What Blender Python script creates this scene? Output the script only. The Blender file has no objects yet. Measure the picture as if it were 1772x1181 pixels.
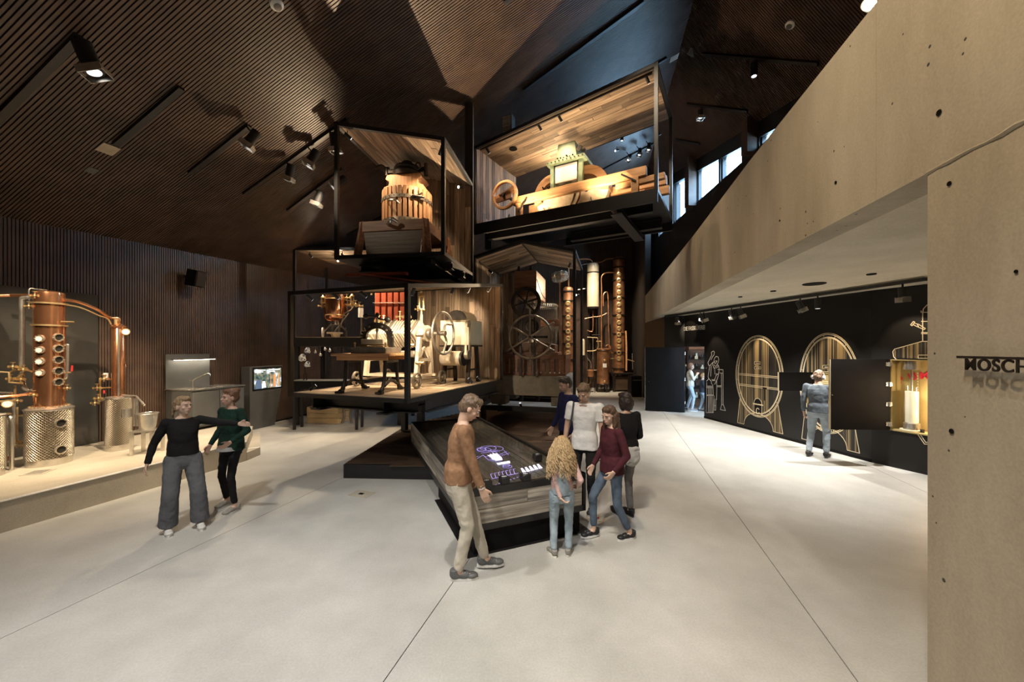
import bpy, bmesh, math, random
from mathutils import Vector as V, Matrix as MX
R = math.radians
S = bpy.context.scene
COL = S.collection
rng = random.Random(7)

# ------------------------------------------------------------------ camera
F = 660.0; CX = 886.0; HY = 603.0; EYE = 2.23      # focal length and horizon in pixels of the 1772 x 1181 frame
cam = bpy.data.objects.new('camera', bpy.data.cameras.new('camera')); COL.objects.link(cam)
cam.data.sensor_width = 36; cam.data.lens = 36 * F / 1772; cam.data.shift_y = (HY - 590.5) / 1772
cam.location = (0, 0, EYE); cam.rotation_euler = (R(90), 0, 0); cam.data.clip_start = 0.05
S.camera = cam
def at(px, py, Y): return V(((px - CX) / F * Y, Y, EYE - (py - HY) / F * Y))
def gnd(px, py, z=0.0):
    Y = F * (EYE - z) / (py - HY); return V(((px - CX) / F * Y, Y, z))

# ------------------------------------------------------------------ world, exposure, lamps of the hall
W = bpy.data.worlds.new('sky'); S.world = W; W.use_nodes = True
nt = W.node_tree; nt.nodes.clear()
wo = nt.nodes.new('ShaderNodeOutputWorld'); wb = nt.nodes.new('ShaderNodeBackground')
wb.inputs[0].default_value = (0.42, 0.68, 1.0, 1); wb.inputs[1].default_value = 30.0
nt.links.new(wb.outputs[0], wo.inputs[0])
S.view_settings.view_transform = 'Standard'; S.view_settings.look = 'None'
S.view_settings.gamma = 1; S.view_settings.use_curve_mapping = False
S.view_settings.exposure = 0.0
S.cycles.sample_clamp_indirect = 4.0
S.cycles.max_bounces = 8; S.cycles.diffuse_bounces = 4; S.cycles.glossy_bounces = 4

WARM = (1.0, 0.80, 0.56); NEUT = (1.0, 0.96, 0.90); HOT = (1.0, 0.72, 0.44); COOL = (0.80, 0.90, 1.0)
def spot(name, loc, tgt, W_, deg=60, blend=0.5, col=WARM, rad=0.04, parent=None):
    l = bpy.data.lights.new(name, 'SPOT'); l.energy = W_; l.color = col; l.spot_size = R(deg); l.spot_blend = blend
    l.shadow_soft_size = rad
    o = bpy.data.objects.new(name, l); COL.objects.link(o); o.location = loc
    o.rotation_euler = (V(tgt) - V(loc)).to_track_quat('-Z', 'Y').to_euler()
    return o
def pt(name, loc, W_, col=WARM, rad=0.05):
    l = bpy.data.lights.new(name, 'POINT'); l.energy = W_; l.color = col; l.shadow_soft_size = rad
    o = bpy.data.objects.new(name, l); COL.objects.link(o); o.location = loc; return o
def ZR(x, y): return 4.149 + 0.043 * y + 0.46 * (x + 10.035 - 0.25 * y) - 0.30     # just under the long roof slope
# hall spots on the roof tracks (the lamp bodies stand further down)
spot('roof spot front left', (-3.2, 2.2, 6.6), (-2.6, 3.4, 0), 900, 75, .8, NEUT, .12)
spot('roof spot front middle', (-.2, 1.0, 8.2), (-.4, 2.2, 0), 1450, 62, .8, NEUT, .12)
spot('roof spot behind camera', (-2.0, -2.0, 6.5), (-1.0, 1.2, 0), 1150, 80, .9, NEUT, .15)
spot('roof spot stills', (-4.6, 5.2, ZR(-4.6, 5.2)), (-7.3, 6.3, 1.4), 1800, 48, .6, WARM, .06)
spot('roof spot stills front', (-5.6, 2.6, 5.6), (-7.4, 6.2, 1.8), 1800, 40, .6, WARM, .06)
spot('roof spot stills low', (-4.4, 6.2, ZR(-4.4, 6.2)), (-6.6, 6.6, .4), 800, 55, .7, WARM, .08)
spot('roof spot left wall', (-4.2, 8.6, ZR(-4.2, 8.6)), (-7.6, 9.4, 1.0), 480, 75, .9, WARM, .1)
spot('roof spot left floor', (-4.6, 8.6, ZR(-4.6, 8.6)), (-4.4, 7.0, 0), 520, 66, .7, WARM, .1)
spot('roof spot left far floor', (-4.8, 11.0, ZR(-4.8, 11.0)), (-5.0, 10.4, 0), 600, 75, .7, NEUT, .1)
spot('roof spot table', (.6, 3.6, 9.0), (.1, 5.0, .7), 1000, 32, .5, NEUT, .06)
spot('roof spot right floor', (3.1, 6.0, 9.6), (3.0, 6.4, 0), 480, 50, .9, NEUT, .12)
spot('roof spot far floor', (3.8, 11.5, 9.6), (3.2, 12.0, 0), 1500, 60, .8, NEUT, .12)
spot('roof spot far stills', (3.6, 15.5, 8.5), (4.6, 19.6, 2.9), 2700, 55, .7, WARM, .1)
spot('roof spot far stills left', (2.6, 15.0, 8.5), (3.2, 19.4, 2.9), 1800, 50, .7, WARM, .1)
spot('roof spot concrete', (-.6, 1.5, 7.4), (2.9, 2.9, 2.6), 1000, 80, .9, WARM, .12)
spot('roof spot parapet', (1.2, 5.5, 8.6), (4.0, 8.5, 3.9), 420, 60, .9, WARM, .12)
# soffit track lamps towards floor and black wall
for (x, y, tx, ty, tz, e) in ((6.3, 7.0, 5.9, 7.1, 0, 580), (5.95, 8.6, 5.4, 8.5, 0, 580), (5.7, 10.0, 5.0, 9.8, 0, 520), (5.5, 11.2, 4.8, 11.2, 0, 500), (5.4, 12.3, 5.0, 12.9, 0, 520)):
    spot('soffit lamp', (x, y, 3.12), (tx, ty, tz), e, 105, .8, NEUT, .04)
for (x, y, tx, ty, tz, e) in ((5.85, 9.9, 6.62, 9.95, 1.6, 130), (6.15, 8.2, 6.95, 8.05, 1.6, 100), (5.6, 11.7, 6.25, 11.6, 1.9, 80), (6.45, 6.55, 7.25, 6.9, 2.3, 60), (5.3, 12.4, 6.05, 12.9, 2.8, 40)):
    spot('wall washer', (x, y, 3.1), (tx, ty, tz), e, 50, .5, WARM, .03)
# lamps inside the exhibit boxes
spot('box lamp', (-2.9, 7.1, 3.05), (-2.4, 8.2, 1.4), 380, 110, .8, WARM, .03)
spot('box lamp', (-1.75, 6.6, 3.05), (-1.9, 8.2, 1.6), 260, 110, .8, WARM, .03)
spot('box lamp', (-1.15, 8.0, 3.3), (-2.2, 8.6, 2.0), 150, 110, .8, WARM, .03)
spot('box lamp', (-.75, 9.2, 3.5), (-2.0, 10.1, 2.3), 150, 110, .8, WARM, .03)
spot('press box lamp', (-2.9, 6.95, 5.95), (-2.0, 7.75, 4.6), 150, 70, .7, HOT, .03)
spot('press box lamp', (-1.35, 6.75, 5.6), (-2.0, 7.7, 4.5), 150, 70, .7, HOT, .03)
spot('press box lamp', (-1.2, 8.35, 5.6), (-1.6, 8.6, 4.6), 110, 110, .8, WARM, .03)
spot('press box lamp', (-2.7, 8.4, 6.1), (-2.3, 7.6, 4.9), 80, 80, .8, WARM, .03)
spot('roof spot press box', (-4.6, 4.4, ZR(-4.6, 4.4)), (-2.0, 7.3, 4.45), 130, 24, .4, WARM, .04)
spot('mill box lamp', (-.5, 9.35, 7.0), (.6, 9.3, 5.5), 130, 110, .8, HOT, .03)
spot('mill box lamp', (.9, 8.6, 7.2), (1.4, 8.8, 5.6), 130, 110, .8, HOT, .03)
spot('mill box lamp', (2.3, 7.9, 7.4), (2.3, 8.6, 5.6), 130, 110, .8, HOT, .03)
pt('mill box back lamp', (1.25, 10.1, 6.9), 60, HOT, .03)
spot('mill box uplight', (.2, 9.0, 5.42), (1.4, 9.6, 7.4), 210, 110, .8, HOT, .03)
spot('mill box uplight', (1.9, 8.1, 5.42), (2.4, 8.9, 7.6), 210, 110, .8, HOT, .03)
spot('basket press lamp', (1.2, 10.6, 4.4), (.7, 10.5, 1.6), 380, 80, .7, WARM, .03)
spot('basket press side lamp', (2.2, 12.0, 4.2), (.8, 10.9, 3.6), 260, 80, .7, HOT, .03)
spot('kettle lamp', (-5.6, 11.2, 4.9), (-5.2, 11.5, 3.3), 600, 95, .7, HOT, .03)
spot('kettle lamp', (-4.2, 11.15, 4.9), (-3.8, 11.6, 3.2), 300, 95, .7, HOT, .03)
pt('kettle box lamp', (-5.2, 11.5, 4.75), 25, WARM, .03)
# uplighter on the tower plus an added one: light escapes between the boxes onto the long slope
spot('uplighter at the gabled box', (.24, 9.78, 1.72), (-.35, 6.2, 8.2), 2600, 62, .3, HOT, .02)
spot('added uplight behind the press box', (-3.3, 9.3, 4.2), (-4.4, 5.6, 6.6), 420, 50, .7, HOT, .03)  # added without a fixture, for the streak on the slope's left
# ------------------------------------------------------------------ materials
def pm(name, c1, c2=None, rough=0.5, metal=0.0, scale=4.0, st=(1, 1, 1), bump=0.0, rnd=0.0, coat=0.0, detail=5, lo=0.35, hi=0.65, bscale=None, spec=0.5, rvar=0.0):
    m = bpy.data.materials.new(name); m.use_nodes = True; n = m.node_tree; b = n.nodes['Principled BSDF']
    b.inputs['Roughness'].default_value = rough; b.inputs['Metallic'].default_value = metal
    b.inputs['Specular IOR Level'].default_value = spec
    if coat: b.inputs['Coat Weight'].default_value = coat; b.inputs['Coat Roughness'].default_value = 0.08
    tc = n.nodes.new('ShaderNodeTexCoord'); mp = n.nodes.new('ShaderNodeMapping'); mp.inputs['Scale'].default_value = st
    oi = n.nodes.new('ShaderNodeObjectInfo')
    ad = n.nodes.new('ShaderNodeVectorMath'); ad.operation = 'MULTIPLY_ADD'
    n.links.new(oi.outputs['Random'], ad.inputs[0]); ad.inputs[1].default_value = (37, 23, 11)
    n.links.new(tc.outputs['Object'], ad.inputs[2]); n.links.new(ad.outputs[0], mp.inputs[0])
    nz = n.nodes.new('ShaderNodeTexNoise'); nz.inputs['Scale'].default_value = scale; nz.inputs['Detail'].default_value = detail
    n.links.new(mp.outputs[0], nz.inputs['Vector'])
    cr = n.nodes.new('ShaderNodeValToRGB'); cr.color_ramp.elements[0].position = lo; cr.color_ramp.elements[1].position = hi
    c2 = c2 or tuple(x * 0.75 for x in c1)
    cr.color_ramp.elements[0].color = (*c2, 1); cr.color_ramp.elements[1].color = (*c1, 1)
    n.links.new(nz.outputs['Fac'], cr.inputs[0])
    out = cr.outputs[0]
    if rnd:
        hs = n.nodes.new('ShaderNodeHueSaturation'); mr = n.nodes.new('ShaderNodeMapRange')
        mr.inputs['To Min'].default_value = 1 - rnd; mr.inputs['To Max'].default_value = 1 + rnd
        n.links.new(oi.outputs['Random'], mr.inputs['Value']); n.links.new(mr.outputs[0], hs.inputs['Value'])
        n.links.new(out, hs.inputs['Color']); out = hs.outputs[0]
    n.links.new(out, b.inputs['Base Color'])
    if rvar:
        mr2 = n.nodes.new('ShaderNodeMapRange'); mr2.inputs['To Min'].default_value = rough - rvar; mr2.inputs['To Max'].default_value = rough + rvar
        n.links.new(nz.outputs['Fac'], mr2.inputs['Value']); n.links.new(mr2.outputs[0], b.inputs['Roughness'])
    if bump:
        bp = n.nodes.new('ShaderNodeBump'); bp.inputs['Strength'].default_value = bump; bp.inputs['Distance'].default_value = 0.02
        if bscale:
            n2 = n.nodes.new('ShaderNodeTexNoise'); n2.inputs['Scale'].default_value = bscale; n2.inputs['Detail'].default_value = 4
            n.links.new(mp.outputs[0], n2.inputs['Vector']); n.links.new(n2.outputs['Fac'], bp.inputs['Height'])
        else: n.links.new(nz.outputs['Fac'], bp.inputs['Height'])
        n.links.new(bp.outputs[0], b.inputs['Normal'])
    return m
def emit(name, c, s):
    m = bpy.data.materials.new(name); m.use_nodes = True; n = m.node_tree; b = n.nodes['Principled BSDF']
    b.inputs['Base Color'].default_value = (*c, 1); b.inputs['Emission Color'].default_value = (*c, 1); b.inputs['Emission Strength'].default_value = s
    return m
def glassy(name, tint=(0.94, 0.97, 0.97), amt=0.04):
    m = bpy.data.materials.new(name); m.use_nodes = True; n = m.node_tree; n.nodes.clear()
    o = n.nodes.new("ShaderNodeOutputMaterial"); t = n.nodes.new("ShaderNodeBsdfTransparent"); g = n.nodes.new("ShaderNodeBsdfGlossy")
    mx = n.nodes.new("ShaderNodeMixShader"); lw = n.nodes.new("ShaderNodeLayerWeight"); lw.inputs[0].default_value = 0.5
    pw = n.nodes.new("ShaderNodeMath"); pw.operation = "POWER"; pw.inputs[1].default_value = 4.0; ma = n.nodes.new("ShaderNodeMath"); ma.operation = "MULTIPLY_ADD"; ma.inputs[1].default_value = 0.6; ma.inputs[2].default_value = amt
    t.inputs[0].default_value = (*tint, 1); g.inputs["Roughness"].default_value = 0.03
    n.links.new(lw.outputs["Facing"], pw.inputs[0]); n.links.new(pw.outputs[0], ma.inputs[0]); n.links.new(ma.outputs[0], mx.inputs[0])
    n.links.new(t.outputs[0], mx.inputs[1]); n.links.new(g.outputs[0], mx.inputs[2]); n.links.new(mx.outputs[0], o.inputs[0])
    return m
def concrete(name, c1, c2, rough, boards=0.0, pits=True, big=0.35):
    m = bpy.data.materials.new(name); m.use_nodes = True; n = m.node_tree; b = n.nodes['Principled BSDF']
    b.inputs['Roughness'].default_value = rough
    tc = n.nodes.new('ShaderNodeTexCoord')
    mp = n.nodes.new('ShaderNodeMapping'); mp.inputs['Scale'].default_value = (1, 1, 0.28 if boards else 1); n.links.new(tc.outputs['Object'], mp.inputs[0])
    a = n.nodes.new('ShaderNodeTexNoise'); a.inputs['Scale'].default_value = 1.1; a.inputs['Detail'].default_value = 8; a.inputs['Roughness'].default_value = 0.62
    n.links.new(mp.outputs[0], a.inputs['Vector'])
    cr = n.nodes.new('ShaderNodeValToRGB'); cr.color_ramp.elements[0].position = big; cr.color_ramp.elements[1].position = 0.68
    cr.color_ramp.elements[0].color = (*c2, 1); cr.color_ramp.elements[1].color = (*c1, 1); n.links.new(a.outputs['Fac'], cr.inputs[0])
    f = n.nodes.new('ShaderNodeTexNoise'); f.inputs['Scale'].default_value = 60; f.inputs['Detail'].default_value = 3
    n.links.new(tc.outputs['Object'], f.inputs['Vector'])
    mr = n.nodes.new('ShaderNodeMapRange'); mr.inputs['From Min'].default_value = 0.25; mr.inputs['From Max'].default_value = 0.75; mr.inputs['To Min'].default_value = 0.9; mr.inputs['To Max'].default_value = 1.08
    n.links.new(f.outputs['Fac'], mr.inputs['Value'])
    mu = n.nodes.new('ShaderNodeMix'); mu.data_type = 'RGBA'; mu.blend_type = 'MULTIPLY'; mu.inputs[0].default_value = 1
    n.links.new(cr.outputs[0], mu.inputs[6]); n.links.new(mr.outputs[0], mu.inputs[7]); out = mu.outputs[2]
    bp = n.nodes.new('ShaderNodeBump'); bp.inputs['Strength'].default_value = 0.12; bp.inputs['Distance'].default_value = 0.02; n.links.new(f.outputs['Fac'], bp.inputs['Height'])
    if pits:
        vo = n.nodes.new('ShaderNodeTexVoronoi'); vo.inputs['Scale'].default_value = 9.0; n.links.new(tc.outputs['Object'], vo.inputs['Vector'])
        wn = n.nodes.new('ShaderNodeMath'); wn.operation = 'GREATER_THAN'; wn.inputs[1].default_value = 0.45
        sep = n.nodes.new('ShaderNodeSeparateColor'); n.links.new(vo.outputs['Color'], sep.inputs[0]); n.links.new(sep.outputs[0], wn.inputs[0])
        sz = n.nodes.new('ShaderNodeMath'); sz.operation = 'MULTIPLY'; sz.inputs[1].default_value = 0.115; n.links.new(sep.outputs[1], sz.inputs[0])
        lt = n.nodes.new('ShaderNodeMath'); lt.operation = 'LESS_THAN'; n.links.new(vo.outputs['Distance'], lt.inputs[0]); n.links.new(sz.outputs[0], lt.inputs[1])
        an = n.nodes.new('ShaderNodeMath'); an.operation = 'MULTIPLY'; n.links.new(lt.outputs[0], an.inputs[0]); n.links.new(wn.outputs[0], an.inputs[1])
        m3 = n.nodes.new('ShaderNodeMix'); m3.data_type = 'RGBA'; n.links.new(an.outputs[0], m3.inputs[0]); n.links.new(out, m3.inputs[6]); m3.inputs[7].default_value = (0.05, 0.045, 0.035, 1)
        out = m3.outputs[2]
    n.links.new(out, b.inputs['Base Color']); n.links.new(bp.outputs[0], b.inputs['Normal'])
    return m
def streaks(name, c1, c2, scale):                                   # flat print: fine upright lines of gold on black
    m = pm(name, c1, c2, rough=0.55, scale=scale, st=(1, 1, 0.004), lo=0.47, hi=0.6, detail=2); return m
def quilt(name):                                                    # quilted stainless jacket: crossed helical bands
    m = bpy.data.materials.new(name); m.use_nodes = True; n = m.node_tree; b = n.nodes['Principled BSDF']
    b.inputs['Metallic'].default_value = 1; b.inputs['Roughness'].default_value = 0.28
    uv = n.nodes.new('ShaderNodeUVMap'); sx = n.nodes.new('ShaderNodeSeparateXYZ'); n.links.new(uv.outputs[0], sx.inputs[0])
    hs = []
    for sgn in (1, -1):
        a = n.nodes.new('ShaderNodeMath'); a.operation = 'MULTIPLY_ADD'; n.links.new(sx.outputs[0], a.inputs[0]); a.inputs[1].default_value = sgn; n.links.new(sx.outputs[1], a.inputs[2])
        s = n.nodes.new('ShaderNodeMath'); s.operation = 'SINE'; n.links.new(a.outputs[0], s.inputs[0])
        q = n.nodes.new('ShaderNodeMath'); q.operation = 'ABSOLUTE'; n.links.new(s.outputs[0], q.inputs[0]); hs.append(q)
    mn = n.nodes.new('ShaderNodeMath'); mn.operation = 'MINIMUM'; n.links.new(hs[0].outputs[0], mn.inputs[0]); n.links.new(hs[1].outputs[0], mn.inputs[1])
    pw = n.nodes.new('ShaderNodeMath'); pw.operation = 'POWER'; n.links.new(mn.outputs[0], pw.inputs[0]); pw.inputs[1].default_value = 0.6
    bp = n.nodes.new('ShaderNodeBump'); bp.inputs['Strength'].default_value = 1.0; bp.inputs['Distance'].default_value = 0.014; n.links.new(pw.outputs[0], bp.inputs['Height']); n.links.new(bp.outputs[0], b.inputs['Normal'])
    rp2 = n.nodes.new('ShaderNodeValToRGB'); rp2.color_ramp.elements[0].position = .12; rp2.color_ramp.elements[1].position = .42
    rp2.color_ramp.elements[0].color = (0.55, 0.49, 0.39, 1); rp2.color_ramp.elements[1].color = (0.15, 0.125, 0.095, 1)   # reflections painted in: seams light, cushions dark
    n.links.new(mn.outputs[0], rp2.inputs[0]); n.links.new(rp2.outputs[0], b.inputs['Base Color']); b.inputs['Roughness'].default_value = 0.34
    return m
MT = {}
MT['floor'] = concrete('floor concrete', (0.53, 0.52, 0.485), (0.385, 0.375, 0.345), 0.42, pits=False, big=0.3)
MT['concrete'] = concrete('cast concrete', (0.50, 0.44, 0.335), (0.35, 0.30, 0.22), 0.75, boards=1)
MT['soffit'] = concrete('soffit concrete', (0.70, 0.64, 0.51), (0.58, 0.52, 0.41), 0.7, pits=False)
MT['plinthc'] = concrete('platform concrete', (0.50, 0.45, 0.36), (0.38, 0.34, 0.27), 0.6, pits=False)
MT['slat'] = pm('dark stained larch slat', (0.092, 0.056, 0.038), (0.058, 0.035, 0.025), rough=0.45, scale=3, st=(1, 1, 1))
MT['slatback'] = pm('black acoustic backing', (0.020, 0.013, 0.010), rough=0.8)
MT['black'] = pm('black coated steel', (0.014, 0.013, 0.013), (0.010, 0.009, 0.009), rough=0.42, scale=8)
MT['blackwall'] = pm('black lacquered panel', (0.011, 0.010, 0.009), (0.009, 0.008, 0.0075), rough=0.4, scale=2, spec=.3)
MT['blackmatt'] = pm('black matt', (0.008, 0.007, 0.007), rough=0.6, spec=.12)
MT['old'] = pm('weathered barn board', (0.40, 0.30, 0.205), (0.12, 0.08, 0.05), rough=0.72, scale=3.2, st=(0.5, 9, 9), bump=0.3, rnd=0.55, lo=0.3, hi=0.72, detail=8)
MT['oldgrey'] = pm('silvered barn board', (0.38, 0.34, 0.28), (0.12, 0.105, 0.085), rough=0.75, scale=3.0, st=(0.6, 9, 9), bump=0.4, rnd=0.35, lo=0.3, hi=0.7, detail=8)
MT['deck'] = pm('dark walnut board', (0.095, 0.058, 0.036), (0.045, 0.027, 0.017), rough=0.42, scale=3, st=(0.6, 9, 9), bump=0.12, rnd=0.3, detail=7)
MT['ttop'] = pm('glazed table board', (0.21, 0.165, 0.13), (0.10, 0.078, 0.06), rough=0.45, scale=3, st=(0.6, 10, 10), rnd=0.28, detail=7)
MT['pale'] = pm('pale planed board', (0.50, 0.38, 0.25), (0.36, 0.26, 0.165), rough=0.55, scale=3, st=(0.5, 9, 9), rnd=0.16, detail=6)
MT['pine'] = pm('honey pine timber', (0.60, 0.335, 0.155), (0.43, 0.215, 0.09), rough=0.5, scale=3, st=(0.7, 8, 8), bump=0.1, rnd=0.12, detail=6)
MT['stave'] = pm('press stave wood', (0.52, 0.30, 0.155), (0.36, 0.185, 0.085), rough=0.5, scale=3, st=(8, 8, 0.7), rnd=0.22, detail=6)
MT['brownwood'] = pm('red brown oak', (0.25, 0.115, 0.06), (0.145, 0.06, 0.03), rough=0.45, scale=3, st=(0.7, 8, 8), rnd=0.18, bump=0.1, detail=6)
MT['copper'] = pm('polished copper', (0.88, 0.44, 0.235), (0.78, 0.36, 0.18), rough=0.19, metal=.94, scale=5, rvar=0.06)
MT['coppermat'] = pm('aged copper', (0.66, 0.34, 0.18), (0.42, 0.20, 0.10), rough=0.36, metal=.8, scale=4, rvar=0.1)
MT['brass'] = pm('brass fitting', (0.88, 0.66, 0.36), (0.74, 0.52, 0.25), rough=0.28, metal=.84, scale=6)
MT['steel'] = pm('stainless steel', (0.70, 0.66, 0.59), (0.56, 0.53, 0.47), rough=0.27, metal=.88, scale=6)
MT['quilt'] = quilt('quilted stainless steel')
MT['iron'] = pm('dark cast iron', (0.045, 0.038, 0.032), (0.022, 0.018, 0.015), rough=0.45, metal=0.6, scale=8, bump=0.08)
MT['greyiron'] = pm('worn grey iron', (0.30, 0.255, 0.20), (0.19, 0.16, 0.125), rough=0.42, metal=0.6, scale=7, bump=0.06)
MT['beigeiron'] = pm('beige enamelled iron', (0.56, 0.48, 0.36), (0.40, 0.335, 0.245), rough=0.4, scale=5, bump=0.05)
MT['creamp'] = pm('cream paint', (0.66, 0.60, 0.44), (0.56, 0.50, 0.36), rough=0.4, scale=3)
MT['redp'] = pm('salmon red paint and red-lit steel', (0.56, 0.135, 0.07), (0.42, 0.085, 0.045), rough=0.5, scale=4, rnd=0.1)
MT['greenp'] = pm('sage green paint', (0.26, 0.34, 0.215), (0.19, 0.25, 0.155), rough=0.5, scale=4)
MT['stone'] = pm('millstone', (0.58, 0.47, 0.33), (0.42, 0.33, 0.22), rough=0.75, scale=9, bump=0.15)
MT['block'] = pm('grey cast block', (0.27, 0.24, 0.19), (0.20, 0.175, 0.14), rough=0.85, scale=5, bump=0.1)
MT['portglare'] = pm('port cover with painted glare', (0.85, 0.82, 0.76), rough=.3)  # lamp reflection on the polished covers, painted as plain white
MT['eyewhite'] = pm('eye white', (0.52, 0.47, 0.43), rough=.35)
MT['glass'] = glassy('clear glass')
MT['white'] = pm('white enamel', (0.80, 0.78, 0.74), rough=0.35)
MT['grey'] = pm('graphite laminate', (0.10, 0.10, 0.095), (0.085, 0.085, 0.08), rough=0.45)
MT['panelgrey'] = pm('dark glossy panel', (0.045, 0.043, 0.038), (0.035, 0.033, 0.03), rough=0.14, scale=2)
MT['gold'] = pm('gold print line', (0.72, 0.60, 0.40), (0.62, 0.52, 0.34), rough=0.5)
MT['signwhite'] = pm('pale raised letter', (0.85, 0.82, 0.75), rough=0.5)
MT['goldstave'] = streaks('printed barrel staves', (0.27, 0.19, 0.085), (0.010, 0.009, 0.008), 26)
MT['olive'] = pm('olive gold lacquer', (0.35, 0.27, 0.11), (0.31, 0.235, 0.095), rough=0.45, scale=2)
MT['lens'] = emit('lit lamp lens', (1.0, 0.88, 0.68), 40.0)
MT['lensdim'] = emit('lamp lens seen edge-on', (0.95, 0.97, 1.0), 1.3)
MT['redplastic'] = pm('red plastic', (0.55, 0.03, 0.03), rough=0.4)
MT['crate'] = pm('raw spruce board', (0.56, 0.42, 0.24), (0.45, 0.32, 0.17), rough=0.65, scale=3, st=(0.7, 8, 8), rnd=0.12)

# ------------------------------------------------------------------ mesh builder
def basis(d):
    d = V(d).normalized(); a = V((0, 0, 1)) if abs(d.z) < 0.95 else V((1, 0, 0))
    x = a.cross(d).normalized(); y = d.cross(x); return x, y, d
def cr(pts, k=6, closed=False):                                     # smooth curve through points
    pts = [V(p) for p in pts]; n = len(pts); out = []
    for i in range(n if closed else n - 1):
        p0 = pts[(i - 1) % n] if closed or i > 0 else pts[0]; p1 = pts[i]; p2 = pts[(i + 1) % n]
        p3 = pts[(i + 2) % n] if closed or i + 2 < n else pts[-1]
        for j in range(k):
            t = j / k
            out.append(0.5 * ((2 * p1) + (p2 - p0) * t + (2 * p0 - 5 * p1 + 4 * p2 - p3) * t * t + (3 * p1 - p0 - 3 * p2 + p3) * t ** 3))
    if not closed: out.append(pts[-1])
    return out
class MB:
    def __init__(s): s.v = []; s.f = []; s.uv = None
    def add(s, vs, fs):
        o = len(s.v); s.v += [tuple(v) for v in vs]; s.f += [tuple(i + o for i in f) for f in fs]; return s
    def box(s, x0, y0, z0, x1, y1, z1):
        return s.add([(x0,y0,z0),(x1,y0,z0),(x1,y1,z0),(x0,y1,z0),(x0,y0,z1),(x1,y0,z1),(x1,y1,z1),(x0,y1,z1)],
                     [(0,3,2,1),(4,5,6,7),(0,1,5,4),(1,2,6,5),(2,3,7,6),(3,0,4,7)])
    def bar(s, p0, p1, w, h, up=(0, 0, 1)):
        p0 = V(p0); p1 = V(p1); d = (p1 - p0).normalized(); u = V(up)
        if abs(d.dot(u)) > 0.98: u = V((0, 1, 0))
        x = d.cross(u).normalized(); u = x.cross(d)
        vs = [p + x * a * w / 2 + u * b * h / 2 for p in (p0, p1) for a, b in ((-1,-1),(1,-1),(1,1),(-1,1))]
        return s.add(vs, [(0,1,2,3),(7,6,5,4),(0,4,5,1),(1,5,6,2),(2,6,7,3),(3,7,4,0)])
    def cyl(s, p0, p1, r0, r1=None, n=16):
        r1 = r0 if r1 is None else r1; p0 = V(p0); p1 = V(p1); x, y, d = basis(p1 - p0)
        vs = [p + (x * math.cos(t) + y * math.sin(t)) * r for p, r in ((p0, r0), (p1, r1)) for t in [2 * math.pi * i / n for i in range(n)]]
        fs = [(i, (i + 1) % n, n + (i + 1) % n, n + i) for i in range(n)] + [tuple(range(n - 1, -1, -1)), tuple(range(n, 2 * n))]
        return s.add(vs, fs)
    def tube(s, pts, r, n=8):
        pts = [V(p) for p in pts]; m = len(pts); rs = r if isinstance(r, (list, tuple)) else [r] * m
        x, y, d = basis(pts[1] - pts[0]); vs = []
        for i, p in enumerate(pts):
            d2 = (pts[min(i + 1, m - 1)] - pts[max(i - 1, 0)]).normalized()
            x = (x - d2 * x.dot(d2)).normalized(); y = d2.cross(x)
            vs += [p + (x * math.cos(2 * math.pi * j / n) + y * math.sin(2 * math.pi * j / n)) * rs[i] for j in range(n)]
        fs = [(i * n + j, i * n + (j + 1) % n, (i + 1) * n + (j + 1) % n, (i + 1) * n + j) for i in range(m - 1) for j in range(n)]
        return s.add(vs, fs + [tuple(range(n - 1, -1, -1)), tuple(range((m - 1) * n, m * n))])
    def lathe(s, prof, c=(0, 0, 0), ax=(0, 0, 1), n=28, cap=True):
        c = V(c); x, y, d = basis(ax); vs = []
        for r, h in prof: vs += [c + d * h + (x * math.cos(2*math.pi*j/n) + y * math.sin(2*math.pi*j/n)) * r for j in range(n)]
        m = len(prof)
        fs = [(i * n + j, i * n + (j + 1) % n, (i + 1) * n + (j + 1) % n, (i + 1) * n + j) for i in range(m - 1) for j in range(n)]
        if cap and prof[0][0] > 1e-5: fs.append(tuple(range(n - 1, -1, -1)))
        if cap and prof[-1][0] > 1e-5: fs.append(tuple(range((m - 1) * n, m * n)))
        return s.add(vs, fs)
    def ring(s, c, ax, Rr, r, n=32, m=8, a0=0, a1=360):
        x, y, d = basis(ax); c = V(c)
        if a1 - a0 >= 360:
            vs = []
            for i in range(n):
                t = 2 * math.pi * i / n; o = x * math.cos(t) + y * math.sin(t)
                vs += [c + o * (Rr + r * math.cos(2*math.pi*j/m)) + d * r * math.sin(2*math.pi*j/m) for j in range(m)]
            return s.add(vs, [(i*m+j, ((i+1) % n)*m+j, ((i+1) % n)*m+(j+1) % m, i*m+(j+1) % m) for i in range(n) for j in range(m)])
        return s.tube([c + (x * math.cos(R(a0+(a1-a0)*i/n)) + y * math.sin(R(a0+(a1-a0)*i/n))) * Rr for i in range(n + 1)], r, m)
    def band(s, c, ax, ri, ro, h, n=32):                            # flat ring of rectangular section
        x, y, d = basis(ax); c = V(c); vs = []
        for i in range(n):
            o = x * math.cos(2*math.pi*i/n) + y * math.sin(2*math.pi*i/n)
            vs += [c + o * ri - d * h/2, c + o * ro - d * h/2, c + o * ro + d * h/2, c + o * ri + d * h/2]
        return s.add(vs, [(i*4+j, ((i+1) % n)*4+j, ((i+1) % n)*4+(j+1) % 4, i*4+(j+1) % 4) for i in range(n) for j in range(4)])
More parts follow.
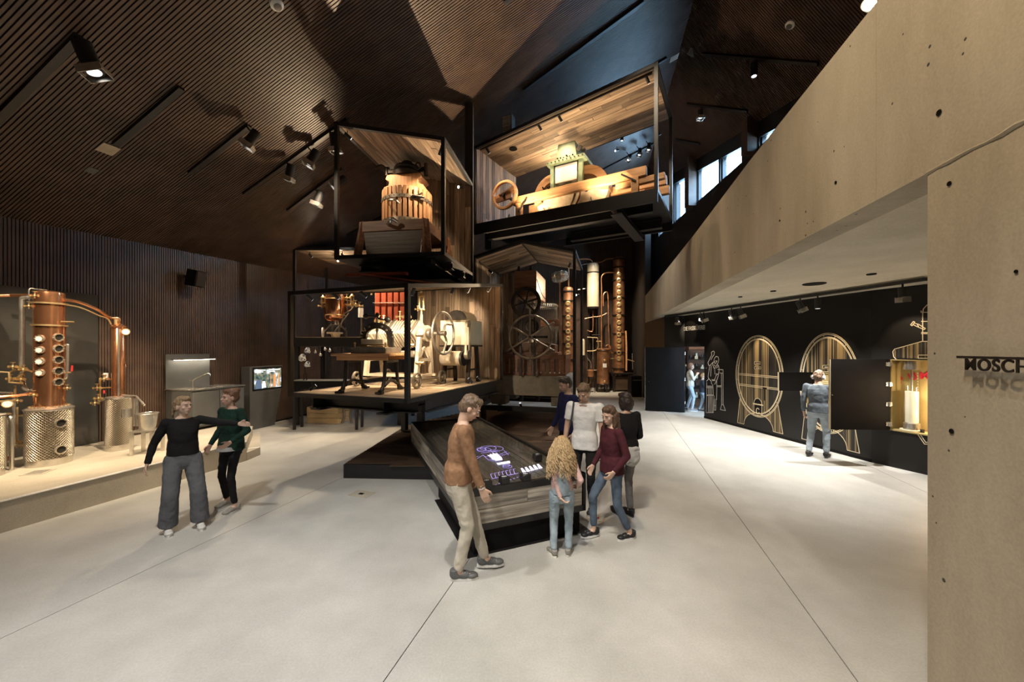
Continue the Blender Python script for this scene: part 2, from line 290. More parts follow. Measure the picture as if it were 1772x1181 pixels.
    def prism(s, poly, h0, h1, fr=None):                            # polygon in a frame (origin, x, y, normal), extruded along the normal
        o, x, y, d = fr or (V((0,0,0)), V((1,0,0)), V((0,1,0)), V((0,0,1))); n = len(poly)
        vs = [o + x * a + y * b + d * h for h in (h0, h1) for a, b in poly]
        return s.add(vs, [tuple(range(n - 1, -1, -1)), tuple(range(n, 2*n))] + [(i, (i+1) % n, n + (i+1) % n, n + i) for i in range(n)])
    def sph(s, c, r, n=14, m=9):
        c = V(c); rx, ry, rz = r if isinstance(r, (tuple, list)) else (r, r, r); vs = [c + V((0, 0, -rz))]
        for i in range(1, m):
            t = math.pi * i / m - math.pi / 2
            vs += [c + V((rx*math.cos(t)*math.cos(2*math.pi*j/n), ry*math.cos(t)*math.sin(2*math.pi*j/n), rz*math.sin(t))) for j in range(n)]
        vs.append(c + V((0, 0, rz))); l = len(vs) - 1
        fs = [(0, 1+(j+1) % n, 1+j) for j in range(n)] + [(l, l-n+j, l-n+(j+1) % n) for j in range(n)]
        fs += [(1+i*n+j, 1+i*n+(j+1) % n, 1+(i+1)*n+(j+1) % n, 1+(i+1)*n+j) for i in range(m-2) for j in range(n)]
        return s.add(vs, fs)
    def mesh(s, name, mat, bevel=0.0, ang=38):
        me = bpy.data.meshes.new(name); me.from_pydata(s.v, [], s.f)
        if bevel:
            bm = bmesh.new(); bm.from_mesh(me); bmesh.ops.bevel(bm, geom=bm.edges[:], offset=bevel, segments=1, affect='EDGES', clamp_overlap=True); bm.to_mesh(me); bm.free()
        me.polygons.foreach_set('use_smooth', [True] * len(me.polygons)); me.set_sharp_from_angle(angle=R(ang))
        if mat is not None: me.materials.append(mat)
        return me
    def build(s, name, mat, parent=None, bevel=0.0, ang=38, **props):
        o = bpy.data.objects.new(name, s.mesh(name, mat, bevel, ang)); COL.objects.link(o)
        if parent is not None: o.parent = parent
        for k, v in props.items(): o[k] = v
        return o
def thing(name, label, cat, loc=(0, 0, 0), rz=0.0, group=None):
    o = bpy.data.objects.new(name, None); COL.objects.link(o); o.location = loc; o.rotation_euler = (0, 0, rz); o.empty_display_size = 0.1
    o['label'] = label; o['category'] = cat
    if group: o['group'] = group
    return o
def tag(o, label, cat, group=None):
    o['label'] = label; o['category'] = cat
    if group: o['group'] = group
    return o
def struct(o): o['kind'] = 'structure'; return o
def dup(root, loc, rz=None, label=None):
    r = root.copy(); COL.objects.link(r); r.location = loc
    if rz is not None: r.rotation_euler = (0, 0, rz)
    if label: r['label'] = label
    for c in list(root.children):
        d = c.copy(); COL.objects.link(d); d.parent = r
        for g in list(c.children):
            e = g.copy(); COL.objects.link(e); e.parent = d
    return r
def planks(parent, o, u, v, n, rows, pw, th, mat, u0, u1, rr, cut=(0.9, 2.4), name='plank', gap=0.006, v0=0.0):
    """Boards laid along u, row after row along v, each an object of its own; u0(t), u1(t) give a row's ends."""
    o = V(o); u = V(u).normalized(); v = V(v).normalized(); n = V(n).normalized()
    for i in range(rows):
        t = v0 + (i + 0.5) * pw; a = u0(t); b = u1(t)
        if b - a < 0.05: continue
        x = a - (rr.uniform(0.1, cut[0]) if cut[0] < 50 else 0)
        while x < b - 1e-4:
            e = min(x + rr.uniform(*cut), b); s = max(x, a)
            if b - e < 0.25: e = b
            if e - s > 0.02:
                L = e - s; tt = th * rr.uniform(0.75, 1.15)
                me = MB().box(-L/2 + gap/2, -pw/2 + gap/2, 0, L/2 - gap/2, pw/2 - gap/2, tt).mesh(name, mat)
                ob = bpy.data.objects.new(name, me); COL.objects.link(ob); ob.parent = parent
                c = o + u * (s + e) / 2 + v * t
                ob.matrix_local = MX(((u.x, v.x, n.x, c.x), (u.y, v.y, n.y, c.y), (u.z, v.z, n.z, c.z), (0, 0, 0, 1)))
            x = e
def text(body, size, ext, mat, M4, name, parent=None, align='LEFT', bold=0.0, track=1.0):
    c = bpy.data.curves.new(name, 'FONT'); c.body = body; c.size = size; c.extrude = ext; c.offset = bold; c.align_x = align; c.space_character = track
    t = bpy.data.objects.new('t', c); COL.objects.link(t); bpy.context.view_layer.update()
    me = bpy.data.meshes.new_from_object(t.evaluated_get(bpy.context.evaluated_depsgraph_get())); bpy.data.objects.remove(t)
    me.materials.clear(); me.materials.append(mat); me.name = name
    o = bpy.data.objects.new(name, me); COL.objects.link(o); o.parent = parent; o.matrix_local = M4
    return o
def frame_m(o, x, y, n): return MX(((x[0], y[0], n[0], o[0]), (x[1], y[1], n[1], o[1]), (x[2], y[2], n[2], o[2]), (0, 0, 0, 1)))
# ------------------------------------------------------------------ the room
def WX(Y): return -10.035 + 0.25 * Y                                # left wall line
def CXL(Y): return 2.119 + 0.224 * Y                                # concrete wall line (face towards the hall)
def EX(Y): return 5.7 + 0.055 * Y                                   # window wall
def EZ(Y): return 7.63 + 0.23 * (Y - 8.15)                          # its eave
def ZC(X, Y): return 4.149 + 0.043 * Y + 0.46 * (X - WX(Y))         # big roof slope
def RX(Y): return 4.05 + 0.237 * (Y - 8.52)                         # ridge
YB, YE = -4.0, 21.5
TB = V((-0.2655, -1.0, 0))                                          # floor joints run this way
def quadobj(name, vs, mat, fs=None):
    me = bpy.data.meshes.new(name); me.from_pydata([tuple(v) for v in vs], [], fs or [tuple(range(len(vs)))]); me.materials.append(mat)
    o = bpy.data.objects.new(name, me); COL.objects.link(o); return o
# floor: cast slabs with fine joints over a dark bed
fl = struct(MB().box(-13, YB, -0.3, 9.5, YE + 0.5, -0.012).build('floor', MT['slatback']))
def jx(k, Y): return -1.56 + k * 3.17 + 0.275 * Y                   # joint lines
for k in range(-4, 5):
    a0, a1, b0, b1 = jx(k, YB) + .004, jx(k + 1, YB) - .004, jx(k, YE + .4) + .004, jx(k + 1, YE + .4) - .004
    MB().prism([(a0, YB), (a1, YB), (b1, YE + .4), (b0, YE + .4)], -0.011, 0.0).build('floor_slab', MT['floor'], fl)
# left wall with upright slats
wl = struct(MB().prism([(WX(YB) - .3, YB), (WX(YB), YB), (WX(YE), YE), (WX(YE) - .3, YE)], 0, 5.2).build('wall_left', MT['slatback']))
def slat_run(p0, d, n, count, pitch, w, th, z0, z1f):
    mb = MB(); d = V(d).normalized(); n = V(n).normalized()
    for i in range(count):
        c = V(p0) + d * pitch * (i + .5); a = c - d * w / 2; b = c + d * w / 2; z1 = z1f(c)
        mb.add([a + V((0,0,z0)), b + V((0,0,z0)), b + n*th + V((0,0,z0)), a + n*th + V((0,0,z0)), a + V((0,0,z1)), b + V((0,0,z1)), b + n*th + V((0,0,z1)), a + n*th + V((0,0,z1))],
               [(2,3,7,6), (1,2,6,5), (3,0,4,7)])
    return mb
dl = V((0.25, 1, 0)).normalized()
slat_run((WX(YB), YB, 0), dl, (1, -0.25, 0), 580, 0.0453, 0.03, 0.018, 0.05, lambda c: 4.149 + .043 * c.y).build('slats', MT['slat'], wl, kind='stuff')
MB().prism([(WX(YB), YB), (WX(YB) + .03, YB), (WX(YE) + .03, YE), (WX(YE), YE)], 0, 0.05).build('baseboard', MT['blackmatt'], wl)
# back wall with acoustic grid
wb_ = struct(MB().box(-6, YE, 0, 9.5, YE + .3, 11.5).build('wall_back', MT['slatback']))
slat_run((-5, YE, 0), (1, 0, 0), (0, -1, 0), 160, 0.08, 0.05, 0.03, 0.02, lambda c: min(10.4, 4.5 + 0.46 * (c.x + 4.7))).build('slats', MT['slat'], wb_, kind='stuff')
gm = MB()
for i in range(46): gm.box(3.6, YE - .012, 0.15 + i * .1, 7.4, YE, 0.17 + i * .1)
gm.build('grid_battens', MT['slat'], wb_, kind='stuff')
# roof: long slope to the ridge, short slope down to the clerestory
c1 = struct(quadobj('ceiling', [(WX(YB) - .3, YB, ZC(WX(YB), YB)), (RX(YB), YB, ZC(RX(YB), YB)), (RX(20.1), 20.1, ZC(RX(20.1), 20.1)), (6.9, YE + .3, ZC(6.9, YE + .3)), (WX(YE + .3) - .3, YE + .3, ZC(WX(YE), YE + .3))], MT['slatback']))
mb = MB(); pw = 0.0475
cn = V((-0.46, 0.072, 1)).normalized() * -1                        # down, out of the slope
for i in range(630):
    s = i * pw; p = V((WX(YB), YB, 0)) + dl * s
    a = V((p.x - .05, p.y + 0.0125, 0)); q = V((3.9, -1, 0)).normalized() * -1
    dirh = V((1, -0.25, 0))                                       # up the slope, square to the left wall
    # length until the ridge or the front wall
    t = 30.0
    den = 1 + 0.237 * 0.25
    t = min(t, (RX(a.y) - a.x) / den)
    if a.y - 0.25 * t < YB: t = (a.y - YB) / 0.25
    t0 = max(0, (a.y - YE) / 0.25)
    if t - t0 < .05: continue
    w = dl * 0.031
    b = a + dirh * t; a = a + dirh * t0
    P = [V((v.x, v.y, ZC(v.x, v.y))) for v in (a, b, b + w, a + w)]
    Q = [v + cn * 0.02 for v in P]
    mb.add(P + Q, [(4, 5, 6, 7), (0, 1, 5, 4), (2, 3, 7, 6)])
mb.build('slats', MT['slat'], c1, kind='stuff')
c2 = struct(quadobj('ceiling_right', [(RX(YB), YB, ZC(RX(YB), YB)), (EX(YB), YB, EZ(YB)), (EX(8), 8, EZ(8)), (EX(14), 14, EZ(14)), (EX(19.9), 19.9, EZ(19.9)), (RX(20.1), 20.1, ZC(RX(20.1), 20.1)), (RX(14), 14, ZC(RX(14), 14)), (RX(8), 8, ZC(RX(8), 8))],
    MT['slatback'], [(0, 1, 2, 7), (7, 2, 3, 6), (6, 3, 4, 5)]))
mb = MB()
for i in range(460):                                              # slats across the short slope
    y = YB + i * 0.052; y1 = y + 0.034
    if y1 > 19.6: break
    P = [V((RX(y), y, ZC(RX(y), y))), V((EX(y), y, EZ(y))), V((EX(y1), y1, EZ(y1))), V((RX(y1), y1, ZC(RX(y1), y1)))]
    n = V((-0.5, 0, -0.5)) * 0.03
    Q = [v + n for v in P]
    mb.add(P + Q, [(4, 5, 6, 7), (0, 1, 5, 4), (2, 3, 7, 6)])
mb.build('slats', MT['slat'], c2, kind='stuff')
# wall behind the camera
struct(MB().box(-13, YB - .3, 0, 9.5, YB, 11).build('wall_front', MT['slat']))
# concrete wall: pier beside the camera, long parapet beam, soffit
YP = 2.448
fx = V((0.224, 1, 0)).normalized()
def wallslab(y0, y1, z0, z1, th, z1b=None):
    z1b = z1 if z1b is None else z1b
    a, b = V((CXL(y0), y0, 0)), V((CXL(y1), y1, 0)); n = V((1, -0.224, 0)).normalized() * th
    vs = [a + V((0,0,z0)), b + V((0,0,z0)), b + n + V((0,0,z0)), a + n + V((0,0,z0)), a + V((0,0,z1)), b + V((0,0,z1b)), b + n + V((0,0,z1b)), a + n + V((0,0,z1))]
    return MB().add(vs, [(0,3,2,1),(4,5,6,7),(0,1,5,4),(1,2,6,5),(2,3,7,6),(3,0,4,7)])
wc = struct(wallslab(YB, YP, 0, 3.352, 0.35).build('wall_right', MT['concrete']))
tops = [(YB, 4.90), (2.9, 4.86), (5.33, 4.84), (8.12, 4.73), (12.4, 4.63), (16.9, 4.55)]
for (y0, z0), (y1, z1) in zip(tops, tops[1:]):
    wallslab(y0 + .0015, y1 - .0015, 3.354, z0, 0.28, z1).build('parapet_panel', MT['concrete'], wc)
mb = MB()                                                          # rough pour joint above the pier
pr = random.Random(3); pts = []
for i in range(60):
    y = YP - i * 0.075; n = V((1, -0.224, 0)).normalized()
    p = V((CXL(y), y, 3.356)) - n * 0.0; pts.append(p + V((0, 0, pr.uniform(-.006, .006))))
mb.tube(pts, [0.008 + pr.random() * .007 for _ in pts], 6).build('pour_joint', MT['concrete'], wc)
mb = MB()
for (px, py, rr_) in ((1626, 195, 15), (1447, 316, 8), (1644, 318, 12), (1648, 747, 13), (1350, 382, 5), (1760, 470, 9)):
    k = (px - CX) / F; Y = 2.119 / (k - 0.224); p = at(px, py, Y); n = V((-1, 0.224, 0)).normalized(); r = rr_ / F * Y * 0.36
    mb.lathe([(r, 0.004), (r * .92, 0.007), (r * .8, .004), (r * .72, 0.0012), (0, 0.0012)], p, n, 18)
mb.build('tie_hole', MT['blackmatt'], wc)
soff = struct(MB().prism([(CXL(YB) + .288, YB), (CXL(16.9) + .288, 16.9), (9.2, 16.9), (9.2, YB)], 3.36, 3.75).build('ceiling_soffit', MT['soffit']))
# black exhibition wall under the soffit
WA0, WA1 = V((6.15, 12.2, 0)), V((7.02, 7.45, 0)); WB1 = V((7.9, 5.02, 0))
def seg(name, a, b, z0, z1, th=.12, mat='blackwall', par=None):
    d = (b - a).normalized(); n = V((-d.y, d.x, 0)) * -1
    n = n if n.x > 0 else -n
    vs = [a, b, b + n*th, a + n*th]
    return MB().add([v + V((0,0,z0)) for v in vs] + [v + V((0,0,z1)) for v in vs], [(0,3,2,1),(4,5,6,7),(0,1,5,4),(1,2,6,5),(2,3,7,6),(3,0,4,7)]).build(name, MT[mat], par)
wx = struct(seg('wall_exhibition', WA0, WA1, 0, 3.36))
HB = V((7.117, 7.18, 0)); dB = (WB1 - WA1).normalized(); HE = HB + dB * 1.15
seg('wall_panel', WA1, HB, 0, 3.36, par=wx); seg('wall_panel', HE, WB1, 0, 3.36, par=wx)
seg('wall_panel', HB, HE, 0, 0.705, par=wx); seg('wall_panel', HB, HE, 2.02, 3.36, par=wx)
seg('wall_panel', WB1, V((9.0, YB, 0)), 0, 3.36, par=wx)
DH, DJ = V((5.97, 13.2, 0)), V((6.15, 12.2, 0))
seg('wall_panel', DH, DJ, 2.28, 3.36, par=wx)
W00, W01 = V((5.42, 13.56, 0)), V((5.9, 16.9, 0))
seg('wall_panel', W00, DH, 0, 3.36, par=wx); seg('wall_panel', W01, W00, 0, 3.36, par=wx)
seg('plinth_strip', WA0 - V((.012, 0, 0)), WA1 - V((.012, 0, 0)), 0, 0.06, .012, 'blackmatt', wx)
# far right of the hall, behind the parapet
struct(MB().prism([(5.9, 16.9), (6.75, YE), (7.0, YE), (6.15, 16.9)], 0, 11).build('wall_right_far', MT['slatback']))
# clerestory wall with windows
ww = struct(MB().prism([(EX(YB), YB), (EX(8.4), 8.4), (EX(8.4) + .25, 8.4), (EX(YB) + .25, YB)], 3.75, 10.4).build('wall_clerestory', MT['slatback']))
SILL = 7.32
MB().prism([(EX(8.4), 8.4), (EX(21), 21), (EX(21) + .25, 21), (EX(8.4) + .25, 8.4)], 3.75, SILL - .04).build('wall_panel', MT['slatback'], ww)
def wpane(y0, y1, off=0.0):
    vs = []
    for (y, z) in ((y0, SILL), (y1, SILL), (y1, EZ(y1) - .38), (y0, EZ(y0) - .38)): vs.append(V((EX(y) + .1 + off, y, z)))
    return vs
def glazed(name, y0, y1):
    w = struct(MB().add([], []).build(name, None)) if False else None
    mbf = MB(); P = wpane(y0, y1)
    for a, b in zip(P, P[1:] + P[:1]): mbf.bar(a, b, .09, .09, (1, 0, 0))
    w = struct(mbf.build(name, MT['black'])); vs = wpane(y0 + .03, y1 - .03, .01); vs2 = [v + V((.012, 0, 0)) for v in vs]
    MB().add(vs + vs2, [(0,1,2,3),(7,6,5,4),(0,4,5,1),(1,5,6,2),(2,6,7,3),(3,7,4,0)]).build('pane', MT['glass'], w)
ed = [8.55, 9.55, 10.40, 11.75, 11.9, 13.6, 14.34, 15.3, 15.45, 17.4, 18.2]
k = 1
for (a, b) in ((8.66, 9.62), (10.42, 11.62), (11.72, 13.3), (14.28, 15.36), (15.5, 17.3)):
    glazed('window_%d' % k, a, b); k += 1
mb = MB()
def fillw(a, b):
    mb.add([(EX(a), a, SILL - .05), (EX(b), b, SILL - .05), (EX(b), b, EZ(b) + .3), (EX(a), a, EZ(a) + .3), (EX(a) + .2, a, SILL - .05), (EX(b) + .2, b, SILL - .05), (EX(b) + .2, b, EZ(b) + .3), (EX(a) + .2, a, EZ(a) + .3)],
           [(0,1,2,3),(7,6,5,4),(0,4,5,1),(1,5,6,2),(2,6,7,3),(3,7,4,0)])
for a, b in ((8.3, 8.66), (9.62, 10.42), (11.62, 11.72), (13.3, 14.28), (15.36, 15.5), (17.3, 21)): fillw(a, b)
for a, b in ((8.4, 17.4),):                                        # head above the panes
    mb.add([(EX(a), a, EZ(a) - .42), (EX(b), b, EZ(b) - .42), (EX(b), b, EZ(b) + .3), (EX(a), a, EZ(a) + .3), (EX(a) + .2, a, EZ(a) - .42), (EX(b) + .2, b, EZ(b) - .42), (EX(b) + .2, b, EZ(b) + .3), (EX(a) + .2, a, EZ(a) + .3)],
           [(0,1,2,3),(7,6,5,4),(0,4,5,1),(1,5,6,2),(2,6,7,3),(3,7,4,0)])
mb.build('window_pier', MT['black'], ww, kind='stuff')
for y, hw_ in ((9.79, .13), (13.46, .16)):                                             # deep piers that stand proud between the panes
    MB().prism([(EX(y) - .28, y - hw_), (EX(y) + .02, y - hw_), (EX(y) + .02, y + hw_), (EX(y) - .28, y + hw_)], SILL - .1, EZ(y) + .1).build('pier', MT['slat'], ww)
# workshop behind the open door
struct(MB().prism([(6.2, 15.0), (8.6, 13.9), (8.7, 14.1), (6.3, 15.2)], 0, 3.3).build('wall_workshop', MT['brownwood']))
struct(MB().prism([(8.4, 11.2), (8.6, 14.0), (8.8, 14.0), (8.6, 11.2)], 0, 3.3).build('wall_workshop_side', MT['creamp']))
d1 = struct(thing('door_1', '', '', (DH.x, DH.y, 0), 0)); del d1['label']; del d1['category']
lf = V((4.75, 13.6, 0)) - DH; an = math.atan2(lf.y, lf.x); d1.rotation_euler = (0, 0, an)
MB().box(0.0, -.025, .03, lf.length, .025, 2.26).build('door_leaf', MT['blackmatt'], d1)
MB().box(lf.length, -.026, .03, lf.length + .012, .026, 2.26).build('edge_strip', MT['steel'], d1)
MB().cyl((lf.length - .12, .025, 1.05), (lf.length - .12, .08, 1.05), .012, n=10).sph((lf.length - .12, .085, 1.05), .02).build('door_knob', MT['black'], d1)
for z in (.3, 1.1, 2.0): MB().cyl((-.01, .03, z), (-.01, .03, z + .1), .012, n=8).build('hinge', MT['steel'], d1)
# concrete platform on the left with a lower step at its end
def PX(Y): return -6.155 + .303 * (Y - 4.585)
plat = struct(MB().prism([(WX(YB) + .02, YB), (PX(YB), YB), (PX(7.55), 7.55), (-6.15, 9.05), (WX(9.6), 9.6)], 0, .38).build('floor_platform', MT['plinthc']))
MB().prism([(PX(7.56), 7.56), (-5.26, 7.97), (-6.15, 9.06 + .25), (-6.45, 9.06)], 0, .16).build('step', MT['plinthc'], plat)
mb = MB(); n_ = 300                                                # twisted rope strip along the front edge
e0, e1 = V((PX(3.6), 3.6, .385)), V((PX(7.55), 7.55, .385)); dd = (e1 - e0) / n_
for i in range(n_):
    p = e0 + dd * i; q = p + dd * 1.25
    mb.bar(p + V((.018, 0, -.006)), q + V((-.022, 0, .006)), .010, .010)
mb.build('edge_rope', MT['white'], plat, kind='stuff')
mb = MB(); e0, e1 = V((-5.75, 7.60, .165)), V((-5.27, 7.96, .165)); dd = (e1 - e0) / 50
for i in range(50):
    p = e0 + dd * i; q = p + dd * 1.25; mb.bar(p + V((.012, 0, -.006)), q + V((-.012, 0, .006)), .010, .010)
mb.build('edge_rope', MT['white'], plat, kind='stuff')
# ------------------------------------------------------------------ the exhibition tower: steel framed boxes lined with barn board
def small_spot(parent, p, d, mat='lens', L=.13, r=.03):
    """A little cylinder spot with a bracket, as part + sub-parts of a box."""
    p = V(p); d = V(d).normalized()
    b = MB().cyl(p - d * L * .5, p + d * L * .5, r, n=12).cyl(p - d * L * .1, p - d * L * .1 + V((0, 0, .09)), .008, n=6).build('spotlight', MT['black'], parent)
    MB().cyl(p + d * (L * .5 - .002), p + d * (L * .5 + .004), r * .82, n=12).build('lens', MT[mat], b)
    return b
def vitrine(name, label, loc, rz, Wd, D, hs, bar=.07, base=.0, group=None):
    """Local frame: x along the front, y to the back, z up from the underside of the floor frame. hs: heights at fl, fr, br, bl."""
    t = thing(name, label, 'display box', loc, rz, group)
    cs = [(0, 0), (Wd, 0), (Wd, D), (0, D)]
    for (x, y), h in zip(cs, hs): MB().box(x - bar/2, y - bar/2, 0, x + bar/2, y + bar/2, h).build('post', MT['black'], t)
    for i in range(4):
        (x, y), (x2, y2) = cs[i], cs[(i+1) % 4]
        MB().bar((x, y, hs[i] - bar/2), (x2, y2, hs[(i+1) % 4] - bar/2), bar, bar).build('top_rail', MT['black'], t)
        MB().bar((x, y, bar/2), (x2, y2, bar/2), bar, bar).build('bottom_rail', MT['black'], t)
    return t
def ang(ex, ey): return math.atan2(ey, ex)
# --- L: large glazed box low on the left, holding the letter press and the filter press
L_loc = V((-3.98, 6.86, 1.363)); L_rz = ang(.938, -.346); LW, LD = 2.49, 3.99
L = vitrine('exhibit_box', 'long black framed box with board back wall, holding a filter press and hand press', L_loc, L_rz, LW, LD, (1.887, 1.887, 2.51, 2.51), group='framed boxes of the exhibition tower')
MB().box(.03, .03, .0, LW - .03, LD - .03, .055).build('floor_panel', MT['black'], L)
planks(L, (0, 0, .055), (1, 0, 0), (0, 1, 0), (0, 0, 1), 24, .163, .015, MT['pale'], lambda t: .04, lambda t: LW - .04, rng, (.8, 2.0), v0=.04)
planks(L, (0, LD - .03, 0), (0, 0, 1), (1, 0, 0), (0, -1, 0), 17, .145, .02, MT['old'], lambda t: .07, lambda t: 2.44, rng, (1.3, 3.0))
MB().box(0, LD - .03, .02, LW, LD, 2.48).build('back_panel', MT['black'], L)
# planked roof, sloping up to the back
sl = V((0, LD, .623)).normalized(); rn = V((0, .623, -LD)).normalized()
planks(L, V((0, 0, 1.86)) , (1, 0, 0), sl, rn, 27, .149, .018, MT['old'], lambda t: .04, lambda t: LW - .04, rng, (.8, 2.2), v0=.02)
MB().add([(0, 0, 1.862), (LW, 0, 1.862), (LW, LD, 2.485), (0, LD, 2.485), (0, 0, 1.885), (LW, 0, 1.885), (LW, LD, 2.508), (0, LD, 2.508)], [(0,3,2,1),(4,5,6,7),(0,1,5,4),(1,2,6,5),(2,3,7,6),(3,0,4,7)]).build('roof_panel', MT['black'], L)
def ibeam(parent, p0, p1, h=.22, w=.16, mat='black', name='beam'):
    p0 = V(p0); p1 = V(p1); u = V((0, 0, 1)); m = MB()
    m.bar(p0 + u*h/2, p1 + u*h/2, w, .018).bar(p0 - u*h/2, p1 - u*h/2, w, .018).bar(p0, p1, .014, h)
    return m.build(name, MT[mat], parent)
ibeam(L, (.25, .25, -.12), (.25, 3.7, -.12)); ibeam(L, (1.75, .35, -.14), (1.75, 3.7, -.14), .26); ibeam(L, (.2, .5, -.12), (2.35, .5, -.12)); ibeam(L, (.2, 2.6, -.12), (2.35, 2.6, -.12)); ibeam(L, (2.42, .6, -.12), (2.42, 3.8, -.12))
for x in (.25, 1.75): MB().box(x - .11, .3, -.275, x + .11, .7, -.25).build('end_plate', MT['black'], L)
for x, y in ((.55, 2.6), (1.55, 1.78)): MB().box(x - .06, y - .06, -1.098, x + .06, y + .06, -.23).build('support_post', MT['black'], L)
for x, y, d in ((.35, .08, (.3, .6, -.5)), (.95, .08, (.3, .6, -.5)), (1.55, .08, (.3, .8, -.6)), (2.35, .35, (-.5, .3, -.7)), (2.4, 1.6, (-.5, .2, -.7)), (2.4, 2.3, (-.5, .2, -.7)), (2.36, 3.5, (-.5, -.1, -.7))):
    small_spot(L, (x, y, 1.76 + y * .156), d, 'lensdim')
for x, y, d in ((.3, .2, (.4, .5, .5)), (2.32, 2.55, (-.5, -.2, .6)), (2.3, 3.05, (-.6, -.1, .6))): small_spot(L, (x, y, .15), d, 'lensdim')
# --- T: tall box at the upper left with the fruit press
T_loc = V((-3.10, 6.75, 3.80)); T_rz = ang(.989, -.148); TW, TD = 1.96, 1.88
T = vitrine('exhibit_box', 'tall black framed box with sloping board roof, holding the slatted fruit press', T_loc, T_rz, TW, TD, (2.43, 2.00, 2.02, 2.43), .065, group='framed boxes of the exhibition tower')
MB().box(.03, .03, .0, TW - .03, TD - .03, .05).build('floor_panel', MT['black'], T)
def th_(x): return 2.38 - .43 * x / TW
planks(T, (0, TD - .03, 0), (0, 0, 1), (1, 0, 0), (0, -1, 0), 16, .122, .02, MT['old'], lambda t: .06, lambda t: th_(t), rng, (3, 4))
MB().prism([(0, 0), (TW, 0), (TW, 1.98), (0, 2.41)], 0, .025, (V((0, TD, .02)), V((1,0,0)), V((0,0,1)), V((0,-1,0)))).build('back_panel', MT['black'], T)
sx = V((TW, 0, -.43)).normalized(); tn = V((-.43, 0, -TW)).normalized()
planks(T, V((0, 0, 2.40)), (0, 1, 0), sx, tn, 17, .115, .018, MT['old'], lambda t: .04, lambda t: TD - .04, rng, (.8, 1.9), v0=.03)
MB().add([(0, 0, 2.40), (TW, 0, 1.97), (TW, TD, 1.97), (0, TD, 2.40), (0, 0, 2.428), (TW, 0, 1.998), (TW, TD, 1.998), (0, TD, 2.428)], [(0,3,2,1),(4,5,6,7),(0,1,5,4),(1,2,6,5),(2,3,7,6),(3,0,4,7)]).build('roof_panel', MT['black'], T)
ibeam(T, (.15, .55, -.065), (1.95, .55, -.065), .11); ibeam(T, (.15, 1.35, -.065), (1.95, 1.35, -.065), .11); ibeam(T, (.7, .1, -.065), (.7, 1.85, -.065), .11, .2); ibeam(T, (1.7, .1, -.065), (1.7, 1.85, -.065), .11)
small_spot(T, (.12, .15, 2.26), (.6, .5, -.5), 'lensdim'); small_spot(T, (1.86, .15, 1.85), (-.5, .5, -.6), 'lensdim'); small_spot(T, (.1, 1.72, 2.22), (.8, -.9, -.25)); small_spot(T, (1.8, 1.6, 1.84), (-.6, -.9, -.3))
# --- R: long box at the upper right with the stone mill
R_loc = V((-.917, 9.4, 5.21)); R_rz = ang(.8657, -.5005); RW, RD = 4.24, 1.99
RB = vitrine('exhibit_box', 'wide black framed box with bright board ceiling, holding the timber stone mill', R_loc, R_rz, RW, RD, (1.98, 2.47, 2.52, 2.07), .07, group='framed boxes of the exhibition tower')
MB().box(.03, .03, .0, RW - .03, RD - .03, .05).build('floor_panel', MT['black'], RB)
MB().box(-.03, -.05, -.2, RW + .03, .0, .02).build('edge_beam', MT['black'], RB); MB().box(1.6, RD, -.2, RW + .03, RD + .05, .02).build('edge_beam', MT['black'], RB)
planks(RB, (.03, 0, 0), (0, 0, 1), (0, 1, 0), (1, 0, 0), 14, .14, .02, MT['old'], lambda t: .06, lambda t: 1.95 + .04 * t, rng, (3, 4))
MB().prism([(0, 0), (RD, 0), (RD, 2.05), (0, 1.96)], 0, .025, (V((.005, 0, .01)), V((0,1,0)), V((0,0,1)), V((1,0,0)))).build('side_panel', MT['black'], RB)
sx = V((RW, 0, .47)).normalized(); tn = V((.47, 0, -RW)).normalized()
planks(RB, V((0, 0, 1.955)), sx, (0, 1, .02), tn, 14, .138, .018, MT['old'], lambda t: .04, lambda t: RW - .02, rng, (.5, 1.8), v0=.03)
MB().add([(0, 0, 1.955), (RW, 0, 2.43), (RW, RD, 2.47), (0, RD, 1.995), (0, 0, 1.978), (RW, 0, 2.453), (RW, RD, 2.493), (0, RD, 2.018)], [(0,3,2,1),(4,5,6,7),(0,1,5,4),(1,2,6,5),(2,3,7,6),(3,0,4,7)]).build('roof_panel', MT['black'], RB)
MB().lathe([(.10, 0), (.10, .012), (0, .012)], (.75, .6, 2.015), (0, 0, -1), 20).build('speaker_disc', MT['blackmatt'], RB)
ibeam(RB, (.1, .45, -.12), (4.1, .45, -.12), .2); ibeam(RB, (1.9, 1.6, -.12), (4.1, 1.6, -.12), .2); ibeam(RB, (3.5, -.1, -.27), (3.5, 2.1, -.27), .09, .22)
MB().bar((.1, .1, 1.93), (4.15, .1, 2.37), .03, .03).build('light_track', MT['black'], RB)
for x in (.28, 1.7, 2.2, 4.05): small_spot(RB, (x, .16, 1.86 + .11 * x), (.3, .6, -.7), 'lensdim')
small_spot(RB, (1.42, 1.86, 1.75), (-.1, -.9, -.45)); small_spot(RB, (3.0, 1.85, 1.95), (-.3, -.9, -.5), 'lensdim'); small_spot(RB, (4.0, 1.8, 2.05), (-.5, -.9, -.5), 'lensdim')
small_spot(RB, (.9, .15, .14), (-.3, .4, .8), 'lensdim'); small_spot(RB, (2.9, .15, .14), (-.3, .6, .6), 'lensdim')
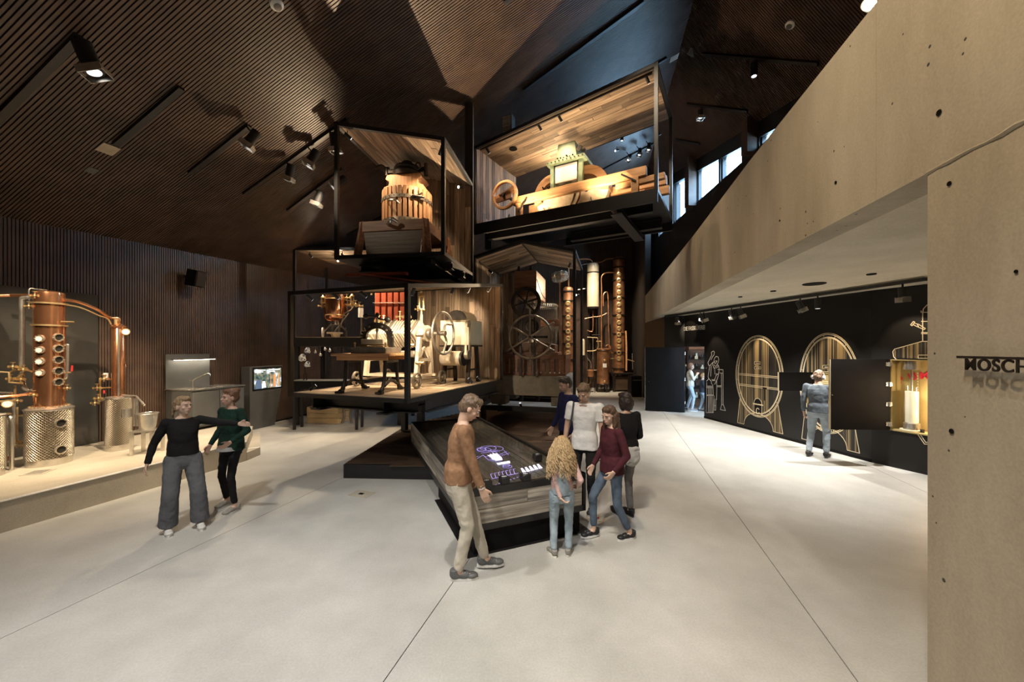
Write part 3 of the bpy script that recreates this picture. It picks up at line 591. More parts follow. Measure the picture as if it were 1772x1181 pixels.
# --- C: gabled box at the centre with the large basket press
C_loc = V((-1.0, 10.2, .62)); C_rz = ang(.9675, -.253); CW, CD = 2.646, 2.3
C = thing('exhibit_box', 'gabled black framed box with board roof, holding the basket press on a stone block', 'display box', C_loc, C_rz, 'framed boxes of the exhibition tower')
EH, AH, AX = 4.05, 4.38, 1.30
for x, y in ((0, 0), (CW, 0), (CW, CD), (0, CD)): MB().box(x - .035, y - .035, 0, x + .035, y + .035, EH).build('post', MT['black'], C)
for y in (0, CD):
    MB().bar((0, y, EH), (AX, y, AH), .07, .07).build('gable_rail', MT['black'], C); MB().bar((AX, y, AH), (CW, y, EH), .07, .07).build('gable_rail', MT['black'], C)
    MB().bar((0, y, .04), (CW, y, .04), .09, .12).build('bottom_rail', MT['black'], C)
for x in (0, CW):
    MB().bar((x, 0, EH), (x, CD, EH), .07, .07).build('eave_rail', MT['black'], C); MB().bar((x, 0, .04), (x, CD, .04), .09, .12).build('bottom_rail', MT['black'], C)
MB().bar((AX, 0, AH), (AX, CD, AH - .0), .08, .07).build('ridge_rail', MT['black'], C)
for (xa, za, xb, zb) in ((.02, EH - .04, AX, AH - .04), (CW - .02, EH - .04, AX, AH - .04)):
    u = V((xb - xa, 0, zb - za)); n = V((0, -1, 0)).cross(u) if xa > 1 else u.cross(V((0, -1, 0))); n = n.normalized(); n = n if n.z < 0 else -n
    planks(C, V((xa, .04, za)), u, (0, 1, 0), n, 16, .139, .018, MT['old'], lambda t: .0, lambda t, q=u.length: q - .03, rng, (.6, 1.5))
    q = [V((xa, 0, za)), V((xb, 0, zb)), V((xb, CD, zb)), V((xa, CD, za))]; q2 = [p + V((0, 0, .03)) for p in q]
    MB().add(q + q2, [(0,3,2,1),(4,5,6,7),(0,1,5,4),(1,2,6,5),(2,3,7,6),(3,0,4,7)]).build('roof_panel', MT['black'], C)
planks(C, (.02, .04, 0), (0, 0, 1), (0, 1, 0), (1, 0, 0), 15, .147, .02, MT['old'], lambda t: .1, lambda t: EH - .05, rng, (2.2, 4.2))
planks(C, (.03, CD - .04, 0), (0, 0, 1), (1, 0, 0), (0, -1, 0), 4, .147, .02, MT['old'], lambda t: .1, lambda t: EH - .02, rng, (2.2, 4.2))
MB().box(0, 0.03, .08, .018, CD - .03, EH - .02).build('side_panel', MT['black'], C)
MB().box(-.02, .1, -.04, CW + .02, .22, .08).build('base_beam', MT['deck'], C); MB().box(-.02, 1.9, -.04, CW + .02, 2.02, .08).build('base_beam', MT['black'], C)
for x in (.15, 2.45):
    for y in (.3, 1.9): MB().box(x - .06, y - .06, -.37, x + .06, y + .06, -.02).build('support_post', MT['black'], C)
MB().bar((.12, .06, EH - .12), (.12, 2.2, EH - .12), .03, .03).build('light_track', MT['black'], C)
small_spot(C, (1.27, -.02, .14), (-.12, -.5, .85), 'lensdim'); small_spot(C, (.15, .9, EH - .22), (.5, .2, -.4), 'lensdim'); small_spot(C, (2.5, .25, EH - .3), (-.4, .5, -.8), 'lensdim'); small_spot(C, (2.55, 1.9, 3.2), (-.5, -.9, -.1))
# --- B: box behind the left with the copper kettle and the red press
B_loc = V((-6.27, 11.0, 2.28)); B_rz = 0.0; BW, BD = 3.3, 1.9
BX = vitrine('exhibit_box', 'black framed box behind, with copper kettle cart and red press', B_loc, B_rz, BW, BD, (2.85, 2.85, 2.85, 2.85), .07, group='framed boxes of the exhibition tower')
MB().box(-.02, -.02, 0, BW, BD, .26).build('floor_panel', MT['black'], BX)
planks(BX, (0, 0, .26), (1, 0, 0), (0, 1, 0), (0, 0, 1), 11, .17, .014, MT['pale'], lambda t: .02, lambda t: BW - .02, rng, (.8, 2))
planks(BX, (0, 0, 2.80), (1, 0, 0), (0, 1, 0), (0, 0, -1), 13, .146, .018, MT['old'], lambda t: .03, lambda t: BW - .03, rng, (.8, 2))
MB().box(0, 0, 2.80, BW, BD, 2.83).build('roof_panel', MT['black'], BX)
for x in (.35, 1.1, 1.3): small_spot(BX, (x, .2, 2.68), (.4, .5, -.6), 'lensdim')
small_spot(BX, (1.02, .5, 2.58), (.3, -.6, -.1))
for x in (.02, 3.0):
    for y in (.1, 1.6): MB().box(x - .05, y - .05, -2.28, x + .05, y + .05, 0).build('support_post', MT['black'], BX)
# masts from the tower up to the roof
def mast(x, y, z0, lab):
    z1 = ZC(x, y) - .09
    t = thing('steel_mast', lab, 'mast', (x, y, z0))
    MB().box(-.085, -.085, 0, .085, .085, z1 - z0).build('shaft', MT['black'], t)
    MB().box(.0851, -.075, .05, .092, .075, z1 - z0 - .02).build('face_plate', MT['grey'], t)
    return t
mast(-.95, 8.46, 3.72, 'tall black steel mast rising to the roof between the two upper boxes')
p = at(845, 260, 10.3); mast(p.x, p.y, 4.9, 'shorter black steel mast behind the wide upper box')
vb = thing('vent_box', 'pale louvred box standing on the roof of the wide upper box', 'vent', at(880, 226, 9.2), R(-25))
MB().box(-.13, -.1, -.12, .13, .1, .32).build('housing', MT['grey'], vb)
for i in range(9): MB().box(-.11, -.115, -.08 + i * .043, .11, -.1, -.055 + i * .043).build('louvre', MT['beigeiron'], vb)
# low dark plinth that carries the tower
tp = thing('tower_plinth', 'low dark walnut boarded deck with black sides beneath the tower', 'platform', (0, 0, 0))
poly = [(-2.89, 6.54), (-1.28, 6.46), (-.2, 6.2), (.75, 6.4), (1.45, 8.2), (1.9, 11.6), (-1.0, 12.6), (-2.73, 9.9)]
MB().prism(poly, 0, .235).build('plinth_body', MT['black'], tp)
def xr(y):
    xs = []
    for (xa, ya), (xb, yb) in zip(poly, poly[1:] + poly[:1]):
        if (ya - y) * (yb - y) < 0: xs.append(xa + (xb - xa) * (y - ya) / (yb - ya))
    return (min(xs) + .01, max(xs) - .01) if len(xs) >= 2 else (0, 0)
planks(tp, (0, 0, .235), (1, 0, 0), (0, 1, 0), (0, 0, 1), 38, .16, .012, MT['deck'], lambda t: xr(t)[0], lambda t: xr(t)[1], rng, (1.2, 2.6), v0=6.42)
# wooden crate and the black display ledge behind the low box
k = thing('spruce_crate', 'low pale spruce crate on the floor beneath the glazed box', 'crate', gnd(531, 733), R(-8))
for i in range(3): MB().box(0, 0, .01 + i * .155, 1.0, .03, .155 + i * .155).build('board', MT['crate'], k); MB().box(.97, .03, .01 + i * .155, 1.0, .6, .155 + i * .155).build('board', MT['crate'], k); MB().box(0, .03, .01 + i * .155, .03, .6, .155 + i * .155).build('board', MT['crate'], k)
MB().box(0, 0, .468, 1.0, .6, .485).build('lid', MT['crate'], k)
w = thing('iron_foot_stand', 'dark iron machine feet beside the spruce crate', 'stand', gnd(601, 733), 0)
for x in (-.12, .12):
    MB().tube(cr([(x * 1.3, 0, .0), (x * .7, 0, .2), (x * .95, 0, .5)]), [.035] * 13, 8).build('foot', MT['greyiron'], w)
MB().box(-.16, -.05, .5, .16, .05, .56).build('top_plate', MT['iron'], w)
dlg = thing('display_ledge', 'black display ledge on legs behind the glazed box, with cups and glass balls', 'display ledge', (-6.05, 10.35, 0), R(0))
MB().box(0, 0, 1.12, 1.95, .55, 1.33).build('ledge_body', MT['blackmatt'], dlg); MB().box(-.01, -.01, 1.33, 1.96, .56, 1.345).build('ledge_top', MT['grey'], dlg)
for x in (.1, 1.8):
    for y in (.08, .45): MB().box(x - .03, y - .03, 0, x + .03, y + .03, 1.12).build('leg', MT['black'], dlg)
# ------------------------------------------------------------------ exhibits in the tower
def spoked(mb, c, ax, Rr, r, n=6, hub=.04, tw=0.0, sr=None, curved=False):
    x, y, d = basis(ax); c = V(c)
    mb.ring(c, ax, Rr, r, 40, 8); mb.cyl(c - d * hub, c + d * hub, hub, n=12)
    for i in range(n):
        t = 2 * math.pi * i / n + tw; o = x * math.cos(t) + y * math.sin(t); q = -x * math.sin(t) + y * math.cos(t)
        if curved: mb.tube(cr([c, c + o * Rr * .35 + q * Rr * .28, c + o * Rr * .72 + q * Rr * .12, c + o * Rr], 5), sr or r * .8, 8)
        else: mb.cyl(c, c + o * Rr, sr or r * .7, n=8)
    return mb
def inframe(loc, rz, x, y, z): return V((loc.x + x * math.cos(rz) - y * math.sin(rz), loc.y + x * math.sin(rz) + y * math.cos(rz), loc.z + z))
# ---- hand press table and hand press, in the long low box
fz = .075
tb = thing('press_table', 'iron legged wooden table carrying the hand press, in the glazed box', 'table', inframe(L_loc, L_rz, .93, .14, fz + .008), L_rz + R(12))
top = .69
for i in range(3): MB().box(-.14, .02 + i * .27, top - .045, .96, .28 + i * .27, top).build('top_board', MT['pine'], tb, bevel=.006)
MB().box(-.05, .06, top - .12, .9, .09, top - .045).build('apron', MT['pine'], tb); MB().box(-.05, .74, top - .12, .9, .77, top - .045).build('apron', MT['pine'], tb)
for x in (.06, .80):
    m = MB()
    for y, s in ((.02, -1), (.80, 1)):
        m.tube(cr([(x, .41 + s * .22, top - .12), (x, .41 + s * .24, .35), (x, .41 + s * .27, .2), (x, .41 + s * .34, .06), (x, .41 + s * .42, .03)], 5), [.035] * 6 + [.032] * 8 + [.04] * 7, 8)
        m.box(x - .06, .41 + s * .43 - .05, 0, x + .06, .41 + s * .43 + .05, .035)
    m.tube(cr([(x, .16, .12), (x, .41, .2), (x, .66, .12)], 6), .028, 8).bar((x, .17, top - .14), (x, .65, top - .14), .07, .05)
    m.build('leg', MT['iron'], tb)
MB().cyl((.06, .41, .19), (.80, .41, .19), .014, n=8).build('stretcher', MT['iron'], tb)
hp = thing('hand_press', 'dark iron copying press with arched frame and ball handles on the table', 'press', inframe(L_loc, L_rz, .93, .14, fz + .008), L_rz + R(12))
z0 = top + .002
MB().box(.2, .08, z0, .86, .72, z0 + .11).build('base_block', MT['greyiron'], hp, bevel=.008)
MB().box(.3, .2, z0 + .11, .76, .62, z0 + .135).build('bed', MT['brass'], hp, bevel=.004)
MB().box(.32, .22, z0 + .16, .74, .60, z0 + .255).build('platen', MT['beigeiron'], hp, bevel=.006); MB().box(.31, .21, z0 + .14, .75, .61, z0 + .157).build('plate_edge', MT['brass'], hp)
arc = [(.53 + .26 * math.cos(t), .41, z0 + .30 + .21 * math.sin(t)) for t in [math.pi * i / 14 for i in range(15)]]
m = MB(); pts = [(.79, .41, z0 + .11)] + arc + [(.27, .41, z0 + .11)]
for a, b in zip(pts, pts[1:]): m.bar(a, b, .11, .055, (0, 1, 0))
m.build('arch_frame', MT['iron'], hp)
m = MB()
for t in (35, 62, 118, 145): m.cyl((.53 + .26 * math.cos(R(t)), .345, z0 + .30 + .21 * math.sin(R(t))), (.53 + .26 * math.cos(R(t)), .36, z0 + .30 + .21 * math.sin(R(t))), .02, n=8)
m.build('rosette', MT['greyiron'], hp)
MB().cyl((.53, .41, z0 + .25), (.53, .41, z0 + .68), .022, n=12).build('screw', MT['greyiron'], hp)
m = MB().tube(cr([(.33, .41, z0 + .68), (.45, .41, z0 + .68), (.53, .41, z0 + .655), (.61, .41, z0 + .62), (.72, .41, z0 + .62)], 5), .018, 8)
m.sph((.31, .41, z0 + .685), .052).sph((.74, .41, z0 + .615), .055).sph((.53, .41, z0 + .70), (.035, .035, .05)).build('ball_handle', MT['iron'], hp)
for x in (.24, .82): MB().cyl((x, .16, z0 + .11), (x, .16, z0 + .17), .014, n=8).sph((x, .16, z0 + .18), .02).build('knob', MT['brass'], hp)
# ---- filter press on four wheels
fp = thing('filter_press', 'long beige filter press with slanted ribbed plates, big handwheel and four iron wheels', 'press', inframe(L_loc, L_rz, 0, 0, fz), L_rz)
wr = .155
for x, y in ((1.78, 1.3), (1.75, 2.3), (.30, 1.3), (.30, 2.3)):
    m = MB().band((x, y, wr), (1, 0.06 if x > 1 else .2, 0), wr - .028, wr, .045, 28)
    for i in range(4):
        t = R(45 + 90 * i); m.bar((x, y, wr), (x, y + math.cos(t) * (wr - .02), wr + math.sin(t) * (wr - .02)), .03, .022, (1, 0, 0))
    m.cyl((x - .04, y, wr), (x + .04, y, wr), .03, n=12); m.build('wheel', MT['greyiron'], fp)
for x in (1.74, .34): MB().cyl((x, 1.28, wr), (x, 2.32, wr), .022, n=10).build('axle', MT['greyiron'], fp)
for y in (1.55, 2.05): MB().bar((.34, y, wr + .07), (1.74, y, wr + .07), .05, .05).build('chassis_rail', MT['beigeiron'], fp)
for xx in (1.62, .35):                                            # A-shaped end frames
    m = MB()
    for s in (-1, 1):
        m.bar((xx, 1.8 + s * .28, .2), (xx, 1.8 + s * .17, 1.02), .08, .09, (0, 1, 0))
    m.bar((xx, 1.55, .55), (xx, 2.05, .55), .07, .06).bar((xx, 1.52, .22), (xx, 2.08, .22), .07, .05)
    m.cyl((xx - .09, 1.8, 1.1), (xx + .09, 1.8, 1.1), .17, n=20); m.tube(cr([(xx, 1.65, .62), (xx, 1.8, .80), (xx, 1.95, .62)], 6), .03, 8)
    m.build('end_frame', MT['beigeiron'], fp)
for y, z in ((1.60, 1.07), (2.0, 1.07)): MB().cyl((.32, y, z), (1.72, y, z), .024, n=10).build('tie_rod', MT['steel'], fp)
npl = 34                                                           # ribbed square plates set on edge
for i in range(npl):
    x = .42 + i * .0335; th = .020 if i % 9 != 4 else .030; h = (.30 if i % 2 else .28) if i % 9 != 4 else .325
    me_ = MB().prism([(0, -h), (h, 0), (0, h), (-h, 0)], 0, th, (V((x, 1.8, 1.1)), V((0, 1, 0)), V((0, 0, 1)), V((1, 0, 0)))).mesh('filter_plate', MT['beigeiron'] if i % 9 != 4 else MT['steel'], .004)
    o = bpy.data.objects.new('filter_plate', me_); COL.objects.link(o); o.parent = fp
m = MB().cyl((1.58, 1.8, 1.1), (2.12, 1.8, 1.1), .035, n=12).cyl((1.66, 1.8, 1.1), (1.80, 1.8, 1.1), .11, n=18); m.build('spindle', MT['greyiron'], fp)
m = MB(); spoked(m, (2.08, 1.8, 1.1), (1, 0, 0), .43, .026, 3, .05, .5, .024, True); m.build('handwheel', MT['greyiron'], fp)
def brass_group(parent, c, s=1.0, name='valve'):
    c = V(c); m = MB().cyl(c - V((.09*s, 0, 0)), c + V((.09*s, 0, 0)), .018*s, n=8).cyl(c, c + V((0, 0, .1*s)), .016*s, n=8).sph(c, .034*s, 10, 7)
    m.cyl(c + V((0, 0, .1*s)), c + V((0, 0, .112*s)), .045*s, n=12).cyl(c - V((.1*s, 0, 0)), c - V((.085*s, 0, 0)), .034*s, n=10).cyl(c + V((.085*s, 0, 0)), c + V((.1*s, 0, 0)), .034*s, n=10)
    m.cyl(c, c - V((0, 0, .07*s)), .014*s, n=8); return m.build(name, MT['brass'], parent)
for c in ((1.05, 1.75, 1.47), (1.2, 1.78, 1.46), (.62, 1.6, 1.38), (.75, 1.6, 1.38), (1.60, 1.35, .86), (1.72, 1.5, .5)): brass_group(fp, c)
def sight_glass(parent, c, h=.26, r=.055):
    c = V(c); g = MB().lathe([(r, 0), (r, h)], c, n=16).build('sight_glass', MT['glass'], parent)
    m = MB().lathe([(r * 1.25, -.03), (r * 1.25, 0)], c, n=16).lathe([(r * 1.25, h), (r * 1.25, h + .02), (r * .6, h + .05), (r * .3, h + .09), (r * .5, h + .11), (0, h + .13)], c, n=16)
    for i in range(4): m.cyl(c + V((r * math.cos(i * 1.57), r * math.sin(i * 1.57), 0)), c + V((r * math.cos(i * 1.57), r * math.sin(i * 1.57), h)), .008, n=6)
    m.cyl(c - V((0, 0, .15)), c - V((0, 0, .03)), .02, n=8); m.build('cap', MT['brass'], g); return g
sight_glass(fp, (1.55, 1.8, 1.62), .25, .06); brass_group(fp, (1.55, 1.66, 1.60), .6)
MB().cyl((1.55, 1.8, 1.2), (1.55, 1.8, 1.5), .03, n=8).build('stand_pipe', MT['beigeiron'], fp)
MB().box(.4, 1.62, .60, 1.5, 1.98, .74).build('drip_tray', MT['greyiron'], fp, bevel=.02)
# ---- cream roller mill with drum, belt and motor behind the filter press
ml = thing('roller_mill', 'cream roller mill with curved hood, belt drive and motor beside the board wall', 'mill', inframe(L_loc, L_rz, 0, 0, fz + .008), L_rz)
MB().prism([(1.72, .85), (2.30, .85), (2.30, 1.42), (1.55, 1.42), (1.55, 1.02)], 2.55, 3.2, (V((0, 0, 0)), V((1, 0, 0)), V((0, 0, 1)), V((0, 1, 0)))).build('hopper', MT['creamp'], ml, bevel=.012)
m = MB()
pf = [(.24 * math.cos(R(a)), .2 * math.sin(R(a))) for a in range(0, 181, 12)]
m.prism(pf, 0, .55, (V((2.0, 2.5, 1.43)), V((1, 0, 0)), V((0, 0, 1)), V((0, 1, 0)))); m.build('drum_hood', MT['creamp'], ml)
MB().prism([(a * 1.03, b * 1.03) for a, b in pf], -.012, .0, (V((2.0, 2.5, 1.43)), V((1, 0, 0)), V((0, 0, 1)), V((0, 1, 0)))).build('hood_plate', MT['iron'], ml)
MB().box(1.54, 2.54, .82, 2.31, 3.21, .85).build('bed_plate', MT['iron'], ml)
for x in (1.62, 2.22): MB().bar((x, 2.6, 0), (x, 2.7, .82), .08, .06).bar((x, 3.15, 0), (x, 3.05, .82), .08, .06).bar((x, 2.64, .3), (x, 3.11, .3), .05, .04).build('stand_leg', MT['iron'], ml)
MB().cyl((1.70, 2.42, .56), (2.18, 2.42, .56), .16, n=24).build('motor', MT['beigeiron'], ml); MB().cyl((2.18, 2.42, .56), (2.24, 2.42, .56), .165, n=24).build('motor_cap', MT['iron'], ml)
MB().cyl((2.28, 2.40, .64), (2.37, 2.40, .64), .10, n=20).cyl((2.24, 2.40, .64), (2.28, 2.40, .64), .03, n=10).build('pulley', MT['greyiron'], ml)
MB().cyl((2.29, 2.42, 1.32), (2.36, 2.42, 1.32), .075, n=20).build('upper_pulley', MT['greyiron'], ml)
m = MB()
for s in (-1, 1): m.bar((2.325, 2.42 + s * .075, 1.32), (2.325, 2.40 + s * .1, .64), .05, .008, (0, 1, 0))
m.build('belt', MT['beigeiron'], ml)
# ---- kettle cart and red press in the box behind
kc = thing('copper_kettle', 'round copper kettle with brass taps on a small wheeled iron cart', 'kettle', inframe(B_loc, B_rz, .95, .5, .275), 0)
MB().lathe([(0, .56), (.12, .56), (.22, .585), (.265, .66), (.28, .85), (.28, 1.15), (.27, 1.28), (.18, 1.36), (0, 1.38)], n=32).build('kettle_body', MT['copper'], kc)
MB().ring((0, 0, .67), (0, 0, 1), .272, .012, 32, 6).ring((0, 0, 1.15), (0, 0, 1), .284, .012, 32, 6).build('hoop', MT['brass'], kc)
for x in (-.36, .34):
    m = MB().band((x, -.05, .15), (1, .3, 0), .125, .15, .03, 24)
    for i in range(5): m.bar((x, -.05, .15), V((x, -.05, .15)) + V((-.03 * math.cos(i*1.257), .13 * math.cos(i*1.257), .13 * math.sin(i*1.257))), .035, .015, (1, 0, 0))
    m.cyl((x - .03, -.05, .15), (x + .03, -.05, .15), .03, n=10); m.build('wheel', MT['white'] if x < 0 else MT['iron'], kc)
m = MB().bar((-.34, -.02, .17), (-.05, 0, .5), .03, .03).bar((.34, -.02, .17), (.05, 0, .5), .03, .03).bar((0, -.1, .15), (.35, .1, .75), .03, .03).bar((-.1, 0, .5), (-.1, 0, .15), .04, .04).bar((.1, 0, .5), (.1, 0, .15), .04, .04)
m.tube(cr([(.2, -.1, .3), (.24, -.1, .5), (.3, -.1, .7), (.5, -.1, .82), (.6, -.1, .95)], 5), .018, 8); m.build('cart_frame', MT['greyiron'], kc)
MB().box(-.2, -.15, .11, .16, .15, .16).cyl((0, 0, .0), (0, 0, .12), .11, .14, n=20).build('pump_foot', MT['beigeiron'], kc)
MB().cyl((0, 0, .38), (0, 0, .5), .16, .12, n=24).build('burner_pan', MT['steel'], kc)
MB().tube(cr([(-.33, 0, .95), (-.33, 0, .72), (-.28, 0, .56), (-.1, 0, .52), (.1, 0, .5)], 6), .028, 10).build('drain_pipe', MT['copper'], kc)
MB().tube(cr([(.28, 0, 1.0), (.34, 0, .9), (.35, 0, .75)], 6), .022, 10).build('side_pipe', MT['copper'], kc)
for c in ((-.42, 0, .95), (-.33, 0, 1.1), (.36, 0, 1.0), (.48, 0, .98), (.60, 0, 1.0), (.72, 0, .95), (.34, 0, 1.2)): brass_group(kc, c, 1.1)
sight_glass(kc, (-.36, -.05, 1.05), .14, .05); sight_glass(kc, (.52, -.05, 1.05), .18, .05)
MB().cyl((.78, -.05, .60), (.78, -.05, .88), .075, n=18).build('white_cylinder', MT['white'], kc)
MB().bar((.34, 0, .94), (.8, 0, .94), .03, .03).bar((.78, 0, .0), (.78, 0, .6), .04, .04).build('carrier', MT['greyiron'], kc)
rp = thing('red_press', 'red painted upright panel press with dark slots behind the filter press', 'press', inframe(B_loc, B_rz, 2.12, .55, .275), 0)
for i in range(5): MB().box(i * .19, 0, .22, .135 + i * .19, .42, 1.50).build('red_panel', MT['redp'], rp, bevel=.01)
MB().box(-.03, .05, .14, .95, .40, .22).build('foot_beam', MT['iron'], rp); MB().box(.0, .1, 1.5, .92, .36, 1.56).build('top_beam', MT['iron'], rp)
MB().box(-.03, .06, .24, -.005, .36, 1.5).box(.9, .06, .24, .93, .36, 1.5).build('side_plate', MT['iron'], rp)
MB().cyl((-.05, -.02, 1.05), (.97, -.02, 1.05), .012, n=8).build('rail', MT['steel'], rp)
MB().cyl((-.14, .1, 1.3), (-.14, .1, 1.55), .03, n=10).cyl((-.18, .1, 1.38), (-.1, .1, 1.38), .02, n=8).build('valve_pipe', MT['brass'], rp)
for x in (.05, .85): MB().box(x - .05, .08, 0, x + .05, .34, .14).build('foot', MT['iron'], rp)
MB().bar((-.9, .6, 1.95), (.9, .5, 1.95), .13, .05).build('cross_beam', MT['redp'], BX) if False else None
rb = thing('red_lit_beam', 'steel cross beams under the fruit press box, reddish light painted on', 'beam', inframe(T_loc, T_rz, 0, 0, -.2), T_rz)  # red colour stands for reddish light on the steel
o_ = MB().bar((.05, .25, -.035), (1.2, .25, -.035), .12, .05).build('beam', MT['redp'], rb); MB().bar((.45, .0, -.075), (1.5, 1.3, -.075), .12, .03).build('beam', MT['redp'], rb)
# ---- cups and glass balls on the ledge
cs = thing('cup_stand', 'slim black stand of painted stoneware cups on the dark ledge', 'stand', (-5.72, 10.55, 1.345), 0)
MB().box(-.012, -.012, .18, .012, .012, .95).box(-.05, -.012, .17, .05, .012, .19).box(-.05, -.012, 0, -.03, .012, .18).box(.03, -.012, 0, .05, .012, .18).bar((0, 0, .95), (1.0, 0, .95), .02, .02).build('stand_frame', MT['black'], cs)
MT['crock'] = pm('blue painted stoneware', (0.78, 0.76, 0.72), (0.10, 0.14, 0.28), rough=0.3, scale=14, lo=.42, hi=.5)
for i, (x, z, s) in enumerate(((.07, .82, 1), (-.07, .62, 1.25), (.07, .44, 1))):
    cpt = tag(MB().lathe([(0, -.07*s), (.045*s, -.07*s), (.062*s, -.02*s), (.06*s, .04*s), (.048*s, .075*s), (.042*s, .075*s), (.05*s, 0), (0, -.05*s)], (0, 0, 0), (.5, -.3, .6), 18).ring((.06*s, -.02, -.03*s), (0, 1, .3), .035*s, .009, 16, 6).build('stoneware_cup', MT['crock']), ['upper blue and white cup on the slim black stand', 'large blue and white jug at mid height of the black stand', 'lowest blue and white cup on the slim black stand'][i], 'cup', 'painted stoneware on the stand')
    cpt.location = V((-5.72, 10.54, 1.345)) + V((x, -.03, z))
for i, (dx, z) in enumerate(((.28, .78), (.42, .70), (.55, .86), (.68, .82), (1.05, .68))):
    g = tag(MB().sph((0, 0, 0), .045, 14, 9).cyl((0, 0, .04), (0, 0, .07), .008, n=6).cyl((0, 0, .06), (0, 0, .95 - z), .0025, n=4).build('glass_ball', MT['steel']), 'small shiny ball hanging on a thread beside the cups', 'glass ball', 'shiny balls hanging beside the cup stand')
    g.location = V((-5.72 + dx, 10.55, 1.345 + z))
# ---- slatted fruit press in the tall box
ft = thing('fruit_press', 'slatted wooden fruit press with black iron screw head on a red brown trough table', 'press', inframe(T_loc, T_rz, .93, .88, .068), T_rz)
ft.scale = (1, 1, 1.18); bw = 'brownwood'
for x, y in ((-.62, -.62), (.62, -.62), (.62, .62), (-.62, .62)):
    MB().bar((x * 1.08, y * 1.08, 0), (x * .94, y * .94, .56), .12, .12).build('leg', MT[bw], ft, bevel=.008)
MB().box(-.60, -.66, .40, .60, -.60, .56).build('front_board', MT[bw], ft, bevel=.006); MB().box(-.60, .60, .40, .60, .66, .56).build('rear_board', MT[bw], ft)
for x in (-.64, .58): MB().box(x, -.66, .40, x + .06, .66, .56).build('side_board', MT[bw], ft, bevel=.006)
for i in range(8): MB().box(-.58 + i * .145, -.59, .455, -.442 + i * .145, .59, .49).build('tray_board', MT[bw], ft)
MB().prism([(-.5, .05), (.52, .05), (.56, .42), (-.56, .42)], -.64, -.60, (V((0, 0, 0)), V((1, 0, 0)), V((0, 0, 1)), V((0, 1, 0)))).build('apron_panel', MT['deck'], ft)
MB().tube(cr([(-.08, -.67, .50), (.02, -.78, .49), (.06, -.80, .54), (.14, -.74, .50)], 5), .028, 8).build('spout', MT['steel'], ft)
ns = 30; RB_ = .46
for i in range(ns):
    a = 2 * math.pi * i / ns; me_ = MB().box(-.034, -.016, 0, .034, .016, .60).mesh('stave', MT['stave'], .004)
    o = bpy.data.objects.new('stave', me_); COL.objects.link(o); o.parent = ft; o.location = (RB_ * math.cos(a), RB_ * math.sin(a), .56); o.rotation_euler = (0, 0, a + math.pi / 2)
for z in (.64, 1.0):
    m = MB().band((0, 0, z), (0, 0, 1), RB_ + .016, RB_ + .026, .055, 48)
    h = m.build('hoop', MT['greyiron'], ft); q = MB()
    for i in range(ns): a = 2 * math.pi * i / ns; q.sph((math.cos(a) * (RB_ + .028), math.sin(a) * (RB_ + .028), z), .009, 6, 4)
    q.build('rivets', MT['iron'], h, kind='stuff')
MB().tube(cr([(-.16, -.46, .86), (-.12, -.53, .90), (0, -.55, .90), (.06, -.50, .86)], 5), .016, 8).build('basket_handle', MT['steel'], ft)
MB().bar((.26, -.40, .94), (.44, -.34, 1.06), .02, .02).cyl((.28, -.43, 1.0), (.46, -.30, 1.0), .018, n=8).build('hoop_latch', MT['iron'], ft)
MB().lathe([(0, .9), (.40, .9), (.40, 1.16), (0, 1.16)], n=32).build('press_disc', MT['stave'], ft)
pl = [(-.39, 1.16), (-.40, 1.24), (-.30, 1.27), (-.29, 1.33), (-.37, 1.37), (-.33, 1.44), (.33, 1.44), (.37, 1.37), (.29, 1.33), (.30, 1.27), (.40, 1.24), (.39, 1.16)]
MB().prism(pl, -.2, .2, (V((0, 0, 0)), V((1, 0, 0)), V((0, 0, 1)), V((0, 1, 0)))).build('yoke_block', MT['stave'], ft, bevel=.01)
m = MB().lathe([(0, 1.44), (.26, 1.44), (.28, 1.50), (.22, 1.54), (.26, 1.57), (.24, 1.61), (.13, 1.65), (.10, 1.70), (.06, 1.70), (.05, 1.715), (0, 1.72)], n=28)
m.cyl((-.42, 0, 1.50), (-.42, 0, 1.64), .045, n=10).cyl((.38, 0, 1.46), (.38, 0, 1.66), .04, n=10).bar((-.42, 0, 1.57), (.38, 0, 1.57), .06, .06).tube(cr([(-.42, 0, 1.6), (-.52, -.05, 1.66), (-.62, -.1, 1.60)], 5), .025, 8)
m.ring((.30, -.2, 1.55), (0, 1, 0), .05, .014, 14, 6); m.build('screw_head', MT['iron'], ft)
# ---- stone mill in the wide upper box
sm = thing('stone_mill', 'long pine timber mill with driving wheel, two millstones and green hopper', 'mill', inframe(R_loc, R_rz, 0, 0, .06), R_rz)
pn = 'pine'
MB().bar((.75, .62, .62), (3.95, .62, .66), .12, .20).build('long_beam', MT[pn], sm, bevel=.01); MB().bar((.85, 1.30, .62), (4.25, 1.30, .66), .12, .20).build('long_beam', MT[pn], sm, bevel=.01)
MB().bar((.9, 1.26, .24), (2.7, 1.26, .30), .08, .10).build('lower_rail', MT[pn], sm); MB().bar((2.4, 1.30, .42), (4.3, 1.30, .44), .12, .18).build('lower_beam', MT[pn], sm, bevel=.01)
MB().bar((3.3, .66, .47), (4.30, .66, .50), .11, .13).build('lower_beam', MT[pn], sm, bevel=.01)
for x, y in ((.92, .60), (1.02, 1.30), (3.72, .60), (3.72, 1.32)): MB().bar((x, y, 0), (x, y, .56), .15, .13).build('post', MT[pn], sm, bevel=.008)
MB().bar((3.45, .5, .66), (3.75, .52, .46), .03, .03).bar((.95, .5, .3), (1.15, .52, .58), .03, .03).build('strap_bolt', MT['iron'], sm)
for x in (.98, 3.72): MB().bar((x, .55, .2), (x, 1.36, .2), .1, .1).build('cross_rail', MT[pn], sm)
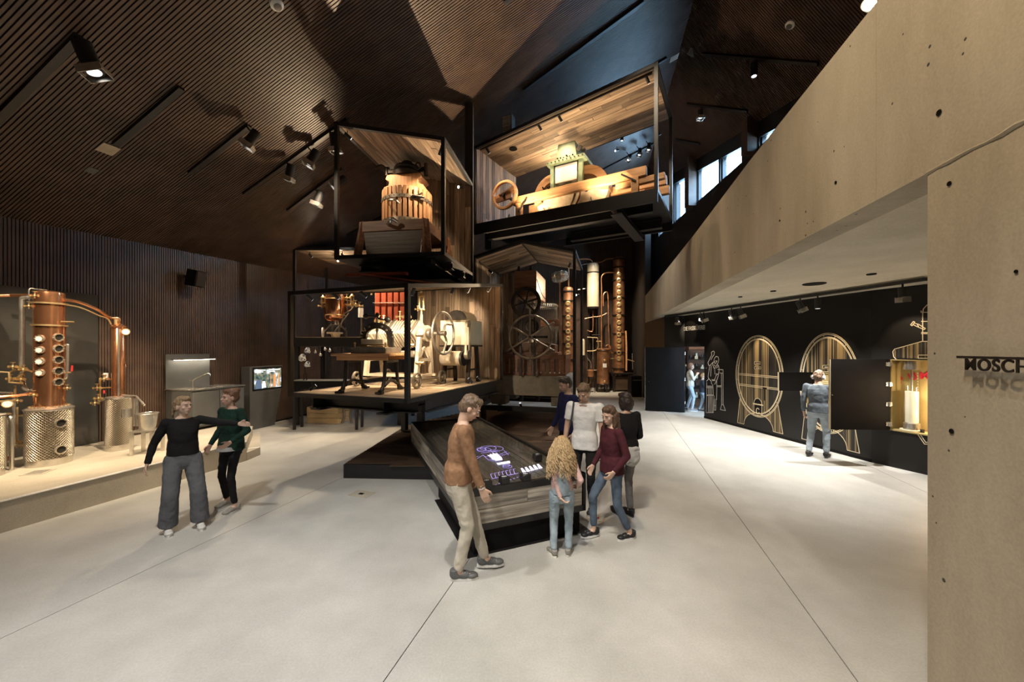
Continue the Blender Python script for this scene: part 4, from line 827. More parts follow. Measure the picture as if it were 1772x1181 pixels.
m = MB().band((.56, .50, .80), (0, 1, 0), .30, .36, .09, 44); m.build('wheel_rim', MT[pn], sm, bevel=.006)
MB().bar((.27, .50, .74), (.85, .50, .86), .05, .13).build('wheel_spoke', MT[pn], sm); MB().bar((.42, .45, .80), (.84, .45, .94), .035, .03).bar((.34, .48, .68), (.78, .48, .73), .06, .10).build('wheel_clamp', MT['brownwood'], sm)
MB().cyl((.56, .42, .80), (.56, 1.2, .80), .035, n=12).build('shaft', MT['iron'], sm)
for x, y, r in ((1.75, .95, .50), (2.55, .98, .52)):
    m = MB().lathe([(.08, -.09), (r, -.09), (r, .09), (.08, .09)], (x, y, .66), (0, 1, 0), 48); m.build('millstone', MT['stone'], sm)
    m = MB(); n_ = 16; a0, a1 = (95, 200) if x < 2 else (-10, 95)
    for i in range(n_):
        t0, t1 = R(a0 + (a1 - a0) * i / n_), R(a0 + (a1 - a0) * (i + 1) / n_)
        q = [(rr_ * math.cos(t), rr_ * math.sin(t)) for rr_, t in ((r + .02, t0), (r + .02, t1), (r * .66, t1), (r * .66, t0))]
        m.prism(q, -.16, .16, (V((x, y, .66)), V((1, 0, 0)), V((0, 0, 1)), V((0, 1, 0))))
    m.build('stone_hood', MT[pn], sm)
    MB().cyl((x, y - .2, .66), (x, y + .2, .66), .05, n=12).build('stone_axle', MT['iron'], sm)
MB().ring((1.95, .75, .62), (0, 1, 0), .50, .02, 30, 6, 180, 330).build('belt', MT['brownwood'], sm)
gp = 'greenp'
for x in (1.78, 2.48):
    for y in (.70, 1.2): MB().box(x - .045, y - .045, .76, x + .045, y + .045, 1.32).build('hopper_post', MT[gp], sm)
MB().box(1.66, .60, 1.30, 2.60, 1.30, 1.39).build('hopper_frame', MT[gp], sm, bevel=.01); MB().box(1.8, .72, .76, 2.46, 1.2, .83).build('hopper_sill', MT[gp], sm)
MB().box(1.86, .66, .86, 2.40, .69, 1.26).build('feed_plate', MT['white'], sm)
MB().prism([(1.86, 1.39), (2.40, 1.39), (2.34, 1.78), (1.92, 1.78)], .68, 1.22, (V((0, 0, 0)), V((1, 0, 0)), V((0, 0, 1)), V((0, 1, 0)))).build('hopper_box', MT[gp], sm, bevel=.012)
m = MB(); pr = random.Random(9)
for i in range(10): m.cyl((1.7 + i * .095, .58, 1.35), (1.7 + i * .095, .60, 1.35), .014, n=6)
for i in range(6): m.sph((1.92 + i * .075, .66, 1.42 + pr.uniform(0, .05)), .02, 6, 4)
for i in range(5): m.cyl((1.5 + i * .06, .70, .82 + pr.uniform(0, .06)), (1.55 + i * .06, .76, .80), .018, n=6)
m.build('bolts', MT['iron'], sm, kind='stuff')
MB().bar((2.42, .66, 1.5), (2.5, .66, 1.6), .03, .1).cyl((2.52, .66, 1.48), (2.62, .66, 1.46), .03, n=8).build('lever', MT['iron'], sm)
# ---- basket press in the gabled box
bp_ = thing('basket_press', 'big basket press with spoked iron handwheel, gear wheels and timber head on stone', 'press', inframe(C_loc, C_rz, 0, 0, .08), C_rz)
MB().box(.30, .30, .26, 2.45, 2.0, .80).build('stone_block', MT['block'], bp_, bevel=.02)
for x in (.35, 2.0): MB().box(x, .35, .0, x + .42, .75, .26).build('stone_foot', MT['block'], bp_, bevel=.02); MB().box(x, 1.5, .0, x + .42, 1.9, .26).build('stone_foot', MT['block'], bp_, bevel=.02)
for x in (1.15, 1.6): MB().cyl((x, .6, .1), (x, .6, .26), .05, n=10).build('anchor_bolt', MT['iron'], bp_)
MB().box(.32, .42, 1.24, 2.38, .48, 1.36).build('basket_rail', MT['brownwood'], bp_); MB().box(.32, .42, .80, 2.38, .48, .86).build('basket_rail', MT['brownwood'], bp_)
MB().box(2.32, .42, 1.24, 2.38, 1.8, 1.36).build('basket_rail', MT['brownwood'], bp_); MB().box(.32, .42, 1.24, .38, 1.8, 1.36).build('basket_rail', MT['brownwood'], bp_)
for i in range(16): MB().box(.37 + i * .124, .44, .82, .45 + i * .124, .50, 1.28).build('basket_stave', MT['brownwood'], bp_)
for i in range(10): MB().box(2.30, .55 + i * .124, .82, 2.36, .63 + i * .124, 1.28).build('basket_stave', MT['brownwood'], bp_)
for i in range(5): MB().box(.5 + i * .36, .7, 1.3, .7 + i * .36, 1.5, 1.42).build('press_block', MT['brownwood'], bp_, bevel=.008)
MB().prism([(.75, 1.42), (2.05, 1.42), (2.05, 1.63), (1.7, 1.70), (1.1, 1.70), (.75, 1.63)], .75, 1.3, (V((0, 0, 0)), V((1, 0, 0)), V((0, 0, 1)), V((0, 1, 0)))).build('press_head', MT['brownwood'], bp_, bevel=.01)
MB().cyl((1.4, 1.0, 1.68), (1.4, 1.0, 3.1), .06, n=14).build('screw', MT['steel'], bp_); MB().cyl((1.4, 1.0, 1.68), (1.4, 1.0, 1.78), .2, .12, n=18).build('screw_collar', MT['steel'], bp_)
m = MB(); spoked(m, (1.50, .06, 1.82), (0, 1, 0), .56, .03, 6, .05, .52, .026)
for i in range(6):
    t = 2 * math.pi * i / 6 + .52; x_, y_, d_ = basis((0, 1, 0)); o = x_ * math.cos(t) + y_ * math.sin(t); m.cyl(V((1.5, .06, 1.82)) + o * .56, V((1.5, .06, 1.82)) + o * .72, .024, .03, n=8)
m.build('handwheel', MT['greyiron'], bp_)
for x in (1.22, 1.60): MB().bar((x, .18, .8), (x, .18, 2.4), .06, .06).build('bearer', MT['iron'], bp_)
MB().bar((1.15, .18, 1.82), (1.95, .18, 1.82), .05, .06).build('bearer_bar', MT['iron'], bp_)
m = MB().band((1.36, .20, 2.74), (0, 1, 0), .31, .38, .06, 40)
for i in range(6): t = R(60 * i + 15); m.bar((1.36, .2, 2.74), (1.36 + .33 * math.cos(t), .2, 2.74 + .33 * math.sin(t)), .05, .04, (0, 1, 0))
m.cyl((1.36, .12, 2.74), (1.36, .3, 2.74), .06, n=12)
for i in range(44): t = 2 * math.pi * i / 44; m.bar((1.36 + .375 * math.cos(t), .2, 2.74 + .375 * math.sin(t)), (1.36 + .405 * math.cos(t), .2, 2.74 + .405 * math.sin(t)), .06, .024, (0, 1, 0))
m.build('gear_wheel', MT['iron'], bp_)
m = MB().band((1.5, .24, 2.1), (0, 1, 0), .14, .19, .06, 24)
for i in range(20): t = 2 * math.pi * i / 20; m.bar((1.5 + .185 * math.cos(t), .24, 2.1 + .185 * math.sin(t)), (1.5 + .21 * math.cos(t), .24, 2.1 + .21 * math.sin(t)), .06, .024, (0, 1, 0))
m.cyl((1.5, .0, 1.82), (1.5, .3, 1.82), .04, n=10).bar((1.5, .24, 1.9), (1.5, .24, 2.3), .04, .04); m.build('pinion', MT['iron'], bp_)
m = MB().band((1.65, .95, 2.72), (0, 0, 1), .2, .42, .07, 40)
for i in range(48): t = 2 * math.pi * i / 48; m.bar((1.65 + .41 * math.cos(t), .95 + .41 * math.sin(t), 2.71), (1.65 + .45 * math.cos(t), .95 + .45 * math.sin(t), 2.69), .025, .06)
m.build('crown_gear', MT['steel'], bp_)
MB().box(1.02, .30, 2.90, 1.62, 1.75, 3.60).build('timber_head', MT['brownwood'], bp_, bevel=.015)
MB().tube(cr([(1.625, .34, 3.36), (1.626, .6, 3.24), (1.625, .9, 3.14), (1.626, 1.2, 3.05), (1.625, 1.7, 3.0)], 5), .008, 5).build('split', MT['blackmatt'], bp_)
for x in (1.12, 1.45): MB().cyl((x, .42, 3.60), (x, .42, 3.74), .055, .04, n=12).build('head_bolt', MT['iron'], bp_)
MB().cyl((2.0, 1.2, 1.4), (2.0, 1.2, 2.75), .045, n=12).build('column', MT['steel'], bp_); MB().bar((1.6, 1.0, 2.25), (2.1, 1.2, 2.25), .12, .18).build('yoke', MT['brownwood'], bp_)
# ---- aluminium keg above the press, held on its pipe
kg = thing('small_keg', 'small pale metal keg perched on a copper pipe behind the basket press', 'keg', at(969, 479, 13.5))
MB().lathe([(0, -.26), (.16, -.26), (.18, -.22), (.2, -.1), (.21, 0), (.2, .1), (.18, .22), (.16, .26), (.13, .26), (.12, .22), (0, .22)], (0, 0, 0), (.85, -.5, .1), 26).build('keg_body', MT['steel'], kg)
for h in (-.12, .12): MB().ring(V((.85, -.5, .1)).normalized() * h, (.85, -.5, .1), .2, .012, 26, 6).build('keg_hoop', MT['steel'], kg)
MB().cyl((0, .05, -.2), (0, .05, -kg.location.z), .03, n=10).build('keg_pipe', MT['coppermat'], kg)
# ------------------------------------------------------------------ stills on the platform
zp = .381
MT['portdark'] = pm('dark sight glass', (.02, .018, .015), rough=.35, spec=.3)
def quilted(parent, r, z0, z1, nu, name='jacket'):
    n = 48; me = bpy.data.meshes.new(name); vs = []; fs = []
    for z in (z0, z1): vs += [(r * math.cos(2*math.pi*i/n), r * math.sin(2*math.pi*i/n), z) for i in range(n)]
    fs = [(i, (i+1) % n, n + (i+1) % n, n + i) for i in range(n)] + [tuple(range(n-1, -1, -1)), tuple(range(n, 2*n))]
    me.from_pydata(vs, [], fs); uv = me.uv_layers.new(name='UVMap'); sc = nu * math.pi
    vv = nu * math.pi * (z1 - z0) / (2 * math.pi * r) * 1.0
    for f in range(n):
        for k, (a, b) in enumerate(((f, 0), (f + 1, 0), (f + 1, 1), (f, 1))): uv.data[f * 4 + k].uv = (a / n * sc, b * vv)
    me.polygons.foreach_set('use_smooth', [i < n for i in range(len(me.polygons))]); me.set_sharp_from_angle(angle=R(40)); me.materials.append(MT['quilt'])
    o = bpy.data.objects.new(name, me); COL.objects.link(o); o.parent = parent; return o
def porthole(parent, c, d, r, glassdark=True, name='porthole'):
    c = V(c); d = V(d).normalized()
    o = MB().lathe([(r * .72, 0), (r, 0), (r * 1.02, .02), (r * .95, .035), (r * .74, .035), (r * .7, .016)], c, d, 24, False).build(name, MT['steel'], parent)
    MB().lathe([(0, .014), (r * .72, .015)], c, d, 20, False).cyl(c + d * .004, c + d * (.015 if glassdark else .03), r * .71, n=20).build('port_glass', MT['portdark' if glassdark else 'portglare'], o)
    m = MB(); x, y, q = basis(d)
    for i in range(8): a = i * math.pi / 4; p = c + (x * math.cos(a) + y * math.sin(a)) * r * .86; m.cyl(p + d * .035, p + d * .045, r * .08, n=6)
    m.build('bolts', MT['brass'], o, kind='stuff'); return o
st = thing('copper_still', 'large copper still column with round portholes on a quilted steel pot', 'still', (-7.42, 6.12, zp), 0)
to_cam = V((7.42, -6.12, 0)).normalized(); side = V((to_cam.y * -1, to_cam.x, 0))
rp_ = .262; rc = .172
MB().lathe([(rp_ * .96, 0), (rp_ * .96, .10), (rp_, .11)], n=40).build('base_ring', MT['steel'], st)
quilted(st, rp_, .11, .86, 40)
MB().lathe([(rp_, .86), (rp_ * 1.03, .87), (rp_ * 1.03, .89), (rp_ * .9, .91), (rc * 1.1, .93)], n=40).build('pot_lid', MT['steel'], st)
MB().lathe([(rc, .91), (rc, 2.20)], n=40).build('column_lower', MT['copper'], st); MB().lathe([(rc, 2.225), (rc, 2.55)], n=40).build('column_middle', MT['copper'], st)
MB().lathe([(rc, 2.575), (rc, 2.70), (rc * .97, 2.74), (rc * .6, 2.765), (0, 2.775)], n=40).build('column_head', MT['copper'], st)
for z in (2.20, 2.55): MB().lathe([(rc, z), (rc * 1.16, z), (rc * 1.16, z + .024), (rc, z + .024)], n=40).build('flange', MT['brass'], st)
m = MB()
for z in (.93,): 
    for i in range(22): a = i * 2 * math.pi / 22; m.cyl((rc * 1.2 * math.cos(a), rc * 1.2 * math.sin(a), .90), (rc * 1.2 * math.cos(a), rc * 1.2 * math.sin(a), .935), .012, n=6)
m.build('flange_bolts', MT['brass'], st, kind='stuff')
for i in range(5):
    z = 2.02 - i * .178
    d = (to_cam + side * -.55 * -1).normalized(); porthole(st, d * rc * .99 + V((0, 0, z)), d, .066)
for i in range(4):
    z = 2.0 - i * .178
    d = (to_cam - side * .62).normalized(); porthole(st, d * rc * .99 + V((0, 0, z)), d, .056, False, 'glare_port')
for z in (.66, .24): d = (to_cam + side * .45).normalized(); porthole(st, d * rp_ * .99 + V((0, 0, z)), d, .075)
MB().tube(cr([(-rc * .2, 0, 2.78), (-rc * .9, -.05, 2.79), (-rc * 1.15, -.1, 2.78), (-rc * 1.15, -.1, 2.6)], 4), .008, 6).build('head_wire', MT['steel'], st)
def local(px, py, Y, t): return at(px, py, Y) - V(t.location)
MB().tube(cr([local(108, 519, 6.16, st), local(135, 523, 6.4, st), local(168, 536, 6.7, st), local(190, 550, 6.95, st), local(205, 552, 7.05, st), local(206, 566, 7.05, st)], 8), .026, 12).build('vapour_pipe', MT['copper'], st)
MB().tube(cr([local(110, 527, 6.2, st), local(140, 533, 6.45, st), local(170, 546, 6.75, st), local(186, 552, 6.9, st), local(192, 562, 6.95, st)], 8), .012, 8).build('thin_pipe', MT['brass'], st)
MB().tube([local(-4, 512, 6.0, st), local(20, 511.5, 6.1, st), local(60, 512, 6.12, st)], .03, 12).build('feed_pipe', MT['copper'], st)
MB().tube(cr([local(58, 515, 6.1, st), local(40, 516, 6.05, st), local(38, 522, 6.05, st), local(38, 545, 6.05, st), local(38, 600, 6.05, st), local(38, 640, 6.05, st), local(40, 668, 6.05, st), local(52, 676, 6.1, st), local(62, 675, 6.1, st)], 6), .033, 12).build('down_pipe', MT['steel'], st)
def gnarl(parent, pts, r=.016, mat='brass'): return MB().tube(pts, r, 8).build('pipe', MT[mat], parent)
gnarl(st, [local(-6, 644, 5.85, st), local(16, 645, 5.9, st), local(16, 662, 5.9, st), local(40, 664, 6, st)])
for i, (a, b, c, d) in enumerate(((16, 645, 28, 640), (18, 655, 40, 654), (24, 636, 46, 637), (20, 634, 58, 644), (20, 660, 42, 646), (26, 668, 26, 690))): gnarl(st, [local(a, b, 6, st), local(c, d, 6.0, st)], .013)
gnarl(st, [local(-8, 688, 5.8, st), local(30, 685, 5.95, st), local(60, 681, 6.1, st)], .026, 'copper'); gnarl(st, [local(-8, 680, 5.9, st), local(20, 681, 5.9, st)], .018, 'steel'); gnarl(st, [local(-8, 696, 5.8, st), local(28, 693, 5.9, st)], .015)
gnarl(st, [local(24, 690, 5.9, st), local(24, 770, 5.9, st), local(38, 771, 5.95, st)], .02, 'steel'); gnarl(st, [local(29, 705, 5.95, st), local(29, 770, 5.95, st)], .016); gnarl(st, cr([local(16, 726, 5.8, st), local(19, 724, 5.8, st), local(20, 730, 5.8, st), local(20, 814, 5.8, st)], 4), .026, 'steel')
gnarl(st, cr([local(32, 720, 6, st), local(40, 720, 6, st), local(42, 726, 6, st), local(42, 775, 6, st)], 4), .012, 'brass'); gnarl(st, [local(12, 724, 5.85, st), local(13, 800, 5.85, st)], .02, 'steel'); gnarl(st, [local(2, 753, 5.85, st), local(24, 754, 5.9, st)], .012); gnarl(st, [local(6, 768, 5.85, st), local(36, 766, 5.95, st)], .012); gnarl(st, [local(0, 717, 5.85, st), local(24, 716, 5.9, st)], .015)
for a, b in ((18, 656), (36, 657), (40, 640), (22, 635), (58, 684), (60, 512), (30, 694), (14, 752), (36, 771), (28, 771), (50, 530)):
    brass_group(st, local(a, b, 5.95, st), .62)
gg = MB().cyl(local(13, 699, 5.8, st) , local(13, 699, 5.8, st) + to_cam * .03, .055, n=20).build('pressure_gauge', MT['white'], st); MB().ring(local(13, 699, 5.8, st) + to_cam * .03, to_cam, .055, .008, 20, 6).build('bezel', MT['brass'], gg)
gnarl(st, cr([local(112, 598, 6.15, st), local(117, 597, 6.15, st), local(117, 604, 6.15, st), local(116, 648, 6.15, st), local(112, 656, 6.15, st)], 4), .017, 'steel'); gnarl(st, [local(112, 645, 6.15, st), local(122, 645, 6.15, st)], .012)
MB().cyl(local(124, 643, 6.15, st), local(125, 633, 6.15, st), .012, n=8).build('red_handle', MT['redplastic'], st); gnarl(st, [local(106, 557, 6.1, st), local(128, 557.5, 6.15, st)], .012); brass_group(st, local(116, 672, 6.15, st), .5)
MB().cyl(local(16, 798, 5.85, st), local(15, 790, 5.85, st), .012, n=8).build('red_handle', MT['redplastic'], st)
dv = thing('quilted_drum', 'quilted steel drum cut by the left edge of the photo', 'drum', (-7.62, 5.45, zp), 0)
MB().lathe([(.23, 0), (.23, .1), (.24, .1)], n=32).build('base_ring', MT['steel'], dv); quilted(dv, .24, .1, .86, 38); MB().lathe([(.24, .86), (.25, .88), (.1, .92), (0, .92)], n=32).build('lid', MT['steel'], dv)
s2 = thing('slim_copper_still', 'slim copper condenser column on a quilted steel pot with small gauge', 'still', (-7.20, 6.98, zp), 0)
tc2 = V((7.2, -6.98, 0)).normalized(); sd2 = V((-tc2.y, tc2.x, 0)); r2 = .18
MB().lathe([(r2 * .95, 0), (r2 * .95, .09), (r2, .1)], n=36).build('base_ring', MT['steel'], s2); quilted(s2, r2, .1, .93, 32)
MB().lathe([(r2, .93), (r2 * 1.03, .94), (r2 * 1.03, .96), (.1, .98)], n=36).build('pot_lid', MT['steel'], s2)
MB().lathe([(.096, .97), (.096, 2.22), (.07, 2.26)], n=32).build('column', MT['copper'], s2); MB().lathe([(.096, 2.22), (.115, 2.22), (.115, 2.25), (.03, 2.30), (.03, 2.34), (0, 2.34)], n=32).build('column_cap', MT['copper'], s2)
MB().cyl(V((0, 0, 2.28)) - sd2 * .03, V((0, 0, 2.38)) - sd2 * .03, .03, n=12).build('joint', MT['brass'], s2)
MB().cyl(V(tc2) * .115 + V((0, 0, .98)), V(tc2) * .115 + V((0, 0, 2.2)), .014, n=8).build('outer_tube', MT['steel'], s2)
g2 = MB().cyl(V((0, 0, 2.15)) + sd2 * .09 + tc2 * .09, V((0, 0, 2.15)) + sd2 * .09 + tc2 * .12, .055, n=20).build('gauge', MT['white'], s2); MB().ring(V((0, 0, 2.15)) + sd2 * .09 + tc2 * .12, tc2, .055, .008, 20, 6).build('bezel', MT['brass'], s2)
for p in ((170, 690), (168, 672), (180, 656), (164, 698)): brass_group(s2, local(p[0], p[1], 6.9, s2), .7)
gnarl(s2, [local(173, 657, 6.95, s2), local(173, 695, 6.95, s2)], .016); gnarl(s2, [local(173, 657, 6.95, s2), local(192, 657, 6.95, s2)], .014); gnarl(s2, [local(173, 672, 6.95, s2), local(192, 671, 6.95, s2)], .014); gnarl(s2, [local(160, 700, 6.9, s2), local(184, 690, 6.95, s2)], .016, 'steel')
MB().cyl(local(183, 654, 6.95, s2), local(183, 646, 6.95, s2), .035, n=14).build('white_valve_head', MT['white'], s2); MB().cyl(local(180, 681, 6.9, s2), local(180, 676, 6.9, s2), .014, n=8).build('red_handle', MT['redplastic'], s2)
MB().cyl(local(219, 722, 6.75, s2), local(219, 708, 6.75, s2), .07, n=20).build('measuring_cup', MT['steel'], s2)
for a in (233, 238): gnarl(s2, [local(a, 690, 6.95, s2), local(a, 738, 6.95, s2)], .02, 'steel')
gnarl(s2, [local(212, 684, 6.95, s2), local(236, 686, 6.95, s2), local(250, 702, 6.9, s2)], .016, 'steel'); MB().box(-.06, -.06, .98, .06, .06, 1.02).build('spout_box', MT['steel'], s2)
bs = thing('bucket_stand', 'low square steel stand under the bucket on the platform', 'stand', (-6.42, 6.72, zp), R(14))
MB().box(-.17, -.17, .395, .17, .17, .42).build('stand_top', MT['steel'], bs)
for x in (-.145, .145):
    for y in (-.145, .145): MB().box(x - .022, y - .022, 0, x + .022, y + .022, .395).build('leg', MT['steel'], bs)
bk = thing('steel_bucket', 'shiny steel bucket with flared rim standing on the square stand', 'bucket', (-6.42, 6.72, zp + .422), 0)
MB().lathe([(0, 0), (.105, 0), (.145, .27), (.155, .275), (.155, .285), (.14, .28), (.1, .012), (0, .012)], n=32).build('bucket_body', MT['steel'], bk)
MB().ring((0, 0, .28), (0, 0, 1), .15, .007, 32, 6).build('rim', MT['steel'], bk); MB().ring((0, -.0, .27), (.3, 1, .2), .15, .005, 20, 6, 180, 360).build('bail', MT['steel'], bk)
fd = thing('floor_drain', 'square steel drain cover in the platform before the copper still', 'drain', gnd(66, 818, .381), R(20))
MB().box(-.13, -.13, 0, .13, .13, .006).build('drain_plate', MT['plinthc'], fd)
for i in range(6): MB().box(-.1, -.1 + i * .036, .006, .1, -.085 + i * .036, .008).build('drain_slot', MT['grey'], fd)
# dark glossy panel on the wall behind the stills
wn = V((1, -.25, 0)).normalized()
def onwall(px, py, off=0.0):
    k = (px - CX) / F; Y = (-10.035 + off * 1.03) / (k - .25); return at(px, py, Y)
gp_ = thing('wall_screen_panel', 'large dark glossy panel on the slatted wall behind the stills', 'panel', (0, 0, 0))
a, b = onwall(170, 512, .06), onwall(-160, 470, .06)
MB().add([V((a.x, a.y, .385)), V((b.x, b.y, .385)), V((b.x, b.y, 3.27)), V((a.x, a.y, 3.27))] + [V((p.x, p.y, z)) - wn * .04 for p, z in ((a, .385), (b, .385), (b, 3.27), (a, 3.27))], [(0,1,2,3),(7,6,5,4),(0,4,5,1),(1,5,6,2),(2,6,7,3),(3,7,4,0)]).build('panel_sheet', MT['panelgrey'], gp_)
for i in (1, 2): q = a + (b - a) * i / 3; MB().bar(V((q.x, q.y, .4)) + wn * .003, V((q.x, q.y, 3.25)) + wn * .003, .008, .008).build('panel_joint', MT['blackmatt'], gp_)
# ------------------------------------------------------------------ wash unit, kiosk, wall speaker
rzw = math.atan2(dl.y, dl.x)                                       # along the wall, local x runs away from the camera, local -y faces the hall
q = onwall(284, 700, .02); su = thing('wash_unit', 'grey wash unit with steel sink, tap and lit splashback on the left wall', 'sink unit', (q.x, q.y, zp), rzw)
SW = .98
MB().box(0, -.80, .06, SW + .28, -.05, .90).build('cabinet_body', MT['grey'], su)
for i in range(2): MB().box(.02 + i * .62, -.822, .10, .62 + i * .62, -.802, .86).build('cabinet_door', MT['grey'], su, bevel=.003); 
MB().box(-.01, -.83, .90, SW + .29, -.04, .925).build('worktop', MT['steel'], su); 
sk = MB().band((0, 0, 0), (0, 0, 1), .20, .22, .02, 4); sk = MB().box(.3, -.62, .926, .85, -.22, .93).build('basin', MT['panelgrey'], su); MB().box(.28, -.64, .925, .87, -.62, .935).box(.28, -.22, .925, .87, -.20, .935).box(.28, -.62, .925, .30, -.22, .935).box(.85, -.62, .925, .87, -.22, .935).build('basin_rim', MT['steel'], sk)
MB().box(0, -.05, .90, SW, -.03, 1.71).build('splashback', MT['grey'], su); MB().box(.1, -.18, 1.575, SW + .06, -.05, 1.605).build('light_shelf', MT['steel'], su)
MB().box(.12, -.17, 1.57, SW + .04, -.12, 1.576).build('light_strip', MT['lens'], su)
tpm = MB().cyl((.5, -.16, .925), (.5, -.16, 1.08), .022, n=12).tube(cr([(.5, -.16, 1.06), (.52, -.2, 1.12), (.6, -.4, 1.22), (.64, -.48, 1.24), (.65, -.50, 1.17)], 5), .014, 8).cyl((.47, -.16, 1.06), (.43, -.16, 1.10), .01, n=8)
tpm.build('tap', MT['steel'], su)
q = onwall(412, 700, .02); kx = thing('video_kiosk', 'grey tapered kiosk with a lit screen by the left wall', 'kiosk', (q.x + .02, q.y + .05, 0), rzw)
fr = (V((0, -.33, 0)), V((1, 0, 0)), V((0, 0, 1)), V((0, 1, 0)))
MB().prism([(0, 0), (.80, 0), (1.05, 1.12), (1.08, 1.72), (0, 1.72)], 0, .30, fr).build('kiosk_body', MT['grey'], kx, bevel=.004)
MB().prism([(.08, 1.06), (1.05, 1.06), (1.05, 1.69), (.08, 1.69)], -.008, .0, fr).build('screen_bezel', MT['blackmatt'], kx)
def screenmat():
    m = bpy.data.materials.new('screen picture'); m.use_nodes = True; n = m.node_tree; b = n.nodes['Principled BSDF']
    tcn = n.nodes.new('ShaderNodeTexCoord'); nz = n.nodes.new('ShaderNodeTexNoise'); nz.inputs['Scale'].default_value = 7; nz.inputs['Detail'].default_value = 6
    n.links.new(tcn.outputs['Object'], nz.inputs['Vector']); c = n.nodes.new('ShaderNodeValToRGB')
    for i, (p, col) in enumerate(((.30, (.02, .03, .04)), (.44, (.12, .16, .12)), (.52, (.30, .22, .12)), (.58, (.35, .42, .5)), (.68, (.8, .85, .9)))):
        e = c.color_ramp.elements[i] if i < 2 else c.color_ramp.elements.new(p); e.position = p; e.color = (*col, 1)
    n.links.new(nz.outputs['Fac'], c.inputs[0]); n.links.new(c.outputs[0], b.inputs['Emission Color']); b.inputs['Emission Strength'].default_value = 1.5
    b.inputs['Base Color'].default_value = (0, 0, 0, 1); b.inputs['Roughness'].default_value = .2; return m
scr = MB().prism([(.12, 1.10), (1.01, 1.10), (1.01, 1.65), (.12, 1.65)], -.010, -.008, fr).build('screen', screenmat(), kx)
MT['scrtext'] = emit('screen lettering', (.95, .97, 1), 2.2)
def pic(poly, col, s): MB().prism(poly, -.0125, -.010, fr).build('screen_figure', emit('screen figure', col, s), scr)
pic([(.16, 1.10), (.36, 1.10), (.34, 1.30), (.30, 1.36), (.22, 1.36), (.17, 1.28)], (.08, .12, .2), 1.0); pic([(.36, 1.12), (.50, 1.12), (.46, 1.3), (.38, 1.3)], (.75, .8, .9), 1.2); pic([(.64, 1.10), (.66, 1.10), (.66, 1.5), (.64, 1.5)], (.5, .25, .1), 1.2)
pic([(.74, 1.12), (.82, 1.12), (.82, 1.46), (.78, 1.5), (.74, 1.46)], (.55, .25, .1), 1.2); pic([(.9, 1.12), (.95, 1.12), (.95, 1.5), (.9, 1.5)], (.5, .3, .12), 1.2)
for i, (x0, x1, z) in enumerate(((.15, .47, 1.60), (.15, .40, 1.555), (.60, .96, 1.60), (.60, .78, 1.555))): MB().prism([(x0, z), (x1, z), (x1, z + .022), (x0, z + .022)], -.0125, -.010, fr).build('screen_text_bar', MT['scrtext'], scr)
q = onwall(326, 480, .1); ws = thing('wall_speaker', 'small black loudspeaker tilted on the left slatted wall', 'speaker', (q.x, q.y, q.z), rzw)
MB().box(-.17, -.34, -.19, .12, -.08, .19).build('cabinet', MT['blackmatt'], ws, bevel=.01); MB().box(-.05, -.1, -.03, .02, .06, .03).build('bracket', MT['black'], ws); MB().box(-.15, -.348, -.17, .10, -.34, .17).build('grille', MT['black'], ws)
ws.rotation_euler = (R(10), 0, rzw + R(12))
# ------------------------------------------------------------------ tall distilling plant at the back
def column(name, lab, px, y0, y1, Y, r, zb, ports, bands):
    p = at(px, y1, Y); t = thing(name, lab, 'still', (p.x, p.y, zb)); H = EYE + (HY - y0) / F * Y - zb
    MB().lathe([(r, 0), (r, H - .18), (r * .93, H - .06), (r * .6, H), (0, H)], n=28).build('column_shell', MT['coppermat'], t)
    for f in bands: MB().lathe([(r, H * f), (r * 1.18, H * f), (r * 1.18, H * f + .06), (r, H * f + .06)], n=28).build('band', MT['iron'], t)
    d = V((-p.x, -p.y, 0)).normalized()
    for i in range(ports):
        z = H * (.12 + .72 * i / max(1, ports - 1)); c = d * r * .98 + V((0, 0, z)); o = MB().lathe([(.11, 0), (.12, .05), (.07, .06), (.06, .03), (0, .03)], c, d, 14).build('sight_port', MT['brass'], t)
    return t, H
bt1, H1 = column('tall_copper_column', 'tall riveted copper column on a dark table at the back right', 1071, 445, 645, 19.8, .29, at(1071, 645, 19.8).z, 15, (.03, .17, .33, .49, .64, .79, .90, .97))
bt2, H2 = column('slim_copper_column', 'copper column half hidden by the gabled box posts', 983, 497, 650, 19.0, .245, .0, 12, (.16, .31, .46, .58, .72, .86, .95))
ct = thing('cream_tank', 'tall cream painted cylinder tank between the two copper columns', 'tank', (at(1026, 533, 19.6).x, 19.6, at(1026, 533, 19.6).z))
MB().lathe([(0, 0), (.26, 0), (.30, .04), (.30, 1.75), (.295, 1.77), (.295, 1.82), (.30, 1.84), (.30, 2.16), (.24, 2.26), (0, 2.30)], n=32).build('tank_shell', MT['creamp'], ct); MB().lathe([(.302, 1.765), (.31, 1.765), (.31, 1.82), (.302, 1.82)], n=32).build('band', MT['iron'], ct); MB().lathe([(.30, -.05), (.31, -.05), (.31, .04), (.30, .04)], n=32).build('foot_band', MT['iron'], ct)
for x in (-.2, .2): MB().cyl((x, .1, -ct.location.z), (x, .1, 0), .035, n=8).build('support_pipe', MT['iron'], ct)
cbo = at(1043.5, 665, 19.4); bo = thing('copper_boiler', 'upright copper boiler with white plate on short black legs at the back', 'boiler', (cbo.x, cbo.y, 0))
zb0 = cbo.z; MB().lathe([(0, zb0), (.30, zb0), (.31, zb0 + .04), (.31, zb0 + 1.68), (.33, zb0 + 1.70), (.33, zb0 + 1.78), (.2, zb0 + 1.82), (0, zb0 + 1.82)], n=28).build('boiler_shell', MT['coppermat'], bo)
